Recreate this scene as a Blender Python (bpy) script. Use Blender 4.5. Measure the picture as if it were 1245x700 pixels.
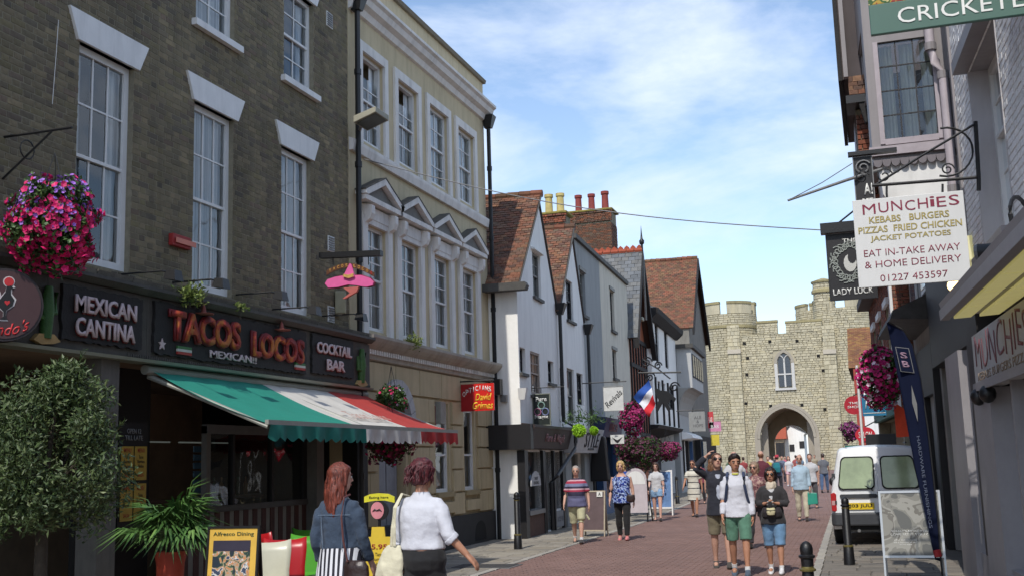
import bpy, bmesh, math, random
from mathutils import Vector, Matrix, noise
for o in list(bpy.data.objects): bpy.data.objects.remove(o)
SC = bpy.context.scene; COL = SC.collection
R = random.Random(7)
# ------------------------------------------------------------------ camera
FPX, CX, CY, CH = 1350.0, 622.5, 350.0, 1.68
def nz(v): v = Vector(v); return v.normalized()
_a = 0.03; _yy = FPX*FPX/(200+443*_a)
_Y = nz((443,-200,-FPX)); _Z = nz((-_a*_yy,_yy,-FPX)); _X = _Y.cross(_Z).normalized(); _Z = _X.cross(_Y)
RM = Matrix((_X,_Y,_Z))
cam = bpy.data.cameras.new('camera'); camo = bpy.data.objects.new('camera', cam); COL.objects.link(camo)
cam.sensor_width = 36; cam.lens = FPX/1245*36; cam.clip_start = .1; cam.clip_end = 3000
camo.matrix_world = Matrix.Translation((0,0,CH)) @ RM.to_4x4()
SC.camera = camo
# ------------------------------------------------------------------ world, sun, exposure
W = bpy.data.worlds.new('World'); SC.world = W; W.use_nodes = True
nt = W.node_tree; nt.nodes.clear()
def N(t, **k):
    n = nt.nodes.new(t)
    for a, b in k.items(): setattr(n, a, b)
    return n
SUN_EL, SUN_AZ = 50.0, 181.6      # degrees; azimuth clockwise from the street direction (+Y)
SUN_DIR = Vector((math.sin(math.radians(SUN_AZ))*math.cos(math.radians(SUN_EL)), math.cos(math.radians(SUN_AZ))*math.cos(math.radians(SUN_EL)), math.sin(math.radians(SUN_EL))))
out = N('ShaderNodeOutputWorld'); bg = N('ShaderNodeBackground'); sky = N('ShaderNodeTexSky', sky_type='NISHITA')
sky.sun_disc = False; sky.sun_elevation = math.radians(SUN_EL); sky.sun_rotation = math.radians(SUN_AZ); sky.air_density = 1.0; sky.dust_density = .6; sky.ozone_density = 1.6
bg.inputs['Strength'].default_value = .15
tc = N('ShaderNodeTexCoord'); mp = N('ShaderNodeMapping'); mp.inputs['Scale'].default_value = (1.3,1.0,3.6); mp.inputs['Rotation'].default_value = (.25,.35,.4)
mp.inputs['Location'].default_value = (1.3,.4,.2)
n1 = N('ShaderNodeTexNoise'); n1.inputs['Scale'].default_value = 2.3; n1.inputs['Detail'].default_value = 9; n1.inputs['Roughness'].default_value = .58; n1.inputs['Distortion'].default_value = .35
cr = N('ShaderNodeValToRGB'); cr.color_ramp.elements[0].position = .43; cr.color_ramp.elements[1].position = .67
cr.color_ramp.elements[0].color = (.06,.06,.06,1); cr.color_ramp.elements[1].color = (.80,.80,.80,1)
n2 = N('ShaderNodeTexNoise'); n2.inputs['Scale'].default_value = 9; n2.inputs['Detail'].default_value = 8; n2.inputs['Roughness'].default_value = .6
mm = N('ShaderNodeMath', operation='MULTIPLY_ADD'); mm.inputs[1].default_value = .22; mm.inputs[2].default_value = -.11
ad = N('ShaderNodeMath', operation='ADD')
sx = N('ShaderNodeSeparateXYZ'); hz = N('ShaderNodeMapRange'); hz.inputs['From Min'].default_value = 0.0; hz.inputs['From Max'].default_value = .55; hz.inputs['To Min'].default_value = .13; hz.inputs['To Max'].default_value = -.10
ad2 = N('ShaderNodeMath', operation='ADD', use_clamp=True)
mx = N('ShaderNodeMix', data_type='RGBA'); mx.inputs[7].default_value = (4.6,5.1,6.0,1)
L = nt.links.new
L(tc.outputs['Generated'], mp.inputs[0]); L(mp.outputs[0], n1.inputs['Vector']); L(mp.outputs[0], n2.inputs['Vector'])
L(n2.outputs[0], mm.inputs[0]); L(mm.outputs[0], ad.inputs[0]); L(n1.outputs[0], ad.inputs[1]); L(ad.outputs[0], cr.inputs[0])
L(tc.outputs['Generated'], sx.inputs[0]); L(sx.outputs[2], hz.inputs[0]); L(cr.outputs[0], ad2.inputs[0]); L(hz.outputs[0], ad2.inputs[1])
L(ad2.outputs[0], mx.inputs[0]); L(sky.outputs[0], mx.inputs[6]); L(mx.outputs[2], bg.inputs[0]); L(bg.outputs[0], out.inputs[0])
sl = bpy.data.lights.new('sun','SUN'); sl.energy = 2.5; sl.angle = math.radians(.5); sl.color = (1,.955,.88)
so = bpy.data.objects.new('sun', sl); COL.objects.link(so); so.location = (-20,-40,60)
so.rotation_euler = (-SUN_DIR).to_track_quat('-Z','Y').to_euler()
SC.view_settings.view_transform = 'Standard'; SC.view_settings.look = 'None'; SC.view_settings.gamma = 1; SC.view_settings.exposure = 0.5
SC.render.engine = 'CYCLES'

# ------------------------------------------------------------------ measuring helpers (photograph pixel -> real point on a real surface)
def ray(x, y): return RM @ nz((x-CX, -(y-CY), -FPX))
def onY(x, y, Y): d = ray(x,y); t = Y/d.y; return Vector((d.x*t, Y, d.z*t+CH))
def onX(x, y, X): d = ray(x,y); t = X/d.x; return Vector((X, d.y*t, d.z*t+CH))
def onG(x, y, z=0.0): d = ray(x,y); t = (z-CH)/d.z; return Vector((d.x*t, d.y*t, z))
class Fr:
    """a wall's own frame: u along the wall, n out of it, z up"""
    def __init__(s, o, d, side=1):
        s.o = Vector((o[0],o[1],0)); s.d = Vector((d[0],d[1],0)).normalized(); s.n = Vector((s.d.y,-s.d.x,0))*side
    def P(s, u, n, z): return s.o + s.d*u + s.n*n + Vector((0,0,z))
    def hit(s, x, y, off=0.0):
        d = ray(x,y); t = ((s.o+s.n*off)-Vector((0,0,0))).dot(s.n)/d.dot(s.n); p = d*t
        return (p-s.o).dot(s.d), p.z+CH
    def off(s, n): q = s.P(0,n,0); f = Fr((q.x,q.y),(s.d.x,s.d.y)); f.n = s.n.copy(); return f
FL = Fr((-8.4,0),(0,1))                 # left facades (tacos and cream building)
FA = Fr((-7.7,24.45),(-.05,1))          # the old houses further on
FR = Fr((1.37,11.38),(-.057,1),-1)      # right-hand facades
def HF(x, y, ang):                      # frame of a free-standing thing: d = its right, n = its front, heading ang (deg, 0 = looking +Y)
    a = math.radians(ang); f = Fr((x,y),(math.cos(a),-math.sin(a))); f.n = Vector((math.sin(a),math.cos(a),0)); return f

# ------------------------------------------------------------------ materials
MATS = {}
def lin(c):
    def g(v):
        v /= 255.0; return v/12.92 if v <= .04045 else ((v+.055)/1.055)**2.4
    return tuple(g(v) for v in c)
def mat(name, rgb, rough=.7, var=.12, vs=6.0, bump=0.0, bs=40.0, metal=0.0, isl=0.0, hue=None, obj=0.0, spec=.5, dirt=0.0, emit=None, trans=0.0, sheen=0.0, bd=.02):
    """procedural material: base colour, cloudy variation, optional per-piece variation, relief"""
    if name in MATS: return MATS[name]
    m = bpy.data.materials.new(name); m.use_nodes = True; t = m.node_tree; b = t.nodes['Principled BSDF']
    c = lin(rgb) if max(rgb) > 1.01 else rgb
    b.inputs['Roughness'].default_value = rough; b.inputs['Metallic'].default_value = metal; b.inputs['Specular IOR Level'].default_value = spec
    if trans: b.inputs['Transmission Weight'].default_value = trans
    if sheen: b.inputs['Sheen Weight'].default_value = sheen
    k = t.nodes.new; l = t.links.new
    co = k('ShaderNodeTexCoord').outputs['Object']
    no = k('ShaderNodeTexNoise'); no.inputs['Scale'].default_value = vs; no.inputs['Detail'].default_value = 6; no.inputs['Roughness'].default_value = .65; l(co, no.inputs['Vector'])
    mr = k('ShaderNodeMapRange'); mr.inputs['From Min'].default_value = .3; mr.inputs['From Max'].default_value = .7; mr.inputs['To Min'].default_value = 1-var; mr.inputs['To Max'].default_value = 1+var; l(no.outputs[0], mr.inputs[0])
    val = mr.outputs[0]
    if isl or obj:
        ge = k('ShaderNodeNewGeometry'); oi = k('ShaderNodeObjectInfo'); a = k('ShaderNodeMath'); a.operation = 'ADD'; f = k('ShaderNodeMath'); f.operation = 'FRACT'
        l(ge.outputs['Random Per Island'], a.inputs[0]); l(oi.outputs['Random'], a.inputs[1]); l(a.outputs[0], f.inputs[0])
        r2 = k('ShaderNodeMapRange'); r2.inputs['To Min'].default_value = 1-isl; r2.inputs['To Max'].default_value = 1+isl; l(f.outputs[0], r2.inputs[0])
        mu = k('ShaderNodeMath'); mu.operation = 'MULTIPLY'; l(val, mu.inputs[0]); l(r2.outputs[0], mu.inputs[1]); val = mu.outputs[0]
        if hue:
            ra = k('ShaderNodeValToRGB'); es = ra.color_ramp.elements; cols = [lin(h) for h in hue]
            es[0].color = (*cols[0],1); es[0].position = 0
            es[1].color = (*cols[-1],1); es[1].position = 1
            for i in range(1,len(cols)-1): e = es.new(i/(len(cols)-1)); e.color = (*cols[i],1)
            w = k('ShaderNodeMath'); w.operation = 'MULTIPLY'; w.inputs[1].default_value = 7.31; w2 = k('ShaderNodeMath'); w2.operation = 'FRACT'; l(f.outputs[0], w.inputs[0]); l(w.outputs[0], w2.inputs[0]); l(w2.outputs[0], ra.inputs[0])
            base = ra.outputs[0]
    if not ((isl or obj) and hue):
        rg = k('ShaderNodeRGB'); rg.outputs[0].default_value = (*c,1); base = rg.outputs[0]
    if dirt:   # streaks and blotches of grime that belong to the surface
        d1 = k('ShaderNodeMapping'); d1.inputs['Scale'].default_value = (2.6,2.6,.35); l(co, d1.inputs[0])
        dn = k('ShaderNodeTexNoise'); dn.inputs['Scale'].default_value = 1.6; dn.inputs['Detail'].default_value = 8; dn.inputs['Roughness'].default_value = .7; l(d1.outputs[0], dn.inputs['Vector'])
        dr = k('ShaderNodeMapRange'); dr.inputs['From Min'].default_value = .46; dr.inputs['From Max'].default_value = .72; dr.inputs['To Min'].default_value = 1; dr.inputs['To Max'].default_value = 1-dirt; l(dn.outputs[0], dr.inputs[0])
        dm = k('ShaderNodeMath'); dm.operation = 'MULTIPLY'; l(val, dm.inputs[0]); l(dr.outputs[0], dm.inputs[1]); val = dm.outputs[0]
    mi = k('ShaderNodeVectorMath'); mi.operation = 'SCALE'; l(base, mi.inputs[0]); l(val, mi.inputs['Scale']); l(mi.outputs[0], b.inputs['Base Color'])
    if bump:
        bn = k('ShaderNodeTexNoise'); bn.inputs['Scale'].default_value = bs; bn.inputs['Detail'].default_value = 5; l(co, bn.inputs['Vector'])
        bp = k('ShaderNodeBump'); bp.inputs['Strength'].default_value = bump; bp.inputs['Distance'].default_value = bd; l(bn.outputs[0], bp.inputs['Height']); l(bp.outputs[0], b.inputs['Normal'])
    if emit: b.inputs['Emission Color'].default_value = (*lin(emit[0]),1); b.inputs['Emission Strength'].default_value = emit[1]
    MATS[name] = m; return m
def stripes(name, cols, edges, axis=2, rough=.8, off=0.0, period=None, offset=0.0):
    """fabric printed in bands: colour ramp over one object axis"""
    if name in MATS: return MATS[name]
    m = bpy.data.materials.new(name); m.use_nodes = True; t = m.node_tree; b = t.nodes['Principled BSDF']; b.inputs['Roughness'].default_value = rough
    k = t.nodes.new; l = t.links.new
    s = k('ShaderNodeSeparateXYZ'); l(k('ShaderNodeTexCoord').outputs['Object'], s.inputs[0]); v = s.outputs[axis]
    lo, hi = edges[0], edges[-1]
    if period:
        q = k('ShaderNodeMath'); q.operation = 'DIVIDE'; q.inputs[1].default_value = period; l(v, q.inputs[0]); w = k('ShaderNodeMath'); w.operation = 'ADD'; w.inputs[1].default_value = 50+offset; l(q.outputs[0], w.inputs[0])
        z = k('ShaderNodeMath'); z.operation = 'FRACT'; l(w.outputs[0], z.inputs[0]); v = z.outputs[0]; lo, hi = 0, 1
    mr = k('ShaderNodeMapRange'); mr.inputs['From Min'].default_value = lo; mr.inputs['From Max'].default_value = hi; l(v, mr.inputs[0])
    ra = k('ShaderNodeValToRGB'); ra.color_ramp.interpolation = 'CONSTANT'; es = ra.color_ramp.elements
    es[0].color = (*lin(cols[0]),1); es[0].position = 0; es[1].color = (*lin(cols[1]),1); es[1].position = (edges[1]-lo)/(hi-lo)
    for i in range(2,len(cols)): e = es.new((edges[i]-lo)/(hi-lo)); e.color = (*lin(cols[i]),1)
    l(mr.outputs[0], ra.inputs[0]); l(ra.outputs[0], b.inputs['Base Color']); MATS[name] = m; return m
def blotch(name, cols, scale=14, rough=.8, dist=.3):
    """printed pattern of blotches in several colours"""
    if name in MATS: return MATS[name]
    m = bpy.data.materials.new(name); m.use_nodes = True; t = m.node_tree; b = t.nodes['Principled BSDF']; b.inputs['Roughness'].default_value = rough
    k = t.nodes.new; l = t.links.new
    n = k('ShaderNodeTexNoise'); n.inputs['Scale'].default_value = scale; n.inputs['Detail'].default_value = 3; n.inputs['Distortion'].default_value = dist; l(k('ShaderNodeTexCoord').outputs['Object'], n.inputs['Vector'])
    ra = k('ShaderNodeValToRGB'); ra.color_ramp.interpolation = 'CONSTANT'; es = ra.color_ramp.elements; K = len(cols)
    es[0].color = (*lin(cols[0]),1); es[0].position = 0; es[1].color = (*lin(cols[1]),1); es[1].position = .42
    for i in range(2,K): e = es.new(.42+.2*(i-1)/(K-1)); e.color = (*lin(cols[i]),1)
    l(n.outputs[0], ra.inputs[0]); l(ra.outputs[0], b.inputs['Base Color']); MATS[name] = m; return m
def glass(name, tint=(.95,.97,.97), see=.55, rough=.03):
    if name in MATS: return MATS[name]
    m = bpy.data.materials.new(name); m.use_nodes = True; t = m.node_tree; t.nodes.clear(); k = t.nodes.new; l = t.links.new
    o = k('ShaderNodeOutputMaterial'); mi = k('ShaderNodeMixShader'); tr = k('ShaderNodeBsdfTransparent'); gl = k('ShaderNodeBsdfGlossy'); fr = k('ShaderNodeFresnel'); fr.inputs[0].default_value = 1.5
    mr = k('ShaderNodeMapRange'); mr.inputs['From Min'].default_value = 0; mr.inputs['From Max'].default_value = 1; mr.inputs['To Min'].default_value = 1-see-.35 if see < .65 else .05; mr.inputs['To Max'].default_value = 1
    no = k('ShaderNodeTexNoise'); no.inputs['Scale'].default_value = 2.2; no.inputs['Detail'].default_value = 1; bp = k('ShaderNodeBump'); bp.inputs['Strength'].default_value = .10; bp.inputs['Distance'].default_value = .1
    l(k('ShaderNodeTexCoord').outputs['Object'], no.inputs['Vector']); l(no.outputs[0], bp.inputs['Height']); l(bp.outputs[0], gl.inputs['Normal'])
    tr.inputs[0].default_value = (*tint,1); gl.inputs['Roughness'].default_value = rough; gl.inputs[0].default_value = (.85,.88,.9,1)
    l(fr.outputs[0], mr.inputs[0]); l(mr.outputs[0], mi.inputs[0]); l(tr.outputs[0], mi.inputs[1]); l(gl.outputs[0], mi.inputs[2]); l(mi.outputs[0], o.inputs[0]); MATS[name] = m; return m

# ------------------------------------------------------------------ mesh builder
WL = {}
ZERO = Vector((0,0,0))
def wloc(p): return WL.get(p.name, ZERO) if p else ZERO
class MB:
    def __init__(s): s.v = []; s.f = []
    def add(s, vs, fs):
        b = len(s.v); s.v += [Vector(v) for v in vs]; s.f += [tuple(i+b for i in f) for f in fs]; return s
    def hexa(s, p): return s.add(p, [(0,3,2,1),(4,5,6,7),(0,1,5,4),(1,2,6,5),(2,3,7,6),(3,0,4,7)])
    def box(s, fr, u0, u1, n0, n1, z0, z1):
        P = fr.P; return s.hexa([P(u0,n0,z0),P(u1,n0,z0),P(u1,n1,z0),P(u0,n1,z0),P(u0,n0,z1),P(u1,n0,z1),P(u1,n1,z1),P(u0,n1,z1)])
    def quad(s, a, b, c, d): return s.add([a,b,c,d], [(0,1,2,3)])
    def prism(s, fr, poly, n0, n1):       # poly of (u,z), extruded along n
        k = len(poly); vs = [fr.P(u,n0,z) for u,z in poly]+[fr.P(u,n1,z) for u,z in poly]
        return s.add(vs, [tuple(range(k))[::-1], tuple(range(k,2*k))]+[(i,(i+1)%k,k+(i+1)%k,k+i) for i in range(k)])
    def flat(s, fr, poly, z0, z1):        # poly of (u,n), extruded up
        k = len(poly); vs = [fr.P(u,n,z0) for u,n in poly]+[fr.P(u,n,z1) for u,n in poly]
        return s.add(vs, [tuple(range(k))[::-1], tuple(range(k,2*k))]+[(i,(i+1)%k,k+(i+1)%k,k+i) for i in range(k)])
    def along(s, fr, prof, u0, u1):       # prof of (n,z), extruded along u
        k = len(prof); vs = [fr.P(u0,n,z) for n,z in prof]+[fr.P(u1,n,z) for n,z in prof]
        return s.add(vs, [tuple(range(k))[::-1], tuple(range(k,2*k))]+[(i,(i+1)%k,k+(i+1)%k,k+i) for i in range(k)])
    def tube(s, pts, rs, seg=8, caps=True, el=1.0):
        pts = [Vector(p) for p in pts]
        if not hasattr(rs,'__len__'): rs = [rs]*len(pts)
        b = len(s.v); up = Vector((0,0,1))
        for i, p in enumerate(pts):
            d = (pts[min(i+1,len(pts)-1)]-pts[max(i-1,0)]); d = d.normalized() if d.length > 1e-9 else up
            x = d.cross(up if abs(d.z) < .95 else Vector((0,1,0))).normalized(); y = d.cross(x)
            for j in range(seg):
                a = 2*math.pi*j/seg; s.v.append(p+x*math.cos(a)*rs[i]+y*math.sin(a)*rs[i]*el)
        for i in range(len(pts)-1):
            for j in range(seg):
                q = (j+1)%seg; s.f.append((b+i*seg+j,b+i*seg+q,b+(i+1)*seg+q,b+(i+1)*seg+j))
        if caps:
            s.f.append(tuple(b+j for j in range(seg))[::-1]); e = b+(len(pts)-1)*seg; s.f.append(tuple(e+j for j in range(seg)))
        return s
    def lathe(s, c, prof, seg=14, caps=True):
        c = Vector(c); b = len(s.v)
        for r, z in prof:
            for j in range(seg): a = 2*math.pi*j/seg; s.v.append(c+Vector((r*math.cos(a),r*math.sin(a),z)))
        for i in range(len(prof)-1):
            for j in range(seg): q = (j+1)%seg; s.f.append((b+i*seg+j,b+i*seg+q,b+(i+1)*seg+q,b+(i+1)*seg+j))
        if caps: s.f.append(tuple(b+j for j in range(seg))[::-1]); e = b+(len(prof)-1)*seg; s.f.append(tuple(e+j for j in range(seg)))
        return s
    def ell(s, c, rx, ry, rz, fr=None, seg=10, rings=6):
        c = Vector(c); X = fr.d if fr else Vector((1,0,0)); Y = fr.n if fr else Vector((0,1,0)); b = len(s.v)
        for i in range(rings+1):
            t = math.pi*(.04+.92*i/rings)-math.pi/2
            for j in range(seg): a = 2*math.pi*j/seg; s.v.append(c+X*rx*math.cos(t)*math.cos(a)+Y*ry*math.cos(t)*math.sin(a)+Vector((0,0,rz*math.sin(t))))
        for i in range(rings):
            for j in range(seg): q = (j+1)%seg; s.f.append((b+i*seg+j,b+i*seg+q,b+(i+1)*seg+q,b+(i+1)*seg+j))
        s.f.append(tuple(b+j for j in range(seg))[::-1]); e = b+rings*seg; s.f.append(tuple(e+j for j in range(seg)))
        return s
    def mesh(s, name, m, off=ZERO, smooth=False, recalc=True):
        me = bpy.data.meshes.new(name); me.from_pydata([v-off for v in s.v], [], s.f)
        if recalc:
            bm = bmesh.new(); bm.from_mesh(me); bmesh.ops.recalc_face_normals(bm, faces=bm.faces); bm.to_mesh(me); bm.free()
        if m: me.materials.append(m)
        if smooth:
            me.polygons.foreach_set('use_smooth', [True]*len(me.polygons))
            me.set_sharp_from_angle(angle=math.radians(42))
        me.update(); return me
    def build(s, name, m, parent=None, smooth=False, recalc=True, bevel=0.0, kind=None, label=None, loc=None):
        off = wloc(parent) if loc is None else Vector(loc)
        o = bpy.data.objects.new(name, s.mesh(name, m, off, smooth, recalc)); COL.objects.link(o)
        if loc is not None: o.location = off-wloc(parent)
        if parent: o.parent = parent
        WL[o.name] = off
        if bevel: b = o.modifiers.new('bevel','BEVEL'); b.width = bevel; b.segments = 2; b.limit_method = 'ANGLE'
        if kind: o['kind'] = kind
        if label: o['label'] = label
        return o
def T(name, label, cat, loc, group=None):
    o = bpy.data.objects.new(name, None); COL.objects.link(o); o.location = loc; WL[o.name] = Vector(loc); o.empty_display_size = .2
    o['label'] = label; o['category'] = cat
    if group: o['group'] = group
    return o
def tag(o, label, cat, group=None):
    o['label'] = label; o['category'] = cat
    if group: o['group'] = group
    return o
def structure(o): o['kind'] = 'structure'; return o

WORK = bpy.data.scenes.new('work')      # a small scene of its own in which text and modifiers are turned into meshes
def baked(ob):
    WORK.collection.objects.link(ob); vl = WORK.view_layers[0]; vl.update(); dg = vl.depsgraph
    return bpy.data.meshes.new_from_object(ob.evaluated_get(dg))
UNIT = {}
def unit_block(kind, m, k):
    """a few slightly irregular unit blocks, shared by all pieces of a kind"""
    key = (kind, k)
    if key not in UNIT:
        r = random.Random(k*13+5); j = lambda a: a+r.uniform(-.03,.03)
        pts = [(j(-.5),-.5,j(-.5)),(j(.5),-.5,j(-.5)),(.47+r.uniform(-.02,.02),.5,-.45),(-.47,.5,-.45+r.uniform(-.03,.03)),(j(-.5),-.5,j(.5)),(j(.5),-.5,j(.5)),(.47,.5,.45+r.uniform(-.03,.03)),(-.47+r.uniform(-.02,.02),.5,.45)]
        UNIT[key] = MB().hexa(pts).mesh(kind, m)
    return UNIT[key]
def pieces(name, blocks, m, parent, limit=300, near=None):
    """blocks: (centre, U axis*length, N axis*depth, V axis*height). The nearest `limit` become parts, the rest one joined part"""
    cam0 = Vector((0,0,CH)); off = wloc(parent)
    def vis(b):
        c = RM.transposed() @ (b[0]-cam0)
        if c.z >= -.1: return False
        x = c.x/-c.z*FPX; y = c.y/-c.z*FPX
        return abs(x) < 640 and abs(y) < 365
    idx = sorted(range(len(blocks)), key=lambda i: (not vis(blocks[i]), (blocks[i][0]-cam0).length))
    first = set(idx[:limit]); rest = MB()
    for i, (c, U, Nn, V) in enumerate(blocks):
        if i in first and vis(blocks[i]):
            me = unit_block(name+m.name, m, i % 4); o = bpy.data.objects.new(name, me); COL.objects.link(o); o.parent = parent
            M = Matrix(((U.x,Nn.x,V.x,0),(U.y,Nn.y,V.y,0),(U.z,Nn.z,V.z,0),(0,0,0,1))); o.matrix_local = Matrix.Translation(c-off) @ M
        else:
            r = R.uniform; g = .47
            h = lambda a,b_,d: c+U*a+Nn*b_+V*d
            p = [h(-.5,-.5,-.5),h(.5,-.5,-.5),h(g,.5,-g+r(-.04,.04)),h(-g,.5,-g+r(-.04,.04)),h(-.5,-.5,.5),h(.5,-.5,.5),h(g+r(-.02,.02),.5,g),h(-g,.5,g+r(-.04,.04))]
            rest.add(p, [(3,2,6,7),(0,1,2,3),(7,6,5,4),(1,5,6,2),(4,0,3,7)])
    if rest.v: rest.build(name+'work', m, parent, kind='stuff')
def rect_clip(u0,u1,z0,z1,holes):
    """cut a brick's u range by openings"""
    segs = [(u0,u1)]
    for a,b,c,d in holes:
        if z0 < d-.01 and z1 > c+.01:
            ns = []
            for s0,s1 in segs:
                if s1 <= a or s0 >= b: ns.append((s0,s1)); continue
                if s0 < a: ns.append((s0,a))
                if s1 > b: ns.append((b,s1))
            segs = ns
    return [(a,b) for a,b in segs if b-a > .03]
def brick_blocks(fr, u0, u1, z0, z1, holes=(), bl=.215, bh=.065, joint=.01, depth=.03, n=0.0, flemish=True, jit=.004, inside=None):
    res = []; row = 0; z = z0
    while z+bh <= z1+.001:
        u = u0-((bl*.74+joint if flemish else bl*.5)+R.uniform(-.012,.012) if row%2 else 0); k = 0
        while u < u1:
            w = bl if (not flemish or k%2 == 0) else bl*.48; k += 1
            for a,b in rect_clip(max(u,u0),min(u+w,u1),z,z+bh,holes):
                if inside and not inside((a+b)/2,z+bh/2): continue
                d = depth*(1+R.uniform(-.1,.25)); res.append((fr.P((a+b)/2,n+d/2,z+bh/2), fr.d*(b-a), fr.n*d, Vector((R.uniform(-jit,jit)*.3,0,bh))))
            u += w+joint
        z += bh+joint; row += 1
    return res
def wall(fr, u0, u1, z0, z1, holes, n0, n1, mb=None):
    """a solid wall n0 (back) to n1 (front) with real openings"""
    mb = mb or MB(); us = sorted({u0,u1,*[h[0] for h in holes],*[h[1] for h in holes]}); us = [u for u in us if u0 <= u <= u1]
    for i in range(len(us)-1):
        a,b = us[i],us[i+1]; hs = sorted([(h[2],h[3]) for h in holes if h[0] < b-1e-4 and h[1] > a+1e-4]); z = z0
        for c,d in hs:
            if c > z+1e-4: mb.box(fr,a,b,n0,n1,z,c)
            z = max(z,d)
        if z < z1-1e-4: mb.box(fr,a,b,n0,n1,z,z1)
    return mb
def text(s, c, right, up, w, h, m, parent, depth=.004, bold=0.0, shear=0.0, name='lettering', wob=0.0, arc=0.0, label=None):
    """real lettering w wide and h high, centred on c"""
    if '\n' in s:
        ls = s.split('\n'); k = len(ls); lh = h/k; U_ = Vector(up).normalized(); mx_ = max(len(l) for l in ls); o = None
        for i, l_ in enumerate(ls): o = text(l_, Vector(c)+U_*(h/2-lh*(i+.5)), right, up, w*len(l_)/mx_, lh*.72, m, parent, depth, bold, shear, name, wob, arc, label)
        return o
    cu = bpy.data.curves.new(name,'FONT'); cu.body = s; cu.align_x = 'CENTER'; cu.align_y = 'CENTER'; cu.offset = bold; cu.shear = shear; cu.resolution_u = 3; cu.size = 1; cu.space_line = .85
    ob = bpy.data.objects.new(name, cu); me = baked(ob); bpy.data.objects.remove(ob); bpy.data.curves.remove(cu)
    right = Vector(right).normalized(); up = Vector(up).normalized(); nn = right.cross(up); off = wloc(parent)
    xs = [v.co.x for v in me.vertices]; ys = [v.co.y for v in me.vertices]
    if not xs: return
    x0,x1,y0,y1 = min(xs),max(xs),min(ys),max(ys); c = Vector(c)
    bm = bmesh.new(); bm.from_mesh(me)
    if depth:
        r = bmesh.ops.extrude_face_region(bm, geom=bm.faces[:]); top = {e for e in r['geom'] if isinstance(e,bmesh.types.BMVert)}
    else: top = set()
    for v in bm.verts:
        x = (v.co.x-(x0+x1)/2)/(x1-x0); y = (v.co.y-(y0+y1)/2)/(y1-y0)
        yy = y*h+wob*h*math.sin(x*23.0)+(-arc*(x*x)*4 if arc else 0)
        v.co = c+right*x*w+up*yy+nn*(depth if v in top else 0)-off
    bm.to_mesh(me); bm.free(); me.materials.clear(); me.materials.append(m)
    o = bpy.data.objects.new(name, me); COL.objects.link(o); WL[o.name] = off
    if parent: o.parent = parent
    if label: o['label'] = label
    return o

# ------------------------------------------------------------------ shared materials
M_glass = glass('window_glass', see=.6); M_glassd = glass('shop_glass', tint=(.7,.74,.74), see=.6)
M_white = mat('white_paint', (222,221,218), .5, .05, 4, .05, 60, dirt=.18)
M_sash = mat('sash_white', (222,221,218), .45, .04, dirt=.1)
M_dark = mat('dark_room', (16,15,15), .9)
M_curt = stripes('net_curtain', [(222,224,224),(176,180,184),(236,236,234),(196,200,202),(228,229,228),(168,172,176)], [0,.18,.3,.55,.68,.86], axis=1, period=.21)
M_black = mat('black_iron', (20,20,22), .45, .1, 8, .1, 50)
M_lead = mat('grey_lead', (74,72,68), .7, .25, 5, .2, 30)
M_stock = mat('stock_brick', (100,90,70), .9, .3, .7, .35, 120, isl=.15, hue=[(116,106,84),(124,113,88),(104,96,79),(118,109,80),(108,99,82),(134,121,94),(92,86,74),(116,100,84)], dirt=.35)
M_mort = mat('mortar', (134,127,108), .95, .2, 12, .4, 90, dirt=.25)
M_steel = mat('grey_steel', (120,120,120), .5, .1, metal=.3)
# ------------------------------------------------------------------ the ground
def road_x(y):   # red paving's left and right edges, gently following the street
    return (-5.95-.012*(y-16) if y < 30 else -6.12-.055*(y-30)), (-1.0-.02*(y-16) if y > 16 else -1.0)
G_earth = mat('earth_grey', (96,92,86), .95, .15, .5)
structure(MB().quad(Vector((-700,-300,-.12)),Vector((700,-300,-.12)),Vector((700,1500,-.12)),Vector((-700,1500,-.12))).build('ground', G_earth))
M_road = mat('red_paving', (122,96,90), .85, .12, 1.2, .15, 60, dirt=.2)
M_paver = mat('red_paver', (150,108,102), .85, .14, .7, .15, 80, isl=.05, hue=[(129,101,92),(125,98,89),(132,104,95),(127,101,93),(123,96,88)], dirt=.2)
M_slab = mat('paving_slab', (136,128,116), .9, .12, 2.5, .2, 70, isl=.10, hue=[(140,133,122),(128,122,112),(148,141,128),(134,126,112)], dirt=.15)
M_slabr = mat('paving_slab_worn', (120,113,103), .9, .14, 2.5, .2, 70, isl=.12, hue=[(122,115,106),(108,103,96),(132,124,112),(114,106,98)], dirt=.2)
M_kerb = mat('kerb_stone', (158,152,142), .85, .1, 4, .15, 60, isl=.06, hue=[(160,155,146),(150,145,136),(168,162,150)])
M_pave = mat('pavement_base', (88,83,76), .95, .15, 3)
M_roadb = mat('road_base', (118,94,86), .95, .1, 3)
ys = [-20,0,8,12,16,20,25,30,35,45,60,80,100,127,160]
def strip(fx0, fx1, z0, z1, name, m):
    mb = MB(); n = len(ys)
    for i,y in enumerate(ys):
        a,b = fx0(y),fx1(y); mb.v += [Vector((a,y,z0)),Vector((b,y,z0)),Vector((a,y,z1)),Vector((b,y,z1))]
    for i in range(n-1):
        k = 4*i; mb.f += [(k+2,k+3,k+7,k+6),(k,k+4,k+5,k+1),(k,k+2,k+6,k+4),(k+1,k+5,k+7,k+3)]
    mb.f += [(0,1,3,2),(4*n-4,4*n-2,4*n-1,4*n-3)]
    return structure(mb.build(name, m))
road = strip(lambda y: road_x(y)[0], lambda y: road_x(y)[1], -.1, -.018, 'road', M_roadb)
pavl = strip(lambda y: -14.5 if y < 40 else -22, lambda y: road_x(y)[0]-.152, -.1, -.012, 'pavement', M_pave)
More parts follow.
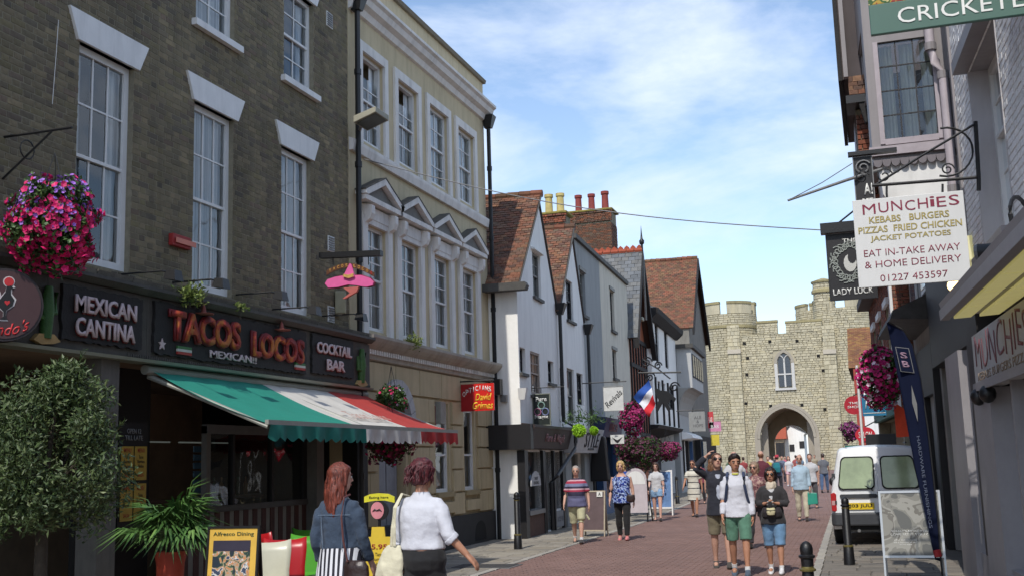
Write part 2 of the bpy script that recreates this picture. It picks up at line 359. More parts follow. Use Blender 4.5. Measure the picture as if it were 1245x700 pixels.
pavr = strip(lambda y: road_x(y)[1]+.132, lambda y: 7, -.1, -.012, 'pavement', M_pave)
far = MB()
for i in range(len(ys)-1):
    if ys[i] >= 60: a = road_x(ys[i]); b = road_x(ys[i+1]); far.quad(Vector((a[0],ys[i],-.002)),Vector((a[1],ys[i],-.002)),Vector((b[1],ys[i+1],-.002)),Vector((b[0],ys[i+1],-.002)))
far.build('far_paving', M_road, road, kind='stuff')
bl = []; y = 14.6; row = 0
while y < 60:
    st = .105 if y < 34 else .21; ln = .21 if y < 34 else .42
    a,b = road_x(y); x = a+(.0 if row%2 else -.105)
    while x < b:
        x0,x1 = max(x,a),min(x+ln-.007,b)
        if x1-x0 > .02: bl.append((Vector(((x0+x1)/2,y+st/2,-.012+R.uniform(-.0025,.001))), Vector((x1-x0,0,0)), Vector((0,0,.02)), Vector((0,-(st-.004),0))))
        x += ln
    y += st; row += 1
pieces('paver', bl, M_paver, road)
def slabs(fx0, fx1, y0, y1, par, m, w=.6, l=.45):
    bl = []; y = y0; row = 0
    while y < y1:
        ll = l*R.choice((1,1.2,.8)); a,b = fx0(y+ll/2),fx1(y+ll/2); x = a-R.uniform(0,w)
        while x < b:
            ww = w*R.uniform(.8,1.3); x0,x1 = max(x,a),min(x+ww-.012,b)
            if x1-x0 > .04: bl.append((Vector(((x0+x1)/2,y+ll/2,-.006+R.uniform(-.002,.003))), Vector((x1-x0,0,0)), Vector((0,0,.018)), Vector((0,-(ll-.012),0))))
            x += ww
        y += ll; row += 1
    pieces('paving_slab', bl, m, par)
slabs(lambda y: -8.55 if y < 24.4 else -8.0-.05*(y-24.4), lambda y: road_x(y)[0]-.16, 9, 62, pavl, M_slab)
slabs(lambda y: road_x(y)[1]+.14, lambda y: 1.42-.057*(y-11.4), 9, 60, pavr, M_slabr, .5, .4)
for side, par in ((0,pavl),(1,pavr)):
    kb = []; y = 12
    while y < 62:
        c = road_x(y+.45)[side]+(-.076 if side == 0 else .066); kb.append((Vector((c,y+.45,0-.008)), Vector((.135,0,0)), Vector((0,0,.03)), Vector((0.0,-.89,0)))); y += .9
    pieces('kerb', kb, M_kerb, par, 60)
# iron covers let into the left pavement
for k,(px,py) in enumerate(((590,688),(640,652))):
    g = onG(px,py); f = HF(g.x,g.y,0); cv = T('access_cover', ['dark iron cover in the left pavement at the bottom edge of the photo','small iron cover in the left pavement beside the black bollard'][k], 'manhole cover', (g.x,g.y,0))
    w = .55 if k == 0 else .25
    MB().box(f,-w,w,-.4*w*1.6,.4*w*1.6,-.01,.009).build('cover_frame', M_steel, cv); MB().box(f,-w+.05,w-.05,-.4*w*1.6+.05,.4*w*1.6-.05,.0,.014).build('cover_plate', mat('iron_plate',(62,60,58),.7,.2,20,.4,90), cv)

# ------------------------------------------------------------------ windows
def sash(fr, u0, u1, z0, z1, par, cols=2, rows=(2,2), n=-.1, mf=None, fw=.06, curtain=True, mid=None, cm=None, gap=0.0):
    """a sash window in its opening: frame part with pane and glazing_bar sub-parts, curtain behind"""
    mf = mf or M_sash; mid = mid if mid is not None else (z0+z1)/2
    w = MB(); w.box(fr,u0,u0+fw,n-.05,n+.04,z0,z1); w.box(fr,u1-fw,u1,n-.05,n+.04,z0,z1); w.box(fr,u0+fw,u1-fw,n-.05,n+.04,z1-fw,z1); w.box(fr,u0+fw,u1-fw,n-.05,n+.045,z0,z0+fw*1.2)
    w.box(fr,u0+fw,u1-fw,n-.03,n+.03,mid-.02,mid+.02)
    wo = w.build('window', mf, par)
    bars = MB(); spans = [(z0+fw*1.2,mid-.02,rows[0],n-.012),(mid+.02,z1-fw-gap,rows[1],n+.008)]
    for a,b,r,nn in spans:
        uu = [u0+fw+(u1-u0-2*fw)*i/cols for i in range(cols+1)]; zz = [a+(b-a)*i/r for i in range(r+1)]
        for i in range(1,cols): bars.box(fr,uu[i]-.011,uu[i]+.011,nn-.012,nn+.014,a,b)
        for j in range(1,r): bars.box(fr,u0+fw,u1-fw,nn-.011,nn+.012,zz[j]-.011,zz[j]+.011)
        for i in range(cols):
            for j in range(r):
                e = .001; t = R.uniform(-.002,.002)
                MB().quad(fr.P(uu[i]+e,nn+t,zz[j]+e),fr.P(uu[i+1]-e,nn-t,zz[j]+e),fr.P(uu[i+1]-e,nn-t,zz[j+1]-e),fr.P(uu[i]+e,nn+t,zz[j+1]-e)).build('pane', M_glass, wo, recalc=False)
    if bars.v: bars.build('glazing_bar', mf, wo)
    if curtain:
        c = MB(); k = 28
        for i in range(k+1):
            u = u0+(u1-u0)*i/k; nn = n-.085+.02*math.sin(i*2.1)+.01*math.sin(i*.9)
            sk = curtain == 'sides' and .28 < i/k < .72
            c.v += [fr.P(u,nn-(.5 if sk else 0),z0),fr.P(u,nn-(.5 if sk else 0),z1)]
        for i in range(k):
            if curtain == 'sides' and .26 < (i+.5)/k < .74: continue
            c.f.append((2*i,2*i+2,2*i+3,2*i+1))
        c.build('curtain', cm or M_curt, wo, smooth=True)
    return wo
def leadmat(): return M_lead

# ------------------------------------------------------------------ LEFT 1: the brick house with the cantina
b1 = T('brick_house', 'dark yellow stock brick house with white lintels above the cantina fascia', 'building', (-8.4,10,0))
ops = []
for a,b in ((10.15,11.15),(12.45,13.42),(14.78,15.72),(7.6,8.6)): ops.append((a,b,4.08,6.65))
for a,b in ((10.2,11.15),(12.45,13.42),(14.85,15.82),(7.6,8.6)): ops.append((a,b,7.79,9.35))
wall(FL,4.0,17.08,3.85,11.6,ops,-.42,-.005).build('wall', M_mort, b1)
lint = []
for a,b,c,d in ops:
    g0,g1 = a-.06,b+.07; t0,t1 = a-.22,b+.24
    MB().prism(FL,[(g0,d),(g1,d),(t1,d+.35),(t0,d+.35)],-.3,.035).build('lintel', M_white, b1); lint.append((t0+.02,t1-.02,d,d+.35))
bb = brick_blocks(FL,4.0,17.08,3.92,11.6,[(a,b,c,d) for a,b,c,d in ops]+[(l[0]+.1,l[1]-.1,l[2],l[3]) for l in lint], depth=.010, n=-.011)
pieces('brick', bb, M_stock, b1)
for i,(a,b,c,d) in enumerate(ops):
    lo = i < 4
    sash(FL,a,b,c,d,b1,cols=3 if lo else 2,rows=(2,2),n=-.12,fw=.085 if lo else .07,mid=c+(d-c)*(.49 if lo else .5),curtain='sides' if i in (0,4,6) else True)
    if not lo: MB().box(FL,a-.1,b+.12,-.12,.08,c-.1,c-.005).build('window_sill', M_white, b1)
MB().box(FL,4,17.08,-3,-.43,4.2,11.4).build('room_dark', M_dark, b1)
MB().box(FL,4,17.1,-.5,.1,11.6,11.75).build('coping', M_lead, b1)
# thin cable on the brick, alarm box, vents
tag(MB().tube([FL.P(9.75,.03,6.75),FL.P(9.73,.03,6.3),FL.P(9.7,.03,5.75)],.004,5).build('bell_wire', M_white), 'thin pale wire hanging down the dark brick at the far left', 'wire')
a_ = FL.hit(206,284); b_ = FL.hit(232,309)
al = T('alarm_box', 'small red alarm box on the brick between the first two tall windows', 'alarm box', FL.P(a_[0],0,b_[1]))
MB().box(FL,a_[0]-.02,b_[0]-.10,0.0,.07,b_[1]+.03,a_[1]).build('housing', mat('alarm_red',(150,40,38),.6), al, bevel=.008); MB().box(FL,a_[0]+.02,b_[0]-.02,.085,.095,b_[1]+.07,a_[1]-.05).build('panel', mat('alarm_print',(205,120,100),.5), al)
for px,py,lb in ((400,25,'small white air vent high on the brick beside the upper sash window'),(402,297,'small white air vent in the brick above the sombrero sign bracket'),(402,382,'small white air vent in the brick just above the fascia')):
    u,z = FL.hit(px,py); v = T('air_vent', lb, 'vent', FL.P(u,0,z)); MB().box(FL,u-.11,u+.11,0,.015,z-.13,z+.13).build('vent_frame', M_white, v)
    for k in range(6): MB().box(FL,u-.09,u+.09,.015,.03,z-.11+k*.04,z-.09+k*.04).build('slat', M_steel, v)
# fascia
MF = mat('fascia_grey', (84,80,74), .85, .15, 3, .2, 40, dirt=.35); MFd = mat('signboard_black', (30,27,26), .75, .2, 6, .25, 30)
M_slate = mat('old_slab', (112,108,98), .9, .2, 4, .3, 40, isl=.1, dirt=.3)
fa = T('shop_fascia', 'weathered grey fascia board running the width of the cantina', 'shop fascia', FL.P(13,0,3.0))
for a,b in ((4,9.55),(9.555,11.26),(11.265,15.27),(15.275,17.5)): MB().box(FL,a,b,-.3,.18,3.04,3.80).build('fascia_panel', MF, fa)
MB().along(FL,[(-.3,3.805),(.22,3.805),(.3,3.86),(.3,3.90),(-.3,3.98)],4,17.5).build('ledge', M_lead, fa)
u = 4.0
while u < 17.3:
    w = R.uniform(.5,.7); w = min(w,17.4-u); MB().along(FL,[(-.2,3.985),(.22,3.915),(.24,3.97),(-.2,4.06)],u,u+w-.015).build('coping_stone', M_slate, fa); u += w
MB().along(FL,[(.0,3.0),(.24,3.0),(.26,3.035),(.0,3.035)],4,17.5).build('drip_rail', mat('pale_rail',(140,145,132),.6), fa)
rf = MB()
for i in range(150): u = 10.9+i*.044; rf.box(FL,u,u+.025,.183,.2,3.05,3.085)
rf.build('dentil_trim', MF, fa, kind='stuff')
def ragged(u0,u1,z0,z1,n0,n1,name,m,par,amp=.014,seed=1):
    r = random.Random(seed); p = []; st = .05
    def run(a,b,f):
        k = max(2,int(abs(b-a)/st))
        for i in range(k): p.append(f(a+(b-a)*i/k))
    j = lambda: r.uniform(-amp,amp)
    run(u0,u1,lambda t:(t,z0+j())); run(z0,z1,lambda t:(u1+j(),t)); run(u1,u0,lambda t:(t,z1+j())); run(z1,z0,lambda t:(u0+j(),t))
    return MB().prism(FL,p,n0,n1).build(name,m,par)
M_pinkw = mat('letter_pink_white', (200,180,180), .6, .08, 20); M_red = mat('letter_red', (150,40,36), .6); M_orange = mat('letter_orange', (176,84,40), .6, .25, 9)
M_letd = mat('letter_dark_red', (110,26,30), .6)
DY, UP = Vector((0,1,0)), Vector((0,0,1))
def sgn(u0,u1,z0,z1,lab,lines,seed):
    s = T('sign_board', lab, 'shop sign', FL.P((u0+u1)/2,.2,z0)); ragged(u0,u1,z0,z1,.182,.225,'board',MFd,s,seed=seed)
    for (t,c,z,w,h,m,bd,dp) in lines:
        if dp: text(t,FL.P(c+.012,.226,z-.012),DY,UP,w*1.01,h*1.02,M_letd,s,.012,bd+.02,name='letter_backing')
        text(t,FL.P(c,.240 if dp else .227,z),DY,UP,w,h,m,s,.02,bd)
    return s
sgn(9.74,11.12,3.14,3.735,'ragged black sign reading MEXICAN CANTINA in pink edged letters',[('MEXICAN',10.44,3.55,1.06,.19,M_pinkw,.02,1),('CANTINA',10.44,3.30,1.02,.20,M_pinkw,.02,1)],1)
s = sgn(11.36,15.15,3.12,3.76,'long ragged black sign reading TACOS LOCOS in big red letters',[('MEXICAN!!',13.1,3.215,1.15,.1,M_pinkw,.015,0)],2)
M_tl = blotch('taco_letter', [(120,34,34),(150,44,38),(168,70,38),(176,100,44)], 5)
text('TACOS',FL.P(12.42,.228,3.50),DY,UP,1.62,.40,M_letd,s,.03,.055,name='letter_backing'); text('TACOS',FL.P(12.42,.262,3.50),DY,UP,1.58,.37,M_tl,s,.02,.03)
text('LOCOS',FL.P(14.27,.228,3.44),DY,UP,1.5,.38,M_letd,s,.03,.055,name='letter_backing'); text('LOCOS',FL.P(14.27,.262,3.44),DY,UP,1.46,.35,M_tl,s,.02,.03)
for uc in (12.32,14.32):   # little sombreros over the letter C
    MB().lathe(FL.P(uc,.27,3.70),[(.005,.14),(.02,.10),(.035,.03),(.13,.0),(.135,.012),(.04,-.005)],12).build('small_hat', mat('hat_tan',(140,76,66),.7), s, smooth=True)
for uc,zc in ((11.95,3.2),(14.93,3.22)):
    for k,cc in enumerate(((60,110,60),(190,190,180),(160,50,40))): MB().box(FL,uc-.15,uc+.15,.226,.25,zc-.0-.035*k+.02,zc+.033-.035*k+.02).build('flag_band', mat('flagband%d'%k,cc,.6), s)
star = [(11.5+.075*math.cos(a)*(1 if i%2 else .42),3.24+.075*math.sin(a)*(1 if i%2 else .42)) for i,a in enumerate([math.pi/2+math.pi/5*(k+1) for k in range(10)])]
MB().prism(FL,star,.226,.24).build('star', M_pinkw, s)
s = sgn(15.35,16.78,3.16,3.77,'ragged black sign reading COCKTAIL BAR at the right of the fascia',[('COCKTAIL',16.06,3.57,1.2,.17,M_pinkw,.02,1),('BAR',16.1,3.32,.62,.17,M_pinkw,.02,1)],3)
# cactus cut-outs
M_cac = mat('cactus_green',(58,96,44),.6,.2,10,.3,40); M_sand = mat('cactus_sand',(170,140,90),.7,.2,10)
for uc,z0,lb,sc in ((9.50,3.12,'painted green cactus cut-out between the round sign and the cantina sign',1.0),(17.08,3.10,'tall thin green cactus cut-out at the right end of the fascia',1.05)):
    c = T('cactus_cutout', lb, 'sign ornament', FL.P(uc,.2,z0))
    mb = MB(); mb.tube([FL.P(uc,.22,z0),FL.P(uc,.23,z0+.3*sc),FL.P(uc+.02,.23,z0+.55*sc)],[.06,.075,.04],10)
    mb.tube([FL.P(uc,.23,z0+.2),FL.P(uc-.12,.23,z0+.22),FL.P(uc-.14,.23,z0+.42*sc)],[.035,.035,.025],8); mb.tube([FL.P(uc,.23,z0+.26),FL.P(uc+.12,.23,z0+.28),FL.P(uc+.13,.23,z0+.5*sc)],[.035,.035,.025],8)
    mb.build('cactus', M_cac, c, smooth=True); MB().prism(FL,[(uc-.2,z0-.03),(uc-.08,z0-.07),(uc+.1,z0-.05),(uc+.2,z0-.02),(uc+.1,z0+.05),(uc-.12,z0+.04)],.19,.25).build('sand', M_sand, c)
# round projecting sign at far left (cockerel emblem), seen three-quarter on
g = onX(20,372,-8.0); fc = Fr((g.x,g.y),(.62,.78)); fc.n = Vector((.78,-.62,0)); rs = T('round_sign', 'round maroon projecting sign with a cockerel emblem at the left edge', 'hanging sign', (g.x,g.y,3.1))
def disc(fr, r, n0, n1, zc, uc=0, k=32): return MB().prism(fr,[(uc+r*math.cos(2*math.pi*i/k),zc+r*math.sin(2*math.pi*i/k)) for i in range(k)],n0,n1)
zc = g.z; uc = -.12
disc(fc,.36,-.09,.07,zc,uc).build('disc', mat('sign_rim',(40,32,34),.6), rs); disc(fc,.335,.071,.078,zc,uc).build('face', mat('sign_maroon',(66,42,44),.6,.1), rs)
M_cw = mat('emblem_white',(190,185,185),.5); M_cb = mat('emblem_black',(20,18,18),.5); M_cr = mat('emblem_red',(185,40,44),.5)
def blob(pts,n0,n1,nm,m): return MB().prism(fc,[(uc+x,zc+y) for x,y in pts],n0,n1).build(nm,m,rs)
def circ(x,y,r,k=12): return [(x+r*math.cos(2*math.pi*i/k),y+r*math.sin(2*math.pi*i/k)) for i in range(k)]
bodyp = [(-.04,-.15),(.03,-.15),(.012,-.11),(.015,-.06),(.07,-.01),(.085,.05),(.05,.10),(.05,.15),(.075,.16),(.05,.19),(.01,.18),(.0,.12),(-.05,.04),(-.06,-.02),(-.01,-.07),(-.01,-.12)]
blob([(x*1.22,y*1.08) for x,y in bodyp],.079,.082,'emblem_outline',M_cw); blob(bodyp,.083,.087,'cockerel',M_cb)
blob(circ(.03,.225,.055),.079,.082,'emblem_outline',M_cw); blob(circ(.03,.225,.045),.083,.087,'comb',M_cr); blob(circ(-.12,.08,.085),.079,.0815,'emblem_outline',M_cw); blob(circ(-.12,.08,.072),.0825,.086,'tail',M_cr)
blob([(.02,-.01),(.045,.02),(.04,.04),(.025,.035),(.02,.028),(.012,.037),(-.003,.035),(-.004,.018)],.088,.09,'heart',M_cr)
text("Nando's",fc.P(uc-.0,.079,zc-.245),fc.d,UP,.46,.12,M_cr,rs,.004,.01,.3,arc=-.07)
MB().box(FL,g.y-.1,g.y-.04,0,.25,zc-.05,zc+.05).build('bracket', M_black, rs)
# spot lamps on arms above the fascia
for k,(px,py,lb) in enumerate(((212,333,'black floodlight on an arm above the TACOS lettering'),(270,343,'black floodlight on a long arm below the middle tall window'),(342,358,'black floodlight on an arm below the right tall window'),(383,376,'black floodlight above the COCKTAIL BAR sign'),(440,384,'black floodlight beside the drainpipe above the cactus'))):
    p = onX(px,py,-7.75); s = T('spot_lamp', lb, 'floodlight', p,'floodlights lighting the cantina fascia'); b = FL.P(p.y-.12,0,p.z+.03)
    MB().tube([b,p+Vector((-.1,-.1,.03)),p],.012,6).build('arm', M_black, s)
    f = HF(p.x,p.y,90); MB().hexa([p+Vector(v) for v in ((-.09,-.09,-.06),(.07,-.09,-.09),(.07,.09,-.09),(-.09,.09,-.06),(-.07,-.07,.05),(.05,-.07,.04),(.05,.07,.04),(-.07,.07,.05))]).build('housing', M_black, s)
# ground floor shopfront of the cantina
sf = T('shopfront', 'dark open cantina shopfront with grey posts under the fascia', 'shopfront', FL.P(13,0,0))
MPI = mat('post_grey', (98,94,88), .8, .15, 3, .15, 40, dirt=.3); M_wd = mat('near_black_paint', (19,17,17), .7)
for a,b in ((6.0,6.3),(10.52,10.84),(15.66,15.9),(17.1,17.5)): MB().box(FL,a,b,-.15,.13,0,3.0).build('post', MPI if a < 16 else M_wd, sf)
for a,b,c,d in ((4,6,-.2,-.1),(10.84,12.2,-.5,-.42)): MB().box(FL,a,b,c,d,0,3.0).build('panel', M_wd, sf)
M_int = mat('cantina_interior',(128,108,88),.9,.3,1.2); MB().box(FL,4,17.5,-3,-2.9,0,3.6).build('back_wall', M_int, sf); MB().box(FL,4,17.5,-2.9,.0,2.999,3.02).build('ceiling', M_int, sf); MB().box(FL,17.3,17.5,-4.9,-.16,0,3).build('side_wall', M_dark, sf)
MB().box(FL,4,17.5,-4.9,-.2,.0,.02).build('floor', mat('dark_floor',(40,34,30),.6), sf)
# window with striped boarding below
MB().box(FL,12.9,15.66,-.12,-.02,1.16,1.24).build('sill', mat('sill_dark',(60,58,55),.6), sf)
for a,b in ((12.9,13.0),(13.55,13.6),(14.6,14.66),(15.56,15.66)): MB().box(FL,a,b,-.12,-.04,1.24,2.3).build('mullion', MPI if a < 13 else M_wd, sf)
MB().box(FL,12.9,15.66,-.12,-.03,2.2,2.32).build('transom', mat('transom_grey',(92,92,92),.6), sf)
for a,b in ((13.0,13.55),(13.6,14.6),(14.66,15.56)): MB().quad(FL.P(a,-.08,1.24),FL.P(b,-.08,1.24),FL.P(b,-.08,2.2),FL.P(a,-.08,2.2)).build('pane', M_glassd, sf, recalc=False)
bd = []; u = 12.3
while u < 15.62:
    i = int((u-12.3)/.12); MB().box(FL,u,u+.115,-.10,-.06 if i%2 else -.05,.12,1.155).build('stripe_board', mat('board_cream',(120,116,108),.8,.15) if i%2 else mat('board_brown',(70,40,34),.8,.2), sf); u += .12
MB().box(FL,12.3,15.66,-.1,-.02,0,.118).build('base_board', M_wd, sf)
# bottles and light strip inside the window
for k in range(3): MB().box(FL,13.1+k*.85,13.7+k*.85,-1.2,-1.16,2.12,2.14).build('light_strip', mat('strip_light',(110,116,112),.5,emit=((210,220,210),.06)), sf)
shelf = MB(); shelf.box(FL,13.0,15.5,-1.0,-.7,1.3,1.34); shelf.build('counter', mat('counter_wood',(70,48,34),.6), sf)
for k in range(6):
    u = 14.2+k*.2; z = 1.34; b = T('bottle', 'dim glass bottle on the counter inside the cantina window', 'bottle', FL.P(u,-.85,z),'bottles on the counter inside the cantina window'); MB().lathe(FL.P(u,-.85+R.uniform(-.05,.05),z),[(.03,0),(.034,.05),(.034,.16),(.012,.21),(.012,.27)],8).build('glass_body', mat('bottle%d'%(k%3),((150,160,150),(60,90,70),(140,110,70))[k%3],.2), b, smooth=True)
for k in range(7):
    MB().box(FL,12.98+.0,13.25,-.3,-.28,1.3+k*.11,1.38+k*.11).build('leaflet', mat('leaflet_blue',(60,84,96),.6), sf)
# posters on the black pier
def poster(fr,u0,u1,z0,z1,n,mbg,lines,name,par,rt=None,frame=None):
    o = MB().box(fr,u0,u1,n-.008,n,z0,z1).build(name,mbg,par); rt = rt or fr.d
    for (t,zf,wf,hf,m) in lines:
        text(t,fr.P((u0+u1)/2,n+.002,z0+(z1-z0)*zf),rt,UP,(u1-u0)*wf,(z1-z0)*hf,m,o,.001,.01)
    return o
M_yel = mat('menu_yellow',(160,130,52),.6,.1); M_or2 = mat('menu_orange',(196,110,40),.6,.1); M_ink = mat('ink_black',(30,26,24),.6); M_inkr = mat('ink_red',(150,44,36),.6); M_tick = mat('notice_white',(120,120,118),.6)
pa_ = FL.hit(147,560,-.02)[0]; pb_ = FL.hit(178,560,-.02)[0]; pm_ = (pa_+pb_)/2
mn = T('menu_poster_case', 'yellow menu posters with red and black print on the black pier', 'menu', FL.P(11.25,0,1.4))
MB().box(FL,pa_-.03,pb_+.03,-.06,-.03,1.0,2.3).build('back_board', M_wd, mn)
for j,(a,b) in enumerate(((pa_,pm_-.015),(pm_+.015,pb_))):
    for i,(c,d) in enumerate(((1.62,2.02),(1.15,1.58))): poster(FL,a,b,c,d,-.015,M_yel,[('MENU',.88,.6,.12,M_inkr),('Tacos\nBurritos\nNachos',.55,.6,.4,M_ink),('SALSA',.15,.5,.1,M_inkr)],'poster',mn)
text('OPEN 12\nTILL LATE',FL.P(pm_,-.025,2.16),DY,UP,(pb_-pa_)*.7,.16,M_tick,mn,.003,.01)
# awning
aw = T('striped_awning', 'green, white and red scalloped awning sloping out over the cantina front', 'awning', FL.P(14.4,0,2.9))
X0,X1,Z0,Z1 = .12,1.72,2.92,2.22
bys = [11.45,13.98,15.98,17.42]; fys = [11.48,14.05,16.0,17.6]
cloth = [mat('awning_green',(26,128,110),.85,.08,2.5,.12,25),mat('awning_white',(196,192,184),.85,.10,2.5,.12,25),mat('awning_red',(170,54,46),.85,.08,2.5,.12,25)]
cv = [mat('valance_green',(20,104,94),.85),mat('valance_white',(190,188,184),.85),mat('valance_red',(160,40,40),.85)]
for k in range(3):
    mb = MB(); nu,nv = 12,14
    for i in range(nu+1):
        for j in range(nv+1):
            a = i/nu; t = j/nv; y = (bys[k]*(1-t)+fys[k]*t)*(1-a)+(bys[k+1]*(1-t)+fys[k+1]*t)*a; sag = -.05*math.sin(math.pi*t)+.006*math.sin(y*9)
            mb.v.append(FL.P(y,X0+(X1-X0)*t,Z0+(Z1-Z0)*t+sag))
    for i in range(nu):
        for j in range(nv): q = i*(nv+1)+j; mb.f.append((q,q+1,q+nv+2,q+nv+1))
    mb.build('canopy_panel', cloth[k], aw, smooth=True)
    va = MB(); n_ = int((fys[k+1]-fys[k])/.02); cols_ = []
    for i in range(n_+1):
        y = fys[k]+(fys[k+1]-fys[k])*i/n_; ph = abs(math.sin(math.pi*(y-fys[0])/.22)); nn = X1+.015+.02*math.sin(y*13)
        va.v += [FL.P(y,X1+.02,Z1-.005),FL.P(y,nn,Z1-.1),FL.P(y,nn+.01*math.sin(y*30),Z1-.15-.05*ph)]
    for i in range(n_): q = 3*i; va.f += [(q,q+3,q+4,q+1),(q+1,q+4,q+5,q+2)]
    va.build('valance', cv[k], aw, smooth=True)
M_alu = mat('pale_aluminium',(150,150,142),.5,.08,metal=.2)
MB().box(FL,11.44,17.63,X1-.03,X1+.018,Z1-.005,Z1+.05).build('front_bar', M_alu, aw)
for y in (11.5,14.4,17.5): MB().tube([FL.P(y,.05,2.86),FL.P(y+.02,.55,2.66),FL.P(y+.02,X1-.03,2.19)],[.035,.03,.028],8).build('folding_arm', M_alu, aw)
MB().tube([FL.P(11.35,.1,2.93),FL.P(17.5,.1,2.93)],.06,10).build('roller', M_alu, aw)
text('Tacos Locos',FL.P(15.2,1.22,2.45),DY,Vector((-.92,0,.4)),1.3,.28,mat('awning_print',(176,140,128),.85),aw,.002,.0,.3)
tw = onX(300,475,-7.6)

# ------------------------------------------------------------------ LEFT 2: the cream stucco building
b2 = T('cream_building', 'cream stucco townhouse with white pedimented sash windows and white cornice', 'building', (-8.4,20.8,0))
M_cream = mat('cream_stucco',(200,185,152),.9,.06,1.5,.12,30,dirt=.22); M_creamL = mat('cream_block',(188,171,137),.9,.08,2,.15,40,isl=.04,dirt=.2)
M_trim = mat('white_trim',(224,220,214),.7,.05,3,.1,30,dirt=.28)
u_0,u_1 = 17.12,24.42
w2 = [(17.72,18.6,7.5,9.22),(19.17,20.27,7.5,9.22),(20.83,21.94,7.5,9.22),(22.5,23.62,7.5,9.22)]
w2 = [(17.62,18.58,7.52,9.2),(19.22,20.24,7.52,9.2),(20.86,21.94,7.52,9.2),(22.54,23.62,7.52,9.2)]
w1 = [(17.75,18.62,4.1,6.0),(19.25,20.2,4.1,6.0),(20.93,21.88,4.1,6.0),(22.6,23.55,4.1,6.0)]
g0 = [(18.3,19.5,0.1,2.95),(21.0,21.75,1.15,2.95),(22.65,23.32,1.15,2.88)]
wall(FL,u_0,u_1,3.6,10.85,w2+w1,-.4,0).build('wall', M_cream, b2)
wall(FL,u_0,u_1,.62,3.6,g0,-.4,-.03).build('ground_wall', M_creamL, b2)
MB().box(FL,u_0,u_1,-8,-.41,0,10.6).build('building_mass', M_dark, b2)
# ashlar blocks, each one a piece
zz = [.66,1.13,1.60,2.06,2.52,3.02,3.56]
blk = []
for i in range(6):
    u = u_0-(.45 if i%2 else 0)
    while u < u_1:
        for a,b in rect_clip(max(u,u_0),min(u+1.15,u_1),zz[i],zz[i+1],[(p[0]-.12,p[1]+.12,p[2]-.2 if p[2] > 1 else 0,p[3]+.05) for p in g0]):
            blk.append((FL.P((a+b)/2,-.005,(zz[i]+zz[i+1])/2),FL.d*(b-a-.015),FL.n*.05,Vector((0,0,zz[i+1]-zz[i]-.03))))
        u += 1.15
for c,U,Nn,V in blk: MB().hexa([c-U/2-Nn/2-V/2,c+U/2-Nn/2-V/2,c+U/2*.99+Nn/2-V/2*.97,c-U/2*.99+Nn/2-V/2*.97,c-U/2-Nn/2+V/2,c+U/2-Nn/2+V/2,c+U/2*.99+Nn/2+V/2*.97,c-U/2*.99+Nn/2+V/2*.97]).build('stone_block', M_creamL, b2)
MB().box(FL,u_0,u_1,-.4,.05,0,.64).build('plinth', mat('plinth_black',(42,41,42),.8,.15,4,.1), b2)
va = [(23.02+.35*math.cos(math.pi-math.pi*i/8)+.35,.2+.28*math.sin(math.pi*i/8)) for i in range(9)]; MB().prism(FL,[(23.02,.06)]+va+[(23.72,.06)],.02,.056).build('cellar_vent', M_dark, b2)
MB().along(FL,[(0,9.82),(.06,9.84),(.1,9.95),(.2,10.0),(.24,10.1),(.3,10.14),(.3,10.2),(0,10.26)],u_0,u_1+.1).build('cornice', M_trim, b2)
MB().along(FL,[(-.42,10.78),(.06,10.78),(.08,10.86),(-.42,10.9)],u_0,u_1+.05).build('parapet_coping', mat('coping_grey',(120,112,96),.9,.15), b2)
MB().along(FL,[(0,7.2),(.07,7.2),(.1,7.34),(.1,7.4),(0,7.44)],u_0,u_1).build('sill_band', M_trim, b2)
for a,b,c,d in w2:
    mb = MB(); mb.box(FL,a-.16,a,0,.05,c-.08,d); mb.box(FL,b,b+.16,0,.05,c-.08,d); mb.box(FL,a-.16,b+.16,0,.05,d,d+.18); mb.build('architrave', M_trim, b2)
    i = w2.index((a,b,c,d)); sash(FL,a,b,c,d,b2,cols=2,rows=(2,2),n=-.1,curtain='sides' if i < 2 else True,gap=.34 if i < 2 else 0)
for i,(a,b,c,d) in enumerate(w1):
    mb = MB(); mb.box(FL,a-.2,a,0,.06,c-.1,d+.12); mb.box(FL,b,b+.2,0,.06,c-.1,d+.12); mb.box(FL,a,b,0,.06,d,d+.12); mb.build('architrave', M_trim, b2)
    sash(FL,a,b,c,d,b2,cols=2,rows=(2,3),n=-.1,curtain='sides' if i%2 else True)
    m_ = (a+b)/2; hw = .80
    MB().box(FL,a-.15,b+.15,.0,.07,6.1,6.32).build('frieze', M_trim, b2)
    for q in (a-.14,b+.02): MB().along(FL,[(0,5.85),(.05,5.88),(.07,6.0),(.16,6.05),(.2,6.15),(.2,6.3),(0,6.34)],q,q+.14).build('bracket', M_trim, b2)
    pd = MB(); pd.box(FL,m_-hw,m_+hw,0,.2,6.36,6.45)
    for s_ in (-1,1): pd.prism(FL,[(m_,6.78),(m_,6.90),(m_+s_*(hw+.03),6.53),(m_+s_*(hw+.03),6.455),(m_+s_*(hw-.07),6.455)][::s_],0,.22)
    pd.build('pediment', M_trim, b2)
    MB().prism(FL,[(m_-hw+.1,6.452),(m_+hw-.1,6.452),(m_,6.75)],.0,.12).build('tympanum', mat('tympanum_grey',(120,116,110),.8), b2)
    MB().prism(FL,[(m_-hw-.05,6.545),(m_,6.925),(m_+hw+.05,6.545),(m_+hw+.05,6.525),(m_,6.902),(m_-hw-.05,6.525)],0,.23).build('lead_cap', M_lead, b2)
MB().along(FL,[(0,3.56),(.05,3.58),(.08,3.72),(.2,3.8),(.26,3.86),(.3,3.92),(.3,3.97),(0,4.02)],u_0+.3,u_1+.15).build('string_cornice', mat('cornice_grey',(168,160,148),.8,.1,3,.1,dirt=.3), b2)
dn = MB()
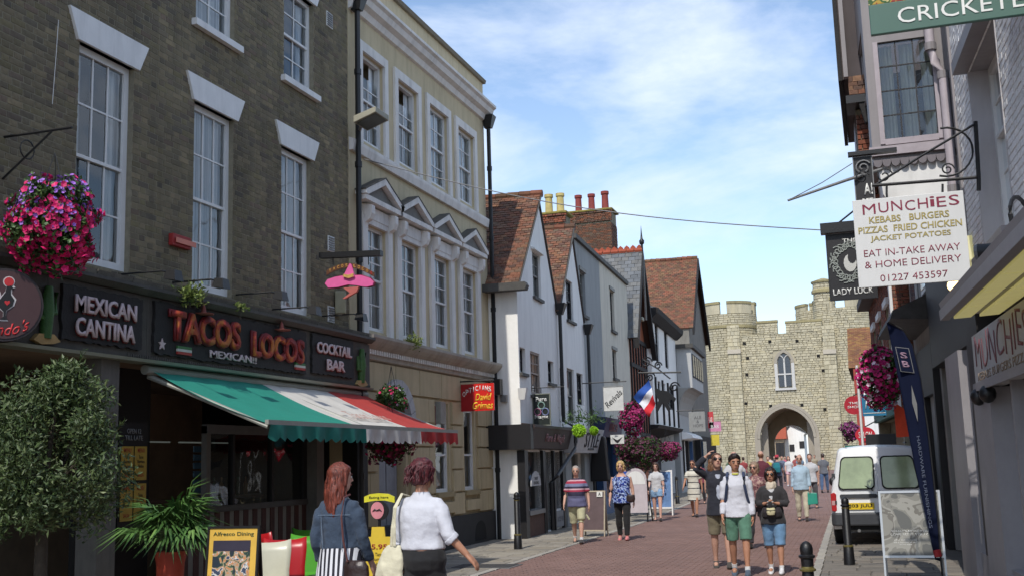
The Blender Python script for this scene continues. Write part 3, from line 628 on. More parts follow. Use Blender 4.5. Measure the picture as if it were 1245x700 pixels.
for i in range(70): dn.box(FL,17.45+i*.1,17.50+i*.1,.03,.12,3.66,3.74)
dn.build('dentil_trim', M_trim, b2, kind='stuff')
for i,(a,b,c,d) in enumerate(g0[1:]):
    sash(FL,a,b,c,d,b2,cols=1,rows=(1,1),n=-.12,mid=c+.75,curtain=False); MB().box(FL,a-.1,b+.1,-.1,.06,c-.1,c-.002).build('window_sill', mat('sill_cream',(150,134,100),.8), b2)
    MB().box(FL,a-.05,b+.15,0,.05,c-.42,c-.2).build('apron', M_creamL, b2)
MB().box(FL,21.02,21.22,-.1,-.085,2.5,2.93).build('window_poster', mat('poster_red',(140,34,36),.5), b2)
dr = MB().box(FL,18.36,19.45,-.25,-.2,.1,2.3).build('door', mat('door_grey',(150,152,158),.6,.05), b2)
for (a,b,c,d) in ((18.45,18.85,.3,1.1),(18.95,19.35,.3,1.1),(18.45,18.85,1.25,2.15),(18.95,19.35,1.25,2.15)): MB().box(FL,a,b,-.2,-.185,c,d).build('door_panel', mat('door_grey2',(138,140,146),.6), dr)
for nm,r0,r1,m,n0_,n1_ in (('door_arch',.58,.8,mat('arch_white',(170,168,170),.6),-.02,.1),):
    for i in range(9):
        a0,a1 = math.pi*i/9,math.pi*(i+1)/9-.02; cc = 18.95,2.45
        MB().prism(FL,[(cc[0]+r*math.cos(a),cc[1]+r*math.sin(a)*1.05) for r,a in ((r0,a0),(r1,a0),(r1,a1),(r0,a1))],n0_,n1_).build('arch_stone', m, b2)
# drainpipes
for (u,z0,z1,lb) in ((17.25,.0,9.9,'black drainpipe between the brick house and the cream building'),(24.42,.0,9.75,'black drainpipe at the far corner of the cream building')):
    d = T('drainpipe', lb, 'drainpipe', FL.P(u,.15,0)); MB().tube([FL.P(u,.12,z0),FL.P(u,.12,z1)],.05,10).build('pipe', M_black, d)
    MB().hexa([FL.P(u+a,n,z1+z) for a,n,z in ((-.07,.03,-.1),(.07,.03,-.1),(.07,.2,-.1),(-.07,.2,-.1),(-.14,.02,.2),(.14,.02,.2),(.14,.28,.2),(-.14,.28,.2))]).build('hopper', M_black, d)
    for z in (1.5,3.3,5.2,6.9,8.6): MB().tube([FL.P(u,.12,z),FL.P(u,.12,z+.1)],.065,10).build('collar', M_black, d)
# flood lamp on the pipe, wire across the street
p = onX(450,143,-7.9); lm = T('street_floodlight', 'square grey floodlight fixed to the black drainpipe high up', 'floodlight', FL.P(17.25,.1,p.z-.1))
MB().hexa([p+Vector(v) for v in ((-.2,-.25,-.14),(.22,-.25,.0),(.22,.3,.0),(-.2,.3,-.14),(-.2,-.25,-.02),(.22,-.25,.1),(.22,.3,.1),(-.2,.3,.06))]).build('housing', mat('lamp_beige',(150,146,128),.6), lm, bevel=.01)
MB().quad(p+Vector((-.17,-.2,-.142)),p+Vector((.2,-.2,-.012)),p+Vector((.2,.25,-.012)),p+Vector((-.17,.25,-.142))).build('lens', mat('lamp_lens',(70,72,60),.2), lm)
MB().tube([FL.P(17.25,.15,p.z-.1),p+Vector((-.15,0,-.06))],.03,8).build('arm', M_steel, lm)
wa = FL.P(17.3,.2,7.05); wb = onY(1000,280,17.0); wp = [wa.lerp(wb,t)+Vector((0,0,-.25*math.sin(math.pi*t))) for t in [i/20 for i in range(21)]]
tag(MB().tube(wp,.009,5).build('overhead_wire', M_steel), 'thin grey wire strung across the street from the cream building', 'wire')
# ------------------------------------------------------------------ roofs made of tiles
M_tile = mat('roof_tile', (128,80,58), .9, .38, .8, .3, 60, isl=.2, hue=[(108,72,56),(126,82,60),(96,70,58),(114,88,70),(84,62,52),(132,92,66),(100,84,68),(116,74,58)], dirt=.15)
M_tile2 = mat('roof_tile_lichen', (128,84,60), .95, .3, .5, .3, 60, isl=.2, hue=[(112,72,56),(124,78,58),(104,78,58),(116,88,62),(92,68,56),(108,78,58),(128,78,58)], dirt=.2)
M_slt = mat('roof_slate', (96,98,100), .6, .15, 3, .15, 50, isl=.14, hue=[(96,99,102),(84,88,92),(108,108,106),(92,92,90)], dirt=.2)
M_batt = mat('roof_underlay', (70,50,40), .9)
def roof_plane(p0, e, s, W_, S_, par, m, tw=.17, tg=.1, limit=300, thick=.02, name='roof_tile', trim=None, under=True):
    """p0 eave start, e unit along eave, s unit up the slope"""
    e = Vector(e).normalized(); s = Vector(s).normalized(); n = e.cross(s)
    if n.z < 0: n = -n
    if under: a=p0-n*.06; MB().hexa([a,a+e*W_,a+e*W_+s*S_,a+s*S_,a+n*.05,a+e*W_+n*.05,a+e*W_+s*S_+n*.05,a+s*S_+n*.05]).build('roof', M_batt, par)
    bl = []; t = 0; row = 0
    while t < S_-tg*.4:
        x = -(tw/2 if row%2 else 0)
        while x < W_:
            x0,x1 = max(x,0),min(x+tw-.006,W_); q = (x0+x1)/2
            if x1-x0 > .03 and (trim is None or trim(q,t)):
                wob = R.uniform(-.004,.006)+.02*noise.noise(Vector((q*.5,t*.6,p0.x)))
                bl.append((p0+e*q+s*(t+tg*.65)+n*(.012+wob), e*(x1-x0), n*thick, (s*(tg*1.35)-n*.018)*(1+R.uniform(-.04,.04))))
            x += tw
        t += tg; row += 1
    pieces(name, bl, m, par, limit)
def rvec(fr, du, dn, dz): return fr.d*du+fr.n*dn+Vector((0,0,dz))
M_wh = mat('limewash_white',(238,236,230),.85,.05,.6,.25,12,dirt=.14); M_grey = mat('stucco_grey',(150,153,152),.9,.06,1.2,.15,20,dirt=.2)
M_crm2 = mat('stucco_offwhite',(206,200,184),.9,.05,1.2,.15,20,dirt=.2)
M_wood = mat('black_timber',(30,27,26),.8,.2,8,.3,40); M_bars = mat('sash_dark',(36,34,36),.6); M_wfr = mat('window_grey_frame',(120,118,112),.6)
def gable(u0,u1,ue0,ua,za,z0e,z1e,ops,par,fr,depth,m,back=-8):
    """white gable front with openings: lower wall plus gable triangle cut round its windows"""
    lo = [o for o in ops if o[3] <= min(z0e,z1e)-.02]; hi = [o for o in ops if o not in lo]; zc = min([o[2] for o in hi]+[min(z0e,z1e)])-.02
    lo = [o for o in lo if o[3] < zc]
    mb = wall(fr,u0,u1,0,zc,lo,-.35,0)
    def eu(z):   # left/right edge at height z
        l = u0 if z < z0e else u0+(ua-u0)*(z-z0e)/(za-z0e); r = u1 if z < z1e else u1-(u1-ua)*(z-z1e)/(za-z1e); return l,r
    zs = sorted({zc,z0e,z1e,za,*[o[2] for o in hi],*[o[3] for o in hi]}); zs = [z for z in zs if z >= zc]
    for i in range(len(zs)-1):
        a,b = zs[i],zs[i+1]; hs = sorted([o for o in hi if o[2] < b-1e-4 and o[3] > a+1e-4]); la,ra = eu(a); lb,rb = eu(b); xs = [(la,lb)]
        for o in hs: xs += [(o[0],o[0]),(o[1],o[1])]
        xs.append((ra,rb))
        for j in range(0,len(xs),2): mb.prism(fr,[(xs[j][0],a),(xs[j+1][0],a),(xs[j+1][1],b),(xs[j][1],b)],-.35,0)
    mb.build('wall', m, par)
    w = MB(); w.box(fr,u0,u0+.3,back,-.351,0,z0e); w.box(fr,u1-.3,u1,back,-.351,0,z1e); w.box(fr,u0+.3,u1-.3,back,back+.3,0,z0e); w.build('side_wall', m, par)
    MB().box(fr,u0+.3,u1-.3,-1.2,-1.0,0,z1e).build('room_dark', M_dark, par)
def opening(fr,px0,px1,py0,py1,off=0,w=None):
    u0,_ = fr.hit(px0,py0,off); u1,_ = fr.hit(px1,py1,off); _,z1 = fr.hit((px0+px1)/2,py0,off); _,z0 = fr.hit((px0+px1)/2,py1,off); return (u0,u1,z0,z1)
# --- house A
A1 = T('gabled_house', 'white gabled house with steep red tile roof and shop, beside the cream building', 'building', FA.P(2,0,0))
opsA = [(1.62,2.46,5.78,6.9),(.1,.62,3.78,4.36),(1.08,2.06,3.32,4.36),(2.92,3.58,3.72,4.28),(.25,1.75,.6,1.95),(2.0,2.9,.02,1.95),(3.0,3.9,.5,1.95)]
gable(0,4.12,0,2.38,8.46,5.98,5.88,opsA,A1,FA,6,M_wh)
sash(FA,1.62,2.46,5.78,6.9,A1,2,(1,2),-.1,M_wfr,.05,curtain=True); sash(FA,.1,.62,3.78,4.36,A1,3,(1,1),-.12,M_bars,.04,curtain=False)
sash(FA,1.08,2.06,3.32,4.36,A1,3,(1,2),-.06,mat('sash_faded',(160,146,134),.7),.05); sash(FA,2.92,3.58,3.72,4.28,A1,2,(1,1),-.12,M_bars,.04,curtain=False)
for a,b,z in ((1.55,2.53,5.76),(.03,.70,3.76),(1.0,2.15,3.30),(2.85,3.66,3.70)): MB().box(FA,a,b,-.1,.07,z-.07,z).build('window_sill', M_lead, A1)
MB().along(FA,[(0,6.92),(.1,6.92),(.1,6.95),(0,7.0)],1.5,2.56).build('drip_mould', M_wh, A1)
sA = math.hypot(2.38+.22,8.52-5.78)
roof_plane(FA.P(-.22,.1,5.78), -FA.n, rvec(FA,2.6,0,2.74), 8.0, sA, A1, M_tile)
roof_plane(FA.P(4.2,.02,5.74), -FA.n, rvec(FA,-1.82,0,2.78), 8.0, math.hypot(1.82,2.78), A1, M_tile, limit=0)
rg = MB()
for i in range(26): rg.tube([FA.P(2.38,.14-i*.31,8.52),FA.P(2.38,.14-i*.31-.30,8.53)],.1,8)
rg.build('ridge_tiles', M_tile2, A1, kind='stuff')
for s_,(ue,ze) in enumerate(((-.2,5.8),(4.16,5.76))): MB().tube([FA.P(ue,.12-.09*s_,ze),FA.P(2.38,.12-.09*s_,8.5)],.02,6).build('verge_edge', M_lead, A1)
MB().along(FA,[(-7,5.62),(.3,5.62),(.34,5.72),(.3,5.80),(-7,5.80)],-.42,-.16).build('gutter', M_lead, A1)
# shop of house A
M_brn = mat('shop_brown',(52,40,38),.6,.15,4); M_shb = mat('shop_black',(24,22,24),.5)
fz = T('shop_fascia', 'dark brown shop fascia with faded lettering Pure Magik below the white gable', 'shop fascia', FA.P(2,0,2))
MB().along(FA,[(0.02,2.0),(.2,2.02),(.32,2.46),(.34,2.5),(.34,2.56),(0.02,2.6)],-.05,4.1).build('board', M_brn, fz); MB().box(FA,-.30,-.052,-1.5,.3,2.0,2.56).build('return_board', M_shb, fz)
text('Pure & Magik',FA.P(2.3,.275,2.25)+FA.n*.0,FA.d,Vector((FA.n.x*.25,FA.n.y*.25,1)),2.1,.26,mat('letter_dusty_pink',(150,110,112),.6),fz,.01,.01)
for a,b in ((-.05,.25),(1.75,2.0),(2.9,3.0),(3.9,4.1)): MB().box(FA,a,b,-.1,.08,0,1.98).build('shop_post', M_shb, A1)
MB().box(FA,.25,1.75,-.05,.1,.5,.6).build('shop_sill', M_steel, A1); MB().box(FA,.25,1.75,-.04,.06,0,.5).build('stall_riser', mat('brick_dark',(84,58,48),.9,.2,10,.3,60), A1)
for a,b,c,d in opsA[4:]: MB().quad(FA.P(a,-.08,c),FA.P(b,-.08,c),FA.P(b,-.08,d),FA.P(a,-.08,d)).build('shop_pane', M_glassd, A1, recalc=False)
MB().box(FA,2.98,3.92,0,.06,.06,.46).build('riser_sign', mat('riser_grey',(128,130,134),.6), A1); text('01 227 455',FA.P(3.5,.062,.26),FA.d,UP,.65,.12,mat('riser_ink',(90,90,98),.6),A1,.002)
# goods in the window: hanging clothes and posters
for k,(u,z,w,h,c,lb) in enumerate(((.55,1.1,.32,.55,(180,140,140),'pink and white poster in the lower shop window under the white gable'),(1.25,.9,.4,.5,(168,172,178),'pale poster in the lower shop window under the white gable'),(3.55,1.45,.18,.4,(200,70,120),'bright pink garment hanging in the far shop window'),(1.0,1.78,.5,.2,(90,130,130),'teal hat shelf at the top of the shop window'))):
    o = MB().box(FA,u-w/2,u+w/2,-.2,-.17,z-h/2,z+h/2).build('poster' if k < 2 else 'garment', blotch('poster_print%d'%k,[c,tuple(int(v*.8) for v in c),(220,205,200)],9) if k < 2 else mat('garment%d'%k,c,.9), None, loc=FA.P(u,-.2,z-h/2)); tag(o,lb,'poster' if k < 2 else 'garment')
sb = T('arched_board', 'white arch-topped notice board leaning in front of the shop window', 'sign board', FA.P(.7,.15,.6))
MB().prism(FA,[(.25,1.16)]+[(.72+.47*math.cos(math.pi-math.pi*i/12),1.16+.34*math.sin(math.pi*i/12)) for i in range(13)]+[(1.19,1.16)],.12,.14).build('panel', mat('panel_white',(176,176,176),.6), sb); text('TAROT\nREADING',FA.P(.72,.142,1.28),FA.d,UP,.5,.2,M_ink,sb,.002)
# projecting sign Pure Magik
def hang_sign(name, lb, px0,px1,py0,py1,Y,m,cat='hanging sign',th=.03,par_lines=(),border=None,fy=None):
    a = onY(px0,py0,Y); b = onY(px1,py1,Y); t = T(name, lb, cat, ((a.x+b.x)/2,Y,min(a.z,b.z)))
    f = Fr((a.x,Y),(1,0)); f.n = Vector((0,-1,0)); w = b.x-a.x; z0 = (onY((px0+px1)/2,py1,Y)).z; z1 = onY((px0+px1)/2,py0,Y).z
    MB().box(f,0,w,-th,0,z0,z1).build('panel', m, t, bevel=.004)
    if border: 
        q = MB(); e = border[0]; q.box(f,0,w,0,.012,z0,z0+e); q.box(f,0,w,0,.012,z1-e,z1); q.box(f,0,e,0,.012,z0+e,z1-e); q.box(f,w-e,w,0,.012,z0+e,z1-e); q.build('border', border[1], t)
    return t,f,w,z0,z1
M_lgreen = mat('sign_green_black',(26,34,30),.5); M_silv = mat('sign_border',(120,124,110),.5); M_ltw = mat('letter_white',(215,215,210),.5)
t,f,w,z0,z1 = hang_sign('hanging_sign','black hanging sign reading Pure Magik with a triangle knot on the white gabled house',647,670,478,517,25.6,M_lgreen,border=(.02,M_silv))
text('Pure',f.P(w/2,.005,z1-.13),f.d,UP,w*.62,.11,M_ltw,t,.006,.02); text('Magik',f.P(w/2,.005,z0+.2),f.d,UP,w*.78,.12,M_ltw,t,.006,.02)
cz = (z0+z1)/2+.02
for k in range(3):
    a0 = math.pi/2+k*2*math.pi/3; pts = [f.P(w/2+.11*math.cos(a0)+.085*math.cos(q/8*2*math.pi),.012,cz-.02+.10*math.sin(a0)+.085*math.sin(q/8*2*math.pi)) for q in range(9)]; MB().tube(pts,.014,6).build('knot', mat('knot%d'%k,((120,150,140),(150,90,120),(110,120,160))[k],.5), t)
MB().tube([f.P(-.35,-.0,z1+.14),f.P(w+.35,0,z1+.14)],.012,6).build('bracket', M_black, t); MB().tube([f.P(w/2,0,z1),f.P(w/2,0,z1+.14)],.01,6).build('hanger', M_black, t); 
# wall lamp, camera box
for px,py,lb in ((631,478,'small white wall lantern on the white gabled house'),(613,484,'small pale junction box on the sunlit white side wall')):
    u,z = FA.hit(px,py) if px > 626 else (0,onY(px,py,24.45).z); 
    if px > 626: tag(MB().hexa([FA.P(u+a,n,z+c) for a,n,c in ((-.05,.0,-.14),(.05,.0,-.14),(.05,.14,-.14),(-.05,.14,-.14),(-.1,0,.12),(.1,0,.12),(.1,.2,.12),(-.1,.2,.12))]).build('wall_lantern', M_white, None, loc=FA.P(u,0,z)), lb, 'lamp')
    else: p = onY(px,py,24.4); tag(MB().box(Fr((p.x,p.y),(1,0)),-.07,.07,-.05,.08,p.z-.08,p.z+.08).build('junction_box', M_steel, None, loc=p), lb, 'junction box')
p = onY(605,470,24.2); tag(MB().box(Fr((p.x,p.y),(1,0)),-.09,.09,-.1,.1,p.z-.18,p.z+.18).build('alarm_bell_box', M_black, None, loc=p),'black box fixed beside the red opticians sign','box')
# --- house B
B1 = T('gabled_house', 'second narrower white gabled house with STYLE shop, further along', 'building', FA.P(6,0,0))
opsB = [(5.5,6.4,5.64,6.8),(4.3,4.75,2.9,4.2),(5.2,6.15,2.75,4.26),(6.5,7.4,3.3,4.22),(4.9,6.7,.1,1.9)]
gable(4.16,7.85,0,6.45,8.42,5.84,5.96,opsB,B1,FA,6,M_wh)
sash(FA,5.5,6.4,5.64,6.8,B1,2,(1,2),-.1,M_bars,.05); sash(FA,5.2,6.15,2.75,4.26,B1,1,(1,1),-.1,M_wfr,.06,curtain=False); sash(FA,4.3,4.75,2.9,4.2,B1,2,(1,1),-.1,M_bars,.04,curtain=False); sash(FA,6.5,7.4,3.3,4.22,B1,3,(1,1),-.1,M_bars,.04,curtain=False)
MB().box(FA,5.42,6.5,-.1,.08,5.56,5.63).build('window_sill', M_lead, B1)
roof_plane(FA.P(4.02,.1,5.68), -FA.n, rvec(FA,2.43,0,2.8), 8.0, math.hypot(2.43,2.8), B1, M_tile, limit=250)
roof_plane(FA.P(7.9,.02,5.8), -FA.n, rvec(FA,-1.45,0,2.68), 8.0, math.hypot(1.45,2.68), B1, M_tile, limit=0)
rg = MB()
for i in range(26): rg.tube([FA.P(6.45,.14-i*.31,8.46),FA.P(6.45,.14-i*.31-.30,8.47)],.1,8)
rg.build('ridge_tiles', M_tile2, B1, kind='stuff')
MB().tube([FA.P(7.88,.03,5.82),FA.P(6.45,.03,8.46)],.02,6).build('verge_edge', M_lead, B1); MB().tube([FA.P(4.06,.12,5.7),FA.P(6.45,.12,8.46)],.025,6).build('verge_edge', M_lead, B1)
for u,zt,lb in ((4.12,5.75,'black drainpipe with hopper between the two white gabled houses'),(7.86,5.6,'black drainpipe with hopper at the far edge of the second white gable')):
    d = T('drainpipe', lb, 'drainpipe', FA.P(u,.1,0))
    pts = [(u,zt),(u,2.2),(u-.15,2.0),(u-1.9,1.35),(u-2.0,1.2),(u-2.0,.1)] if u < 5 else [(u,zt),(u,.1)]
    MB().tube([FA.P(a,.40 if (b < 2.7 and u < 5) else .12,b) for a,b in pts] if u > 5 else [FA.P(u,.1,zt),FA.P(u,.1,2.75),FA.P(u,.4,2.6),FA.P(u,.4,2.2),FA.P(u-.15,.4,2.0),FA.P(u-1.9,.3,1.35),FA.P(u-2.05,.18,1.2),FA.P(u-2.05,.18,.05)],.05,8).build('pipe', M_black, d)
    MB().hexa([FA.P(u+a,n,zt+z) for a,n,z in ((-.07,.03,-.16),(.07,.03,-.16),(.07,.18,-.16),(-.07,.18,-.16),(-.17,.02,.14),(.17,.02,.14),(.17,.28,.14),(-.17,.28,.14))]).build('hopper', M_black, d)
st = T('shop_fascia', 'pale grey slanting STYLE shop board under the second white gable', 'shop fascia', FA.P(6,0,1.9))
MB().along(FA,[(.02,1.92),(.34,1.92),(.52,2.58),(.02,2.62)],4.32,7.72).build('board', mat('board_pale',(184,184,184),.6,.08), st)
tv = Vector((FA.n.x*.27,FA.n.y*.27,1)); text('STYLE',FA.P(6.2,.445,2.27),FA.d,tv,1.9,.42,mat('letter_charcoal',(36,34,40),.6),st,.01,.0); MB().prism(FA,[(5.9,2.0),(6.7,2.0),(6.7,2.05),(5.9,2.05)],.34,.385).build('underline', M_black, st)
for a,b in ((4.2,4.9),(6.7,7.85)): MB().box(FA,a,b,-.02,.1,0,1.9).build('shop_post', M_grey, B1)
MB().quad(FA.P(4.9,-.1,.1),FA.P(6.7,-.1,.1),FA.P(6.7,-.1,1.9),FA.P(4.9,-.1,1.9)).build('shop_pane', M_glassd, B1, recalc=False)
# --- chimneys
def brick_stack(name,lb,px0,px1,py0,py1,off,pots,mb_,back=.9,band=.35,lich=True,limit=150):
    u0,z1 = FA.hit(px0,py0,off); u1,_ = FA.hit(px1,py0,off); _,z0 = FA.hit((px0+px1)/2,py1,off); f = FA.off(off)
    # the side towards the camera (perpendicular to the street) carries most of what is seen
    a = f.P(u0,0,0); xl = onY(px0,py0,a.y); xr = onY(px1,py0,a.y); fs = Fr((xl.x,a.y),(1,0)); fs.n = Vector((0,-1,0)); w = xr.x-xl.x; z1 = onY(px0,py0,a.y).z; z0 = onY(px0,py1,a.y).z
    t = T(name, lb, 'chimney', fs.P(w/2,0,z0)); MB().box(fs,.01,w-.01,-back,-.01,z0,z1-.02).build('core', M_mort, t)
    bs = brick_blocks(fs,0,w,z0,z1-band,depth=.03,n=-.01)+brick_blocks(Fr((fs.P(w,0,0).x,fs.o.y),(0,1)),0,back,z0,z1-band,depth=.03,n=-.01)
    bs += brick_blocks(fs,-.06,w+.06,z1-band+.01,z1-.09,depth=.09,n=-.01)+brick_blocks(fs,-.1,w+.1,z1-.09,z1-.01,depth=.13,n=-.01)
    pieces('brick', bs, mb_, t, limit)
    MB().box(fs,-.12,w+.12,-back-.08,.13,z1-.005,z1+.09).build('capping', mat('lichen_cap',(128,116,58),.95,.35,6,.4,40), t, bevel=.03)
    for (q,h,r,c) in pots: MB().lathe(fs.P(w*q,-back*.45,z1+.08),[(r*1.1,0),(r,.05),(r*.88,h*.82),(r*1.12,h*.86),(r*1.1,h),(r*.7,h)],14).build('chimney_pot', mat('pot%d'%c[0],c,.8,.15,6,dirt=.3), t, smooth=True)
    return t
M_rbr = mat('red_brick',(128,72,52),.9,.15,2,.3,80,isl=.2,hue=[(130,70,48),(112,66,50),(146,84,58),(96,62,52),(120,80,62)],dirt=.25); M_bbr = mat('brown_brick',(112,76,58),.9,.15,1.4,.3,80,isl=.2,hue=[(112,74,54),(92,68,56),(126,78,54),(84,66,56),(104,84,68)],dirt=.3)
brick_stack('chimney','small red brick chimney with two cream pots behind the first white gable',659,686,262,290,-3.0,[(.2,.8,.155,(178,160,100)),(.72,.8,.155,(184,166,106))],M_rbr)
brick_stack('chimney','large brown brick chimney stack with three tall red pots',693,742,260,310,-3.6,[(.15,.86,.16,(128,54,48)),(.48,.86,.16,(130,56,50)),(.82,.92,.17,(126,52,46))],M_bbr,1.2,.5)
# --- C: flat topped grey and off-white stucco
fC = FA.off(-.25); Cb = T('stucco_house', 'tall flat-topped stucco house, grey at one end and off-white at the other', 'building', fC.P(12,0,0))
uC0 = fC.hit(698,293)[0]; uC1 = fC.hit(728,317)[0]; uC2 = 18.0; zC = 8.45
oc = [opening(fC,704.5,712,331,382),opening(fC,741,747,354,401),opening(fC,741,746,424,458)]
oc = [(a,max(b,a+.8),c,d) for a,b,c,d in oc]; oc[2] = (oc[1][0],oc[1][1],oc[2][2],oc[2][3])
wall(fC,uC0-.1,uC1,2.6,zC,oc[:1],-.35,0).build('wall', M_grey, Cb); wall(fC,uC1,uC2,2.6,zC,oc[1:],-.35,.004).build('wall', M_crm2, Cb)
MB().box(fC,uC0-.1,uC2,-7,-.36,0,zC-.1).build('building_mass', M_grey, Cb)
MB().box(fC,uC0-.15,uC2+.02,-.4,.1,zC,zC+.14).build('parapet_coping', M_lead, Cb)
for i,(a,b,c,d) in enumerate(oc): sash(fC,a,b,c,d,Cb,2,(1,2),-.12,M_bars if i else M_wfr,.05,curtain=i==0); MB().box(fC,a-.1,b+.12,-.1,.09,c-.1,c-.004).build('window_sill', M_lead, Cb); MB().box(fC,a-.1,b+.1,-.05,.05,d+.004,d+.12).build('lintel', M_wfr, Cb)
MB().box(fC,uC0,uC2,-.5,-.3,0,2.6).build('shop_back', M_dark, Cb)
# blue shopfront and its neighbours below
M_blue = mat('shop_blue',(44,78,120),.5,.1,5)
bs_ = T('shopfront', 'blue painted shopfront below the stucco house', 'shopfront', fC.P(10.5,0,0))
for a,b in ((10.2,10.75),(13.0,13.4)): MB().box(fC,a,b,0,.22,0,2.45).build('pilaster', M_blue, bs_)
MB().box(fC,10.2,13.4,0,.18,0,.5).build('stall_riser', M_blue, bs_); MB().along(fC,[(0,2.45),(.3,2.45),(.42,3.05),(0,3.1)],10.1,13.4).build('fascia_board', mat('fascia_navy',(40,52,84),.5), bs_); text('LUNCH',fC.P(11.6,.37,2.75),fC.d,Vector((fC.n.x*.2,fC.n.y*.2,1)),1.4,.25,mat('letter_maroon',(130,60,70),.5),bs_,.01)
MB().quad(fC.P(10.75,.05,.5),fC.P(13,.05,.5),fC.P(13,.05,2.45),fC.P(10.75,.05,2.45)).build('shop_pane', M_glassd, bs_, recalc=False)
g2 = T('shopfront', 'grey shopfront with a curved lead canopy beyond the blue shopfront', 'shopfront', fC.P(15,0,0))
for a,b in ((13.5,13.8),(15.4,15.7),(17.6,17.9)): MB().box(fC,a,b,0,.18,0,2.5).build('pilaster', M_grey, g2)
MB().box(fC,13.45,18,0,.3,2.5,3.0).build('fascia_board', M_grey, g2); MB().quad(fC.P(13.8,.03,.3),fC.P(17.6,.03,.3),fC.P(17.6,.03,2.5),fC.P(13.8,.03,2.5)).build('shop_pane', M_glassd, g2, recalc=False); MB().box(fC,13.8,17.6,0,.15,0,.3).build('stall_riser', M_grey, g2)
# --- D: gable with slate roof, terracotta crest and finial
fD = FA.off(-.25); uD0 = 18.02; ap = fD.hit(769,306); ft = fD.hit(784,425); uA_,zA_ = 20.1,ap[1]; uD1 = 22.35
D1 = T('timber_gable_house', 'narrow dark timber gabled house with a slate roof and iron finial', 'building', fD.P(20,0,0))
MB().prism(fD,[(uD0,0),(uD1,0),(uD1,6.5),(uA_,zA_-.15),(uD0,6.6)],-7,0).build('wall', mat('timber_infill',(150,86,56),.85,.25,2.5,.2,30), D1)
for k in range(7): a = uD0+.1+k*.7; MB().box(fD,a,a+.14,0,.06,2.6,6.5).build('timber_post', M_wood, D1)
for z in (2.6,4.0,5.3,6.4): MB().box(fD,uD0,uD1,0,.075,z,z+.16).build('timber_rail', M_wood, D1)
for s_,(ue,ze) in enumerate(((uD0-.3,6.3),(uD1+.25,6.2))):
    MB().prism(fD,[(ue,ze-.35),(ue,ze+.0),(uA_,zA_+.02),(uA_,zA_-.4)],.25,.45).build('bargeboard', M_wood, D1)
e_ = rvec(fD,uA_-uD0+.3,0,zA_-6.35)
roof_plane(fD.P(uD0-.3,.4,6.35), -fD.n, e_, 8, e_.length, D1, M_slt, .28,.2,120,.012,'roof_slate')
e2 = rvec(fD,uA_-uD1-.25,0,zA_-6.25); roof_plane(fD.P(uD1+.25,.4,6.25), -fD.n, e2, 8, e2.length, D1, M_slt, .28,.2,0,.012,'roof_slate')
M_terr = mat('terracotta',(150,72,48),.85,.15,4)
for i in range(24): MB().tube([fD.P(uA_,.4-i*.33,zA_+.03),fD.P(uA_,.4-i*.33-.31,zA_+.03)],.1,8).build('ridge_tile', M_terr, D1)
cr_ = MB()
for i in range(30): cr_.prism(Fr((fD.P(uA_,.4-i*.26,0).x,fD.P(uA_,.4-i*.26,0).y),(-fD.n.x,-fD.n.y)),[(0,zA_+.1),(.22,zA_+.1),(.22,zA_+.17),(.11,zA_+.27),(0,zA_+.17)],-.02,.02)
cr_.build('ridge_crest', M_terr, D1, kind='stuff')
MB().lathe(fD.P(uA_,.4,zA_),[(.05,0),(.05,.25),(.1,.3),(.11,.42),(.05,.5),(.03,.7),(.005,1.05)],8).build('finial', M_black, D1, smooth=True)
MB().tube([fD.P(uA_,.42,zA_-.3),fD.P(uA_,.42,7.3)],.05,6).build('gable_post', M_wfr, D1)
# --- E: white house with dark hipped cornice
fE = FA.off(0); uE0,uE1,zE = 22.45,31.4,7.85
E1 = T('white_house', 'white rendered house with a dark overhanging cornice and timber windows', 'building', fE.P(27,0,0))
oe = [(23.9,25.1,5.9,7.7),(27.1,28.4,5.9,7.7),(24.0,25.0,4.0,5.1),(25.6,26.6,4.0,5.1),(28,29.5,4.0,5.1)]
wall(fE,uE0,uE1,3.15,zE,oe,-.4,0).build('wall', M_wh, E1); MB().box(fE,uE0,uE1,-7,-.41,3.15,zE).build('building_mass', M_wh, E1); MB().box(fE,uE0,uE1,-6,-1.0,0,3.15).build('ground_floor', mat('shop_dark',(50,46,46),.7), E1)
for a,b,c,d in oe: sash(fE,a,b,c,d,E1,2,(1,2),-.1,M_bars,.08,curtain=False)
MB().along(fE,[(-.3,zE-.25),(.12,zE-.25),(.4,zE),(.45,zE+.2),(-.3,zE+.25)],uE0-.4,uE1+.1).build('cornice', M_wood, E1)
MB().hexa([fE.P(uE0-.4,.45,zE+.2),fE.P(uE1,.45,zE+.2),fE.P(uE1,-5,zE+.2),fE.P(uE0-.4,-5,zE+.2),fE.P(uE0+1.2,-1.2,zE+.9),fE.P(uE1,-1.2,zE+.9),fE.P(uE1,-5,zE+.9),fE.P(uE0+1.2,-5,zE+.9)]).build('roof', M_lead, E1)
MB().along(fE,[(-.9,2.75),(.12,3.0),(.2,3.14),(-.9,3.14)],uE0-.05,uE1).build('jetty_beam', M_wood, E1)
for a in (23.0,25.3,27.2,29.0,30.8): MB().box(fE,a,a+.22,0,.07,3.2,5.2).build('timber_post', M_wood, E1)
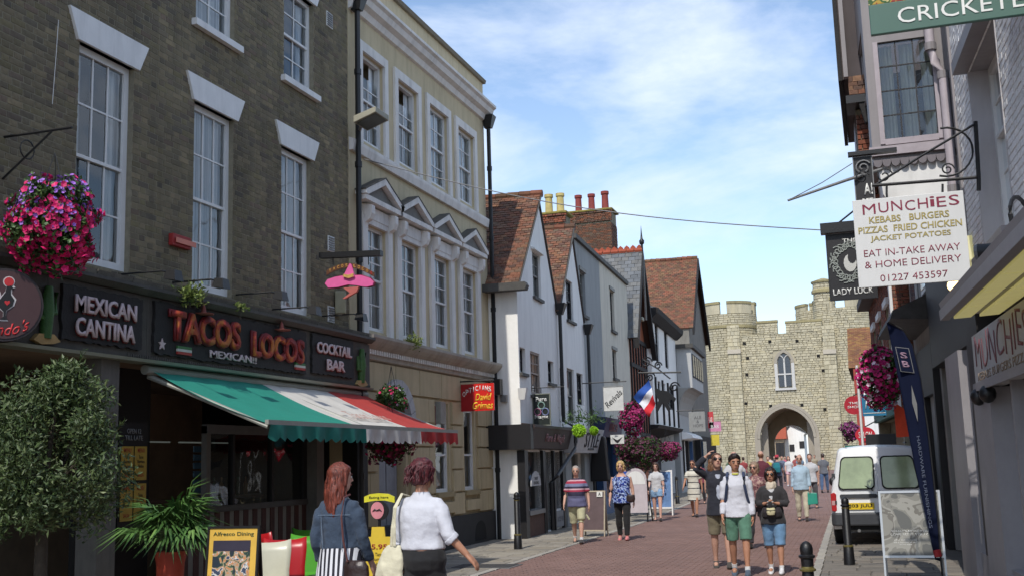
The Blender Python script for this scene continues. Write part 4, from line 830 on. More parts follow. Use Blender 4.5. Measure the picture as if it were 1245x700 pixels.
# --- H: oriel house
H1 = T('oriel_house', 'pale grey house with a coved jetty and oriel window before the big tiled roof', 'building', fE.P(35,0,0))
wall(fE,31.4,38.4,0,7.3,[(32.4,36.8,.3,2.6)],-.3,-.02).build('wall', mat('wall_pale',(168,168,164),.85,.06,1.5,dirt=.2), H1); MB().box(fE,31.4,38.4,-7,-.31,0,7.2).build('building_mass', M_wh, H1)
cov = [(-.1,3.9)]+[(.75*(1-math.cos(a)),3.9+1.3*math.sin(a)) for a in [math.pi/2*i/6 for i in range(7)]]+[(-.1,5.2)]
MB().along(fE,cov,31.5,37.6).build('coving', mat('coving_grey',(150,148,142),.8,.1,2), H1)
MB().box(fE,31.6,37.4,.0,.74,5.2,7.2).build('oriel', mat('oriel_white',(176,176,174),.6,.06,2,dirt=.15), H1)
for k in range(5): a = 32.0+k*1.1; o_ = MB().box(fE,a,a+.8,.745,.78,5.75,6.95).build('window', M_bars, H1); MB().box(fE,a+.06,a+.74,.782,.786,5.82,6.88).build('pane', mat('pane_dim',(96,104,112),.1), o_)
MB().box(fE,31.4,38.0,-.3,.9,7.2,7.4).build('cornice', M_lead, H1)
for a,b in ((32.4,32.7),(34.4,34.6),(36.5,36.8)): MB().box(fE,a,b,-.1,.05,.3,2.6).build('shop_post', M_blue if a > 36 else M_wood, H1)
MB().along(fE,[(0,2.65),(.6,2.7),(.5,2.85),(.2,3.0),(0,3.02)],32.2,36.9).build('door_hood', M_wh, H1)
# --- F: big tiled roof
fF = FA.off(.1); apF = fF.hit(843,315); ftF = fF.hit(858,420); uF = apF[0]; zF = apF[1]; uf1 = ftF[0]; zfe = 8.9; uf0 = uF-(uf1-uF)
F1 = T('tall_tiled_house', 'tall house with a huge mossy red tiled roof in front of the gate tower', 'building', fF.P(uF,0,0))
MB().prism(fF,[(uf0+.1,0),(uf1-.1,0),(uf1-.1,zfe),(uF,zF-.2),(uf0+.1,zfe)],-9,0).build('wall', mat('wall_dim',(120,116,108),.85,.1,1.5,dirt=.3), F1)
eF = rvec(fF,uF-uf0,0,zF-zfe); roof_plane(fF.P(uf0,.25,zfe), -fF.n, eF, 10, eF.length, F1, M_tile2, .24,.17,300)
eG = rvec(fF,uF-uf1,0,zF-zfe); roof_plane(fF.P(uf1,.25,zfe), -fF.n, eG, 10, eG.length, F1, M_tile2, .4,.3,0)
for ue in (uf0,uf1): MB().prism(fF,[(ue,zfe-.4),(ue,zfe+.02),(uF,zF+.02),(uF,zF-.45)],.2,.32).build('bargeboard', M_wood, F1)
MB().box(fF,uf0,uf1,.02,.3,0,2.9).build('shopfront', M_wood, F1); MB().box(fF,uf0+.5,uf0+2.5,.3,.4,.2,2.6).build('shop_pane', mat('pane_blue',(50,70,90),.2), F1)
rgF = MB()
for i in range(32): rgF.tube([fF.P(uF,.24-i*.32,zF+.05),fF.P(uF,.24-i*.32-.3,zF+.06+.02*math.sin(i))],.13,8)
rgF.build('ridge_tiles', M_tile2, F1, kind='stuff')

# ------------------------------------------------------------------ the gate tower
KY = 127.0; K = Fr((0,KY),(1,0)); K.n = Vector((0,-1,0))
def kx(px,py=480): return onY(px,py,KY).x
def kz(px,py): return onY(px,py,KY).z
M_st = mat('ragstone',(176,166,136),.95,.08,.35,.6,3.0,isl=.09,hue=[(188,180,154),(178,170,146),(196,187,160),(172,164,138),(190,180,150),(182,175,152),(166,158,134)],dirt=.3); M_stc = mat('ragstone_core',(168,160,138),.95,.15,1,.4,5); M_capst = mat('stone_cap',(150,140,104),.95,.2,.6,.4,4,dirt=.2); M_dress = mat('dressed_stone',(156,148,134),.9,.08,.8,.2,6)
ca = T('gate_tower', 'medieval stone gate with round towers, battlements and a pointed archway', 'gate', (-9.4,KY,0))
ax0,ax1 = kx(925,540),kx(990,540); ac = (ax0+ax1)/2; hwA = (ax1-ax0)/2; zs_ = 3.6; zap = 6.9
def arch_pts(hw,zt,zsp,n=10):
    c_ = (hw*hw-(zt-zsp)**2)/(-2*hw); # two-centred arch through (hw,zsp) and (0,zt)
    r_ = hw*0+0; k_ = ((zt-zsp)**2+hw*hw)/(2*hw); cx_ = hw-k_
    th = math.asin(min(1,(zt-zsp)/k_)); R_ = [(cx_+k_*math.cos(t),zsp+k_*math.sin(t)) for t in [th*i/n for i in range(n+1)]]
    return [(-x,z) for x,z in R_]+[(x,z) for x,z in R_[::-1][1:]]
ap_ = arch_pts(hwA,zap,zs_); cw0,cw1 = kx(887,450),kx(1018,450); zT = kz(960,404)
def in_arch(u,z,g=0): 
    x = abs(u-ac)
    if x > hwA+g: return False
    if z < zs_: return True
    for (a,b),(c,d) in zip(ap_[:-1],ap_[1:]):
        if a <= -x <= c or a <= x <= c: return z < b+(d-b)*0.5+g
    return False
mb = MB(); mb.box(K,cw0,ac-hwA,-8,-.1,0,zT); mb.box(K,ac+hwA,cw1,-8,-.1,0,zT)
for (a,b),(c,d) in zip(ap_[:-1],ap_[1:]): mb.prism(K,[(ac+a,b),(ac+c,d),(ac+c,zT),(ac+a,zT)],-8,-.1)
mb.build('curtain_wall', M_stc, ca)
wx0,wx1 = kx(945,450),kx(963,450); wz0,wz1 = kz(953,470),kz(953,428); wzs = wz1-1.0
sill_ok = lambda u,z: not in_arch(u,z,.45) and not (wx0-.35 < u < wx1+.35 and wz0-.4 < z < wz1+.3)
stones = []
def stone_rows(P_, D_, Nn_, u0, u1, z0, z1, ok, hmin=.18, hmax=.34, curve=None):
    z = z0
    while z < z1:
        h = min(R.uniform(hmin,hmax),z1-z); u = u0-R.uniform(0,.4)
        while u < u1:
            w = R.uniform(.3,.75); a,b = max(u,u0),min(u+w-.03,u1)
            if b-a > .08 and h > .08:
                m_ = (a+b)/2
                if ok is None or ok(m_,z+h/2):
                    d = R.uniform(.11,.15)
                    if curve: c, U, Nn = curve(m_,b-a,d); stones.append((c+Vector((0,0,z+h/2)),U,Nn,Vector((0,0,h-.03))))
                    else: stones.append((K.P(m_,-.12+d/2+D_,z+h/2),K.d*(b-a),K.n*d,Vector((0,0,h-.03))))
            u += w
        z += h
stone_rows(None,0,None,cw0,cw1,0,zT,sill_ok)
def drum(cx,cy,r,z0,z1,a0=-100,a1=100,name='drum_tower'):
    MB().lathe((cx,cy,0),[(r-.1,z0),(r-.1,z1)],36).build(name, M_stc, ca)
    def cv(m_,w,d):
        a = m_/r; n_ = Vector((math.sin(a),-math.cos(a),0)); return Vector((cx,cy,0))+n_*(r-.12+d/2), Vector((n_.y*-1,n_.x,0))*w, n_*d
    stone_rows(None,0,None,math.radians(a0)*r,math.radians(a1)*r,z0,z1,None,curve=cv)
def merlon_ring(cx,cy,r,z0,h,arcs):
    for a0,a1 in arcs:
        mbm = MB(); k = max(2,int((a1-a0)/8)); A = [math.radians(a0+(a1-a0)*i/k) for i in range(k+1)]
        for i in range(k):
            p = [Vector((cx+rr*math.sin(t),cy-rr*math.cos(t),0)) for t,rr in ((A[i],r-.5),(A[i+1],r-.5),(A[i+1],r),(A[i],r))]
            mbm.hexa([q+Vector((0,0,z0)) for q in p]+[q+Vector((0,0,z0+h)) for q in p])
        mbm.build('merlon', M_st, ca)
        mbc = MB()
        for i in range(k):
            p = [Vector((cx+rr*math.sin(t),cy-rr*math.cos(t),0)) for t,rr in ((A[i],r-.6),(A[i+1],r-.6),(A[i+1],r+.08),(A[i],r+.08))]
            mbc.hexa([q+Vector((0,0,z0+h+.002)) for q in p]+[q+Vector((0,0,z0+h+.3)) for q in p])
        mbc.build('merlon_cap', M_capst, ca)
# left drum
lx1 = kx(917,400); rL = 3.35; lcx = lx1-rL; zL = kz(885,380)
drum(lcx,KY+3.7,rL,0,zL); merlon_ring(lcx,KY+3.7,rL,zL,kz(870,369)-zL,[(-75,-8),(6,62),(75,120),(-120,-85)])
MB().lathe((lcx,KY+3.7,0),[(rL-.1,kz(890,397)),(rL+.1,kz(890,397)),(rL+.1,kz(890,395)+.1),(rL-.1,kz(890,395)+.2)],36).build('string_course', M_capst, ca)
# buttresses
for x0,x1,zt in ((887,902,kz(895,395)),(1003,1018,kz(1010,395))):
    a,b = kx(x0,450),kx(x1,450); zm = kz((x0+x1)/2,430)
    MB().box(K,a,b,-.1,.55,0,zm).build('buttress', M_stc, ca); MB().box(K,a+.1,b-.1,-.1,.3,zm,zt).build('buttress', M_stc, ca)
    for zz0,zz1,dd in ((0,zm,.6),(zm+.05,zt,.36)): stone_rows(None,dd,None,a,b,zz0,zz1,None,.3,.5)
    MB().along(K,[(.3,zm),(.72,zm),(.3,zm+.6)],a-.05,b+.05).build('buttress_cap', M_dress, ca)
# right tower block and turrets
rcx = kx(1030,450); rR = 3.3; zR = kz(1030,372)
drum(rcx,KY+3.5,rR,0,zR); merlon_ring(rcx,KY+3.5,rR,zR,.9,[(-90,-20),(5,70)])
drum(kx(1000,360)+.1,KY+1.5,1.15,zT-2,kz(1000,340)-.2); MB().lathe((kx(1000,360)+.1,KY+1.5,0),[(1.0,kz(1000,354)),(1.35,kz(1000,354)),(1.35,kz(1000,352)+.1),(1.0,kz(1000,350)+.2)],20).build('string_course', M_capst, ca)
MB().lathe((kx(1000,360)+.1,KY+1.5,0),[(1.3,kz(1000,340)-.2),(1.35,kz(1000,340)),(.2,kz(1000,337)+.1)],20).build('turret_cap', M_capst, ca)
drum(kx(990,380)+.2,KY+6.5,2.6,zT-2,kz(985,371)); merlon_ring(kx(990,380)+.2,KY+6.5,2.6,kz(985,371),.5,[(-90,-30),(-20,30)])
# middle battlements
for x0,x1 in ((920,945),(955,999)):
    a,b = kx(x0,395),kx(x1,395); z1 = kz(x0,390); MB().box(K,a,b,-.7,-.05,zT,z1-.25).build('merlon', M_st, ca); MB().box(K,a-.05,b+.05,-.75,.05,z1-.248,z1).build('merlon_cap', M_capst, ca); stone_rows(None,.05,None,a,b,zT,z1-.3,None)
pieces('stone', stones, M_st, ca, 300)
# putlog holes
for px,py in ((905,417),(936,415),(969,414),(1001,412),(909,435),(995,432),(908,455),(1001,450),(937,493),(975,492),(907,490),(1003,497)):
    x = kx(px,py); z = kz(px,py); MB().box(K,x-.17,x+.17,.0,.055,z-.15,z+.15).build('putlog_hole', M_dark, ca)
# arch moulding
for g,n0,n1,m in ((0,.02,.2,M_dress),(.32,.0,.1,M_dress)):
    o_ = arch_pts(hwA+g+.3,zap+g+.3,zs_); i_ = arch_pts(hwA+g,zap+g,zs_)
    for q in range(len(o_)-1): MB().prism(K,[(ac+i_[q][0],i_[q][1]),(ac+i_[q+1][0],i_[q+1][1]),(ac+o_[q+1][0],o_[q+1][1]),(ac+o_[q][0],o_[q][1])],n0,n1).build('arch_stone', m, ca)
for s_ in (-1,1): MB().box(K,ac+s_*(hwA+.31)-.3,ac+s_*(hwA+.31)+.3,.0,.14,0,zs_).build('jamb', M_dress, ca); MB().box(K,ac+s_*(hwA-.35)-.36,ac+s_*(hwA-.35)+.36,-2.2,-1.4,0,zs_+1.8).build('inner_jamb', M_dress, ca)
# inner narrower arch at the back of the passage
ib = arch_pts(hwA*.72,zap-1.7,zs_-.6); mb = MB(); mb.box(K,ac-hwA-.2,ac+ib[0][0]-.0,-8.6,-8,0,zap+.5); mb.box(K,ac+ib[-1][0],ac+hwA+.2,-8.6,-8,0,zap+.5)
for (a,b),(c,d) in zip(ib[:-1],ib[1:]): mb.prism(K,[(ac+a,b),(ac+c,d),(ac+c,zap+.5),(ac+a,zap+.5)],-8.6,-8)
mb.build('inner_arch', M_stc, ca)
# traceried window
wc = (wx0+wx1)/2; wh = (wx1-wx0)/2; wp_ = arch_pts(wh,wz1,wzs-.2,6)
MB().prism(K,[(wc+a*.86,b-.08) for a,b in wp_]+[(wx1-.12,wz0+.05),(wx0+.12,wz0+.05)],-.1,.02).build('window', mat('lead_glass',(70,76,84),.25,.2,8), ca)
wo_ = arch_pts(wh+.28,wz1+.35,wzs-.2,6)
for q in range(len(wo_)-1): MB().prism(K,[(wc+wp_[q][0],wp_[q][1]),(wc+wp_[q+1][0],wp_[q+1][1]),(wc+wo_[q+1][0],wo_[q+1][1]),(wc+wo_[q][0],wo_[q][1])],.0,.16).build('window_hood', M_dress, ca)
tr = MB(); tr.box(K,wc-.09,wc+.09,.02,.12,wz0,wzs+.3); tr.box(K,wx0,wx1,.02,.11,(wz0+wzs)/2-.08,(wz0+wzs)/2+.08); tr.box(K,wx0-.28,wx0+.05,.0,.15,wz0-.2,wzs-.2); tr.box(K,wx1-.05,wx1+.28,.0,.15,wz0-.2,wzs-.2); tr.box(K,wx0-.35,wx1+.35,0,.2,wz0-.35,wz0-.1)
for s_ in (-1,1): tr.tube([K.P(wc+s_*wh*(.5+.5*math.cos(t)),.07,wzs-.1+.75*math.sin(t)) for t in [math.pi*i/8 for i in range(9)]],.06,6)
tr.build('tracery', mat('tracery_pale',(190,188,184),.8), ca)
# --- what shows through the arch
th = T('white_house', 'white gabled house seen through the stone archway', 'building', (-8,168,0)); TF = Fr((0,168),(1,0)); TF.n = Vector((0,-1,0))
xa,xb = onY(954,540,168).x,onY(978,540,168).x; zt = onY(966,528,168).z; zap2 = onY(961,521,168).z; xm = onY(961,521,168).x
MB().prism(TF,[(xa,0),(xb,0),(xb,zt),(xm+2.2,zt+.2),(xm,zap2+.6),(xa,zt)],-6,0).build('wall', M_wh, th)
for px,py in ((963,544),(975,540)): p = onY(px,py,168); w_ = MB().box(TF,p.x-.35,p.x+.35,.01,.08,p.z-.5,p.z+.5).build('window', M_bars, th)
MB().prism(TF,[(xa-.3,zt-.05),(xm,zap2+.55),(xm,zap2+.85),(xa-.5,zt+.15)],-6,.2).build('roof', M_lead, th); MB().prism(TF,[(xm,zap2+.55),(xm+2.6,zt+.1),(xm+2.7,zt+.3),(xm,zap2+.85)],-6,.2).build('roof', M_lead, th)
t2 = T('red_roofed_house', 'house with an orange tiled roof seen through the left of the archway', 'building', (-12,165,0)); xa,xb = onY(938,540,165).x,onY(957,540,165).x; z0 = onY(948,533,165).z; z1 = onY(950,519,165).z; TG = Fr((0,165),(1,0)); TG.n = Vector((0,-1,0))
MB().box(TG,xa-1,xb-.6,-6,0,0,z0).build('wall', mat('wall_buff',(170,150,124),.8), t2); MB().hexa([Vector(v) for v in ((xa-1.5,164.6,z0),(xb,164.6,z0),(xb,171,z0),(xa-1.5,171,z0),(xa-1,167,z1+.5),(xb-.2,167,z1+.8),(xb-.2,168,z1+.8),(xa-1,168,z1+.5))]).build('roof', M_terr, t2)
for px in (946,951): p = onY(px,546,165); MB().box(TG,p.x-.3,p.x+.3,.01,.06,p.z-1,p.z+1).build('window', M_bars, t2)
# ------------------------------------------------------------------ RIGHT 1: white brick house over the kebab shop
LX = -FR.d                                           # reading direction on the right-hand facades
M_wbr = mat('white_painted_brick',(190,188,188),.7,.06,4,.3,60,isl=.06,hue=[(236,234,230),(226,224,222),(240,238,236),(230,227,224)],dirt=.2)
M_gpt = mat('grey_gloss_paint',(146,142,144),.45,.06,4,.05,30,dirt=.12); M_mauve = mat('mauve_grey_paint',(134,128,128),.5,.06,3,.05,30,dirt=.15)
r1 = T('white_brick_house', 'white painted brick house above the kebab shop on the right', 'building', FR.P(0,0,0))
uf = FR.hit(1184,160)[0]; un = FR.hit(1223,160)[0]; zh = FR.hit(1184,72)[1]; zs1 = 3.72
w0,w1_ = min(uf,un),max(uf,un); opR = [(w0,w1_,zs1,zh)]
wall(FR,-7,2.5,3.35,10,opR,-.4,-.012).build('wall', mat('white_mortar',(150,148,148),.9,.1,8), r1); MB().box(FR,-7,2.5,-5,-.41,0,9.9).build('building_mass', M_dark, r1)
pieces('brick', brick_blocks(FR,-7,2.5,3.4,10,opR,depth=.014,n=-.012), M_wbr, r1)
for k in range(2): MB().box(FR,(w1_ if k else w0)-.0-(.02 if k else 0),(w1_ if k else w0)+(.0 if k else .02),-.3,.01,zs1,zh).build('reveal', mat('reveal_paint',(186,182,182),.6,.05,3,dirt=.15), r1)
sash(FR,w0+.02,w1_-.02,zs1,zh,r1,3,(3,2),-.24,M_white,.09,mid=zs1+(zh-zs1)*.62)
MB().box(FR,w0-.05,w1_+.05,-.02,.16,zh,zh+.14).build('lintel', M_mauve, r1); MB().box(FR,w0-.08,w1_+.08,-.25,.14,zs1-.14,zs1-.003).build('window_sill', M_mauve, r1)
MB().box(FR,2.501,2.6,-.3,.03,3.4,10).build('corner_board', M_mauve, r1)
# lightbox canopy, fascia and shopfront of the kebab shop
ks = T('shop_canopy', 'grey shop canopy with yellow lit underside panels above the MUNCHIES fascia', 'shop canopy', FR.P(0,0,3.1))
uL = FR.off(.55).hit(1155,390)[0]
M_yp = mat('canopy_yellow',(208,205,172),.6,.06,3,emit=((220,210,130),.22))
MB().along(FR,[(0,3.22),(.62,3.06),(.64,3.13),(.05,3.36),(0,3.36)],-6,uL).build('hood', M_gpt, ks)
MB().along(FR,[(.56,2.96),(.64,2.96),(.645,3.058),(.56,3.058)],-6,uL).build('front_rail', M_gpt, ks)
for k in range(9): a = uL-.04-(k+1)*.95; MB().along(FR,[(.10,2.985),(.28,2.975),(.28,3.0),(.10,3.01)],a+.03,a+.93).build('yellow_panel', M_yp, ks); MB().along(FR,[(.36,2.972),(.52,2.965),(.52,2.99),(.36,2.998)],a+.03,a+.93).build('yellow_panel', M_yp, ks)
MB().box(FR,-6,uL,.0,.56,3.012,3.055).build('soffit', M_gpt, ks)
kf = T('shop_fascia', 'pale fascia board with red hand-painted MUNCHIES lettering over the kebab shop', 'shop fascia', FR.P(0,0,2.4))
uF0 = FR.off(.1).hit(1183,430)[0]
MB().box(FR,-6,uF0,-.1,.1,2.36,2.96).build('board', mat('board_offwhite',(172,172,172),.5,.06,3,dirt=.15), kf); MB().box(FR,-6,uF0+.02,.1,.13,2.33,2.42).build('moulding', M_gpt, kf)
text('MUNCHIES',FR.P(uF0-1.75,.102,2.74),LX,UP,3.1,.34,mat('letter_munch_red',(120,74,80),.6),kf,.004,-.012,0,wob=.10); text('KEBABS BURGERS PIZZAS',FR.P(uF0-1.75,.102,2.48),LX,UP,3.0,.09,mat('letter_tan',(140,124,108),.6),kf,.003,.01)
k1 = T('shopfront', 'grey painted kebab shop front with tall windows at the right edge', 'shopfront', FR.P(0,0,0))
c0 = FR.hit(1201,600)[0]; c1 = FR.hit(1222,600)[0]
cols_ = [(c1,c0),(FR.hit(1186,600)[0],FR.hit(1169,600)[0])]
for a,b in cols_: MB().box(FR,a,b,-.25,.06,0,2.35 if a < 1.9 else 2.95).build('pilaster', M_gpt, k1)
MB().box(FR,-6,c1-.9,-.15,.02,.45,.55).build('sill', M_gpt, k1); MB().box(FR,-6,cols_[1][1],-.2,.0,0,.42).build('stall_riser', M_gpt, k1)
for a in (c1-1.0,c1-2.0,c1-3.0): MB().box(FR,a,a+.08,-.12,.0,.42,2.36).build('mullion', M_gpt, k1)
for a,b in ((c1-3,c1-2),(c1-2,c1-1),(c1-.92,c1),(c0,cols_[1][0])): MB().quad(FR.P(a,-.2,.42),FR.P(b,-.2,.42),FR.P(b,-.2,2.36),FR.P(a,-.2,2.36)).build('shop_pane', M_glassd, k1, recalc=False)
for u,lb in ((uF0-.12,'small carved corbel under the left end of the kebab shop fascia'),(c1-.15,'carved corbel beside the grey pilaster of the kebab shop')): tag(MB().ell(FR.P(u,.1,2.27),.09,.09,.1,FR).build('corbel', M_black, None, smooth=True, loc=FR.P(u,.1,2.2)), lb, 'corbel')
yp = onY(1176,300,13.8); tag(MB().box(FR,yp.y-11.38-.18,yp.y-11.38+.18,.0,.06,3.55,4.12).build('yellow_board', M_yp, None, loc=FR.P(2.4,0,3.5)), 'blank yellow board fixed to the white brick right of the MUNCHIES hanging sign', 'board')
p = onY(1201,303,11.3); lm = T('cowl_lamp', 'grey and black cylindrical floodlight above the kebab shop canopy', 'floodlight', p); MB().tube([p+Vector((-.08,0,-.02)),p+Vector((.08,-.08,-.03)),p+Vector((.22,-.25,.08))],[.075,.075,.055],12).build('housing', M_black, lm, smooth=True); MB().tube([p+Vector((-.11,.01,-.02)),p+Vector((-.08,0,-.02))],[.072,.08],12).build('rim', M_steel, lm)
p = onY(1240,265,9.6)
tag(MB().tube([p+Vector((.09*math.cos(a),.18*math.cos(a),.17*math.sin(a))) for a in [2*math.pi*i/16 for i in range(17)]],.018,6).build('iron_hoop', M_black, None, loc=p), 'black iron hoop on the wall at the right edge', 'iron ring')
p = onY(1160,347,13.4); gl = T('globe_lamp', 'small lit round lamp hanging under the MUNCHIES sign', 'lamp', p); MB().ell(p,.075,.075,.075).build('globe', mat('lamp_warm',(255,226,170),.3,emit=((255,214,150),2.6)), gl, smooth=True); MB().tube([p+Vector((0,0,.07)),p+Vector((.25,.05,.16))],.012,6).build('arm', M_black, gl); MB().lathe(p+Vector((0,0,.05)),[(.05,0),(.03,.05)],8).build('cap', M_black, gl)
# --- the MUNCHIES hanging sign
ms = T('hanging_sign', 'white hanging sign MUNCHIES listing kebabs, burgers, pizzas and a phone number', 'hanging sign', onY(1110,345,12.5))
SY = 12.5; q = [onY(1036,244,SY),onY(1171,232,SY),onY(1181,340,SY),onY(1043,350,SY)]
mx0,mx1 = q[0].x,(q[1].x+q[2].x)/2; mz1,mz0 = (q[0].z+q[1].z)/2,(q[2].z+q[3].z)/2
Sg = Fr((mx0,SY),(1,0)); Sg.n = Vector((0,-1,0)); sw,sh = mx1-mx0,mz1-mz0
MB().box(Sg,0,sw,-.035,0,mz0,mz1).build('panel', mat('sign_white',(208,208,206),.5,.03,3,dirt=.06), ms, bevel=.004)
M_mr = mat('letter_crimson',(124,24,54),.5); M_gold = mat('letter_gold',(168,152,88),.5); M_goldd = mat('letter_gold_edge',(126,112,66),.5)
xx = .07
for ch,w_,dz in zip('MUNCHiES',(.17,.13,.14,.13,.13,.06,.12,.13),(-.01,.0,.012,-.004,.01,.03,.008,.02)): text(ch,Sg.P(xx*sw+w_*sw/2*.92,.001,mz1-.11*sh+dz*sh*.6-.0),Sg.d,UP,w_*sw*.70,sh*(.115),M_mr,ms,.003,.0); xx += w_*.89
for s_,zf,wf in (('KEBABS   BURGERS',.755,.72),('PIZZAS  FRIED CHICKEN',.645,.93),('JACKET POTATOES',.535,.72)): text(s_,Sg.P(sw*.5,.001,mz0+sh*zf),Sg.d,UP,sw*wf,sh*.078,M_goldd,ms,.002,.02,name='letter_backing'); text(s_,Sg.P(sw*.5,.003,mz0+sh*zf),Sg.d,UP,sw*wf,sh*.072,M_gold,ms,.002,.0)
for s_,zf,wf in (('EAT IN-TAKE AWAY',.38,.86),('& HOME DELIVERY',.25,.86),('01227 453597',.09,.6)): text(s_,Sg.P(sw*.5,.001,mz0+sh*zf),Sg.d,UP,sw*wf,sh*.078,M_mr,ms,.002,-.004)
br = T('iron_bracket', 'black scrolled wrought iron bracket carrying the MUNCHIES sign', 'bracket', onY(1188,200,12.55))
pt = lambda x,y: onY(x,y,12.55)
MB().tube([pt(1188,216),pt(1060,226)],.018,6).build('bar', M_black, br); MB().tube([pt(1187,150),pt(1120,190),pt(1066,224)],.014,6).build('stay', M_black, br); MB().tube([pt(1186,148),pt(1190,218),pt(1190,232)],.022,6).build('wall_plate', M_black, br)
def spiral(c,r,t0,turns,n=22,sg=1): return [c+Vector((r*(1-i/n*.75)*math.cos(t0+sg*turns*2*math.pi*i/n),0,r*(1-i/n*.75)*math.sin(t0+sg*turns*2*math.pi*i/n))) for i in range(n+1)]
MB().tube([pt(1150,185)+Vector((.27*math.cos(a),0,.27*math.sin(a))) for a in [-1.9+3.6*i/14 for i in range(15)]],.012,6).build('ring', M_black, br)
for px,py,r in ((1075,214,.09),(1152,206,.07),(1048,216,.08)): MB().tube(spiral(pt(px,py),r,0,1.4),.009,5).build('scroll', M_black, br)
for px in (1078,1146): MB().tube([pt(px,224),pt(px,236),pt(px+1,245)],.012,6).build('hook', M_black, br)
# --- the green pub sign
gs = T('pub_sign', 'dark green pub sign with white CRICKETERS lettering at the top right', 'pub sign', onY(1160,40,9.5)); GY = 9.5
g0_ = onY(1056,9,GY); g1_ = onY(1059,43,GY); GS = Fr((g1_.x,GY),(1,0)); GS.n = Vector((0,-1,0)); gz0 = g1_.z; gz1 = onY(1056,7,GY).z
MB().box(GS,0,1.60,-.05,0,gz0,gz1).build('panel', mat('pub_green',(62,96,84),.5,.05,3), gs, bevel=.006); text('CRICKETERS',GS.P(.83,.001,(gz0+gz1)/2),GS.d,UP,1.21,.135,M_ltw,gs,.006,.0)
MB().box(GS,0,1.60,-.04,-.003,gz1+.002,gz1+.9).build('picture_panel', blotch('pub_picture',[(140,60,50),(170,140,60),(60,90,50),(180,170,120)],6), gs); MB().tube([GS.P(-.02,-.02,gz1+.95),GS.P(1.6,-.02,gz1+.95)],.03,6).build('bar', M_black, gs)
# ------------------------------------------------------------------ RIGHT 2: jettied house
r2 = T('jettied_house', 'old jettied house with a mauve-grey bay window and dark overhanging top storey', 'building', FR.P(5,0,0))
JY = 14.95; J = Fr((0,JY),(1,0)); J.n = Vector((0,-1,0)); uJ = 3.42
jx = lambda x,y: onY(x,y,JY).x; jz = lambda x,y: onY(x,y,JY).z
bx0,bx1 = jx(1060,175),1.5; bz0,bz1 = jz(1100,194),8.4; bzc = jz(1100,244)
# bay: side wall towards the camera with a leaded window, front wall towards the street
wx_0,wx_1,wz_0,wz_1 = jx(1078,168)-.02,jx(1140,150),jz(1080,170)+.0,jz(1075,60)+.1
wall(J,bx0,bx1,bz0,bz1,[(wx_0,wx_1,wz_0,wz_1)],-.12,0).build('bay_side', M_mauve, r2)
JF = Fr((bx0,JY+.12),(-.057,1)); JF.n = Vector((-1,-.057,0)).normalized()
wall(JF,0.0,3.6,bz0,bz1,[(.3,1.6,5.8,7.4),(1.8,3.2,5.8,7.4)],-.12,0).build('bay_front', M_mauve, r2)
for a,b in ((.3,1.6),(1.8,3.2)): sash(JF,a,b,5.8,7.4,r2,3,(2,2),-.06,M_mauve,.05)
MB().box(J,bx0+.01,bx1,-3.6,-3.5,bz0,bz1).build('bay_far_side', M_mauve, r2)
wj = MB(); wj.box(J,wx_0-.06,wx_0,-.02,.03,wz_0-.06,wz_1); wj.box(J,wx_1,wx_1+.05,-.02,.03,wz_0-.06,wz_1); wj.box(J,wx_0,wx_1,-.02,.04,wz_0-.08,wz_0); w_ = wj.build('window', mat('bay_frame',(160,150,154),.5), r2)
nc,nr = 3,4
for i in range(nc):
    for j in range(nr):
        a,b = wx_0+(wx_1-wx_0)*i/nc,wx_0+(wx_1-wx_0)*(i+1)/nc; c,d = wz_0+(wz_1-wz_0)*j/nr,wz_0+(wz_1-wz_0)*(j+1)/nr; e = .006
        MB().quad(J.P(a+e,-.04+R.uniform(-.004,.004),c+e),J.P(b-e,-.04+R.uniform(-.004,.004),c+e),J.P(b-e,-.04,d-e),J.P(a+e,-.04+R.uniform(-.004,.004),d-e)).build('pane', M_glass, w_, recalc=False)
lb_ = MB()
for i in range(1,nc): x = wx_0+(wx_1-wx_0)*i/nc; lb_.box(J,x-.008,x+.008,-.05,-.03,wz_0,wz_1)
for j in range(1,nr): z = wz_0+(wz_1-wz_0)*j/nr; lb_.box(J,wx_0,wx_1,-.049,-.031,z-.008,z+.008)
lb_.build('glazing_bar', M_bars, w_)
cu_ = MB()
for i in range(31):
    x = wx_0+(wx_1-wx_0)*i/30; nn = -.2+.03*math.sin(i*1.7); cu_.v += [J.P(x,nn,wz_0-.1),J.P(x,nn,wz_1)]
for i in range(30):
    if (i//4)%3 != 2: cu_.f.append((2*i,2*i+2,2*i+3,2*i+1))
cu_.build('curtain', mat('curtain_cream',(176,176,158),.9), w_); MB().box(J,bx0+.05,bx1,-1.6,-1.5,bz0,bz1).build('room_dark', M_dark, r2)
MB().box(J,bx0-.04,bx1,-.1,.07,wz_0-.22,wz_0-.10).build('bay_sill', mat('bay_sill',(160,150,154),.5), r2)
sc_ = MB()
for i in range(9): a = bx0+i*.11; sc_.prism(J,[(a,bz0+.02),(a+.11,bz0+.02)]+[(a+.055+.052*math.cos(t),bz0-.02-.06*math.sin(t)) for t in [math.pi*k/6 for k in range(7)]],.0,.03)
sc_.build('scalloped_trim', mat('trim_mauve',(110,104,108),.6), r2, kind='stuff')
MB().prism(J,[(bx0+.06,bz0-.002),(bx1,bz0-.002),(bx1,bzc),(bx0+.16,bzc),(bx0+.09,bzc+.12)],-3.5,-.04).build('coving', M_white, r2)
MB().box(J,bx0+.3,bx1,-3.4,-.1,bzc-.14,bzc-.002).build('coving_base', M_mauve, r2)
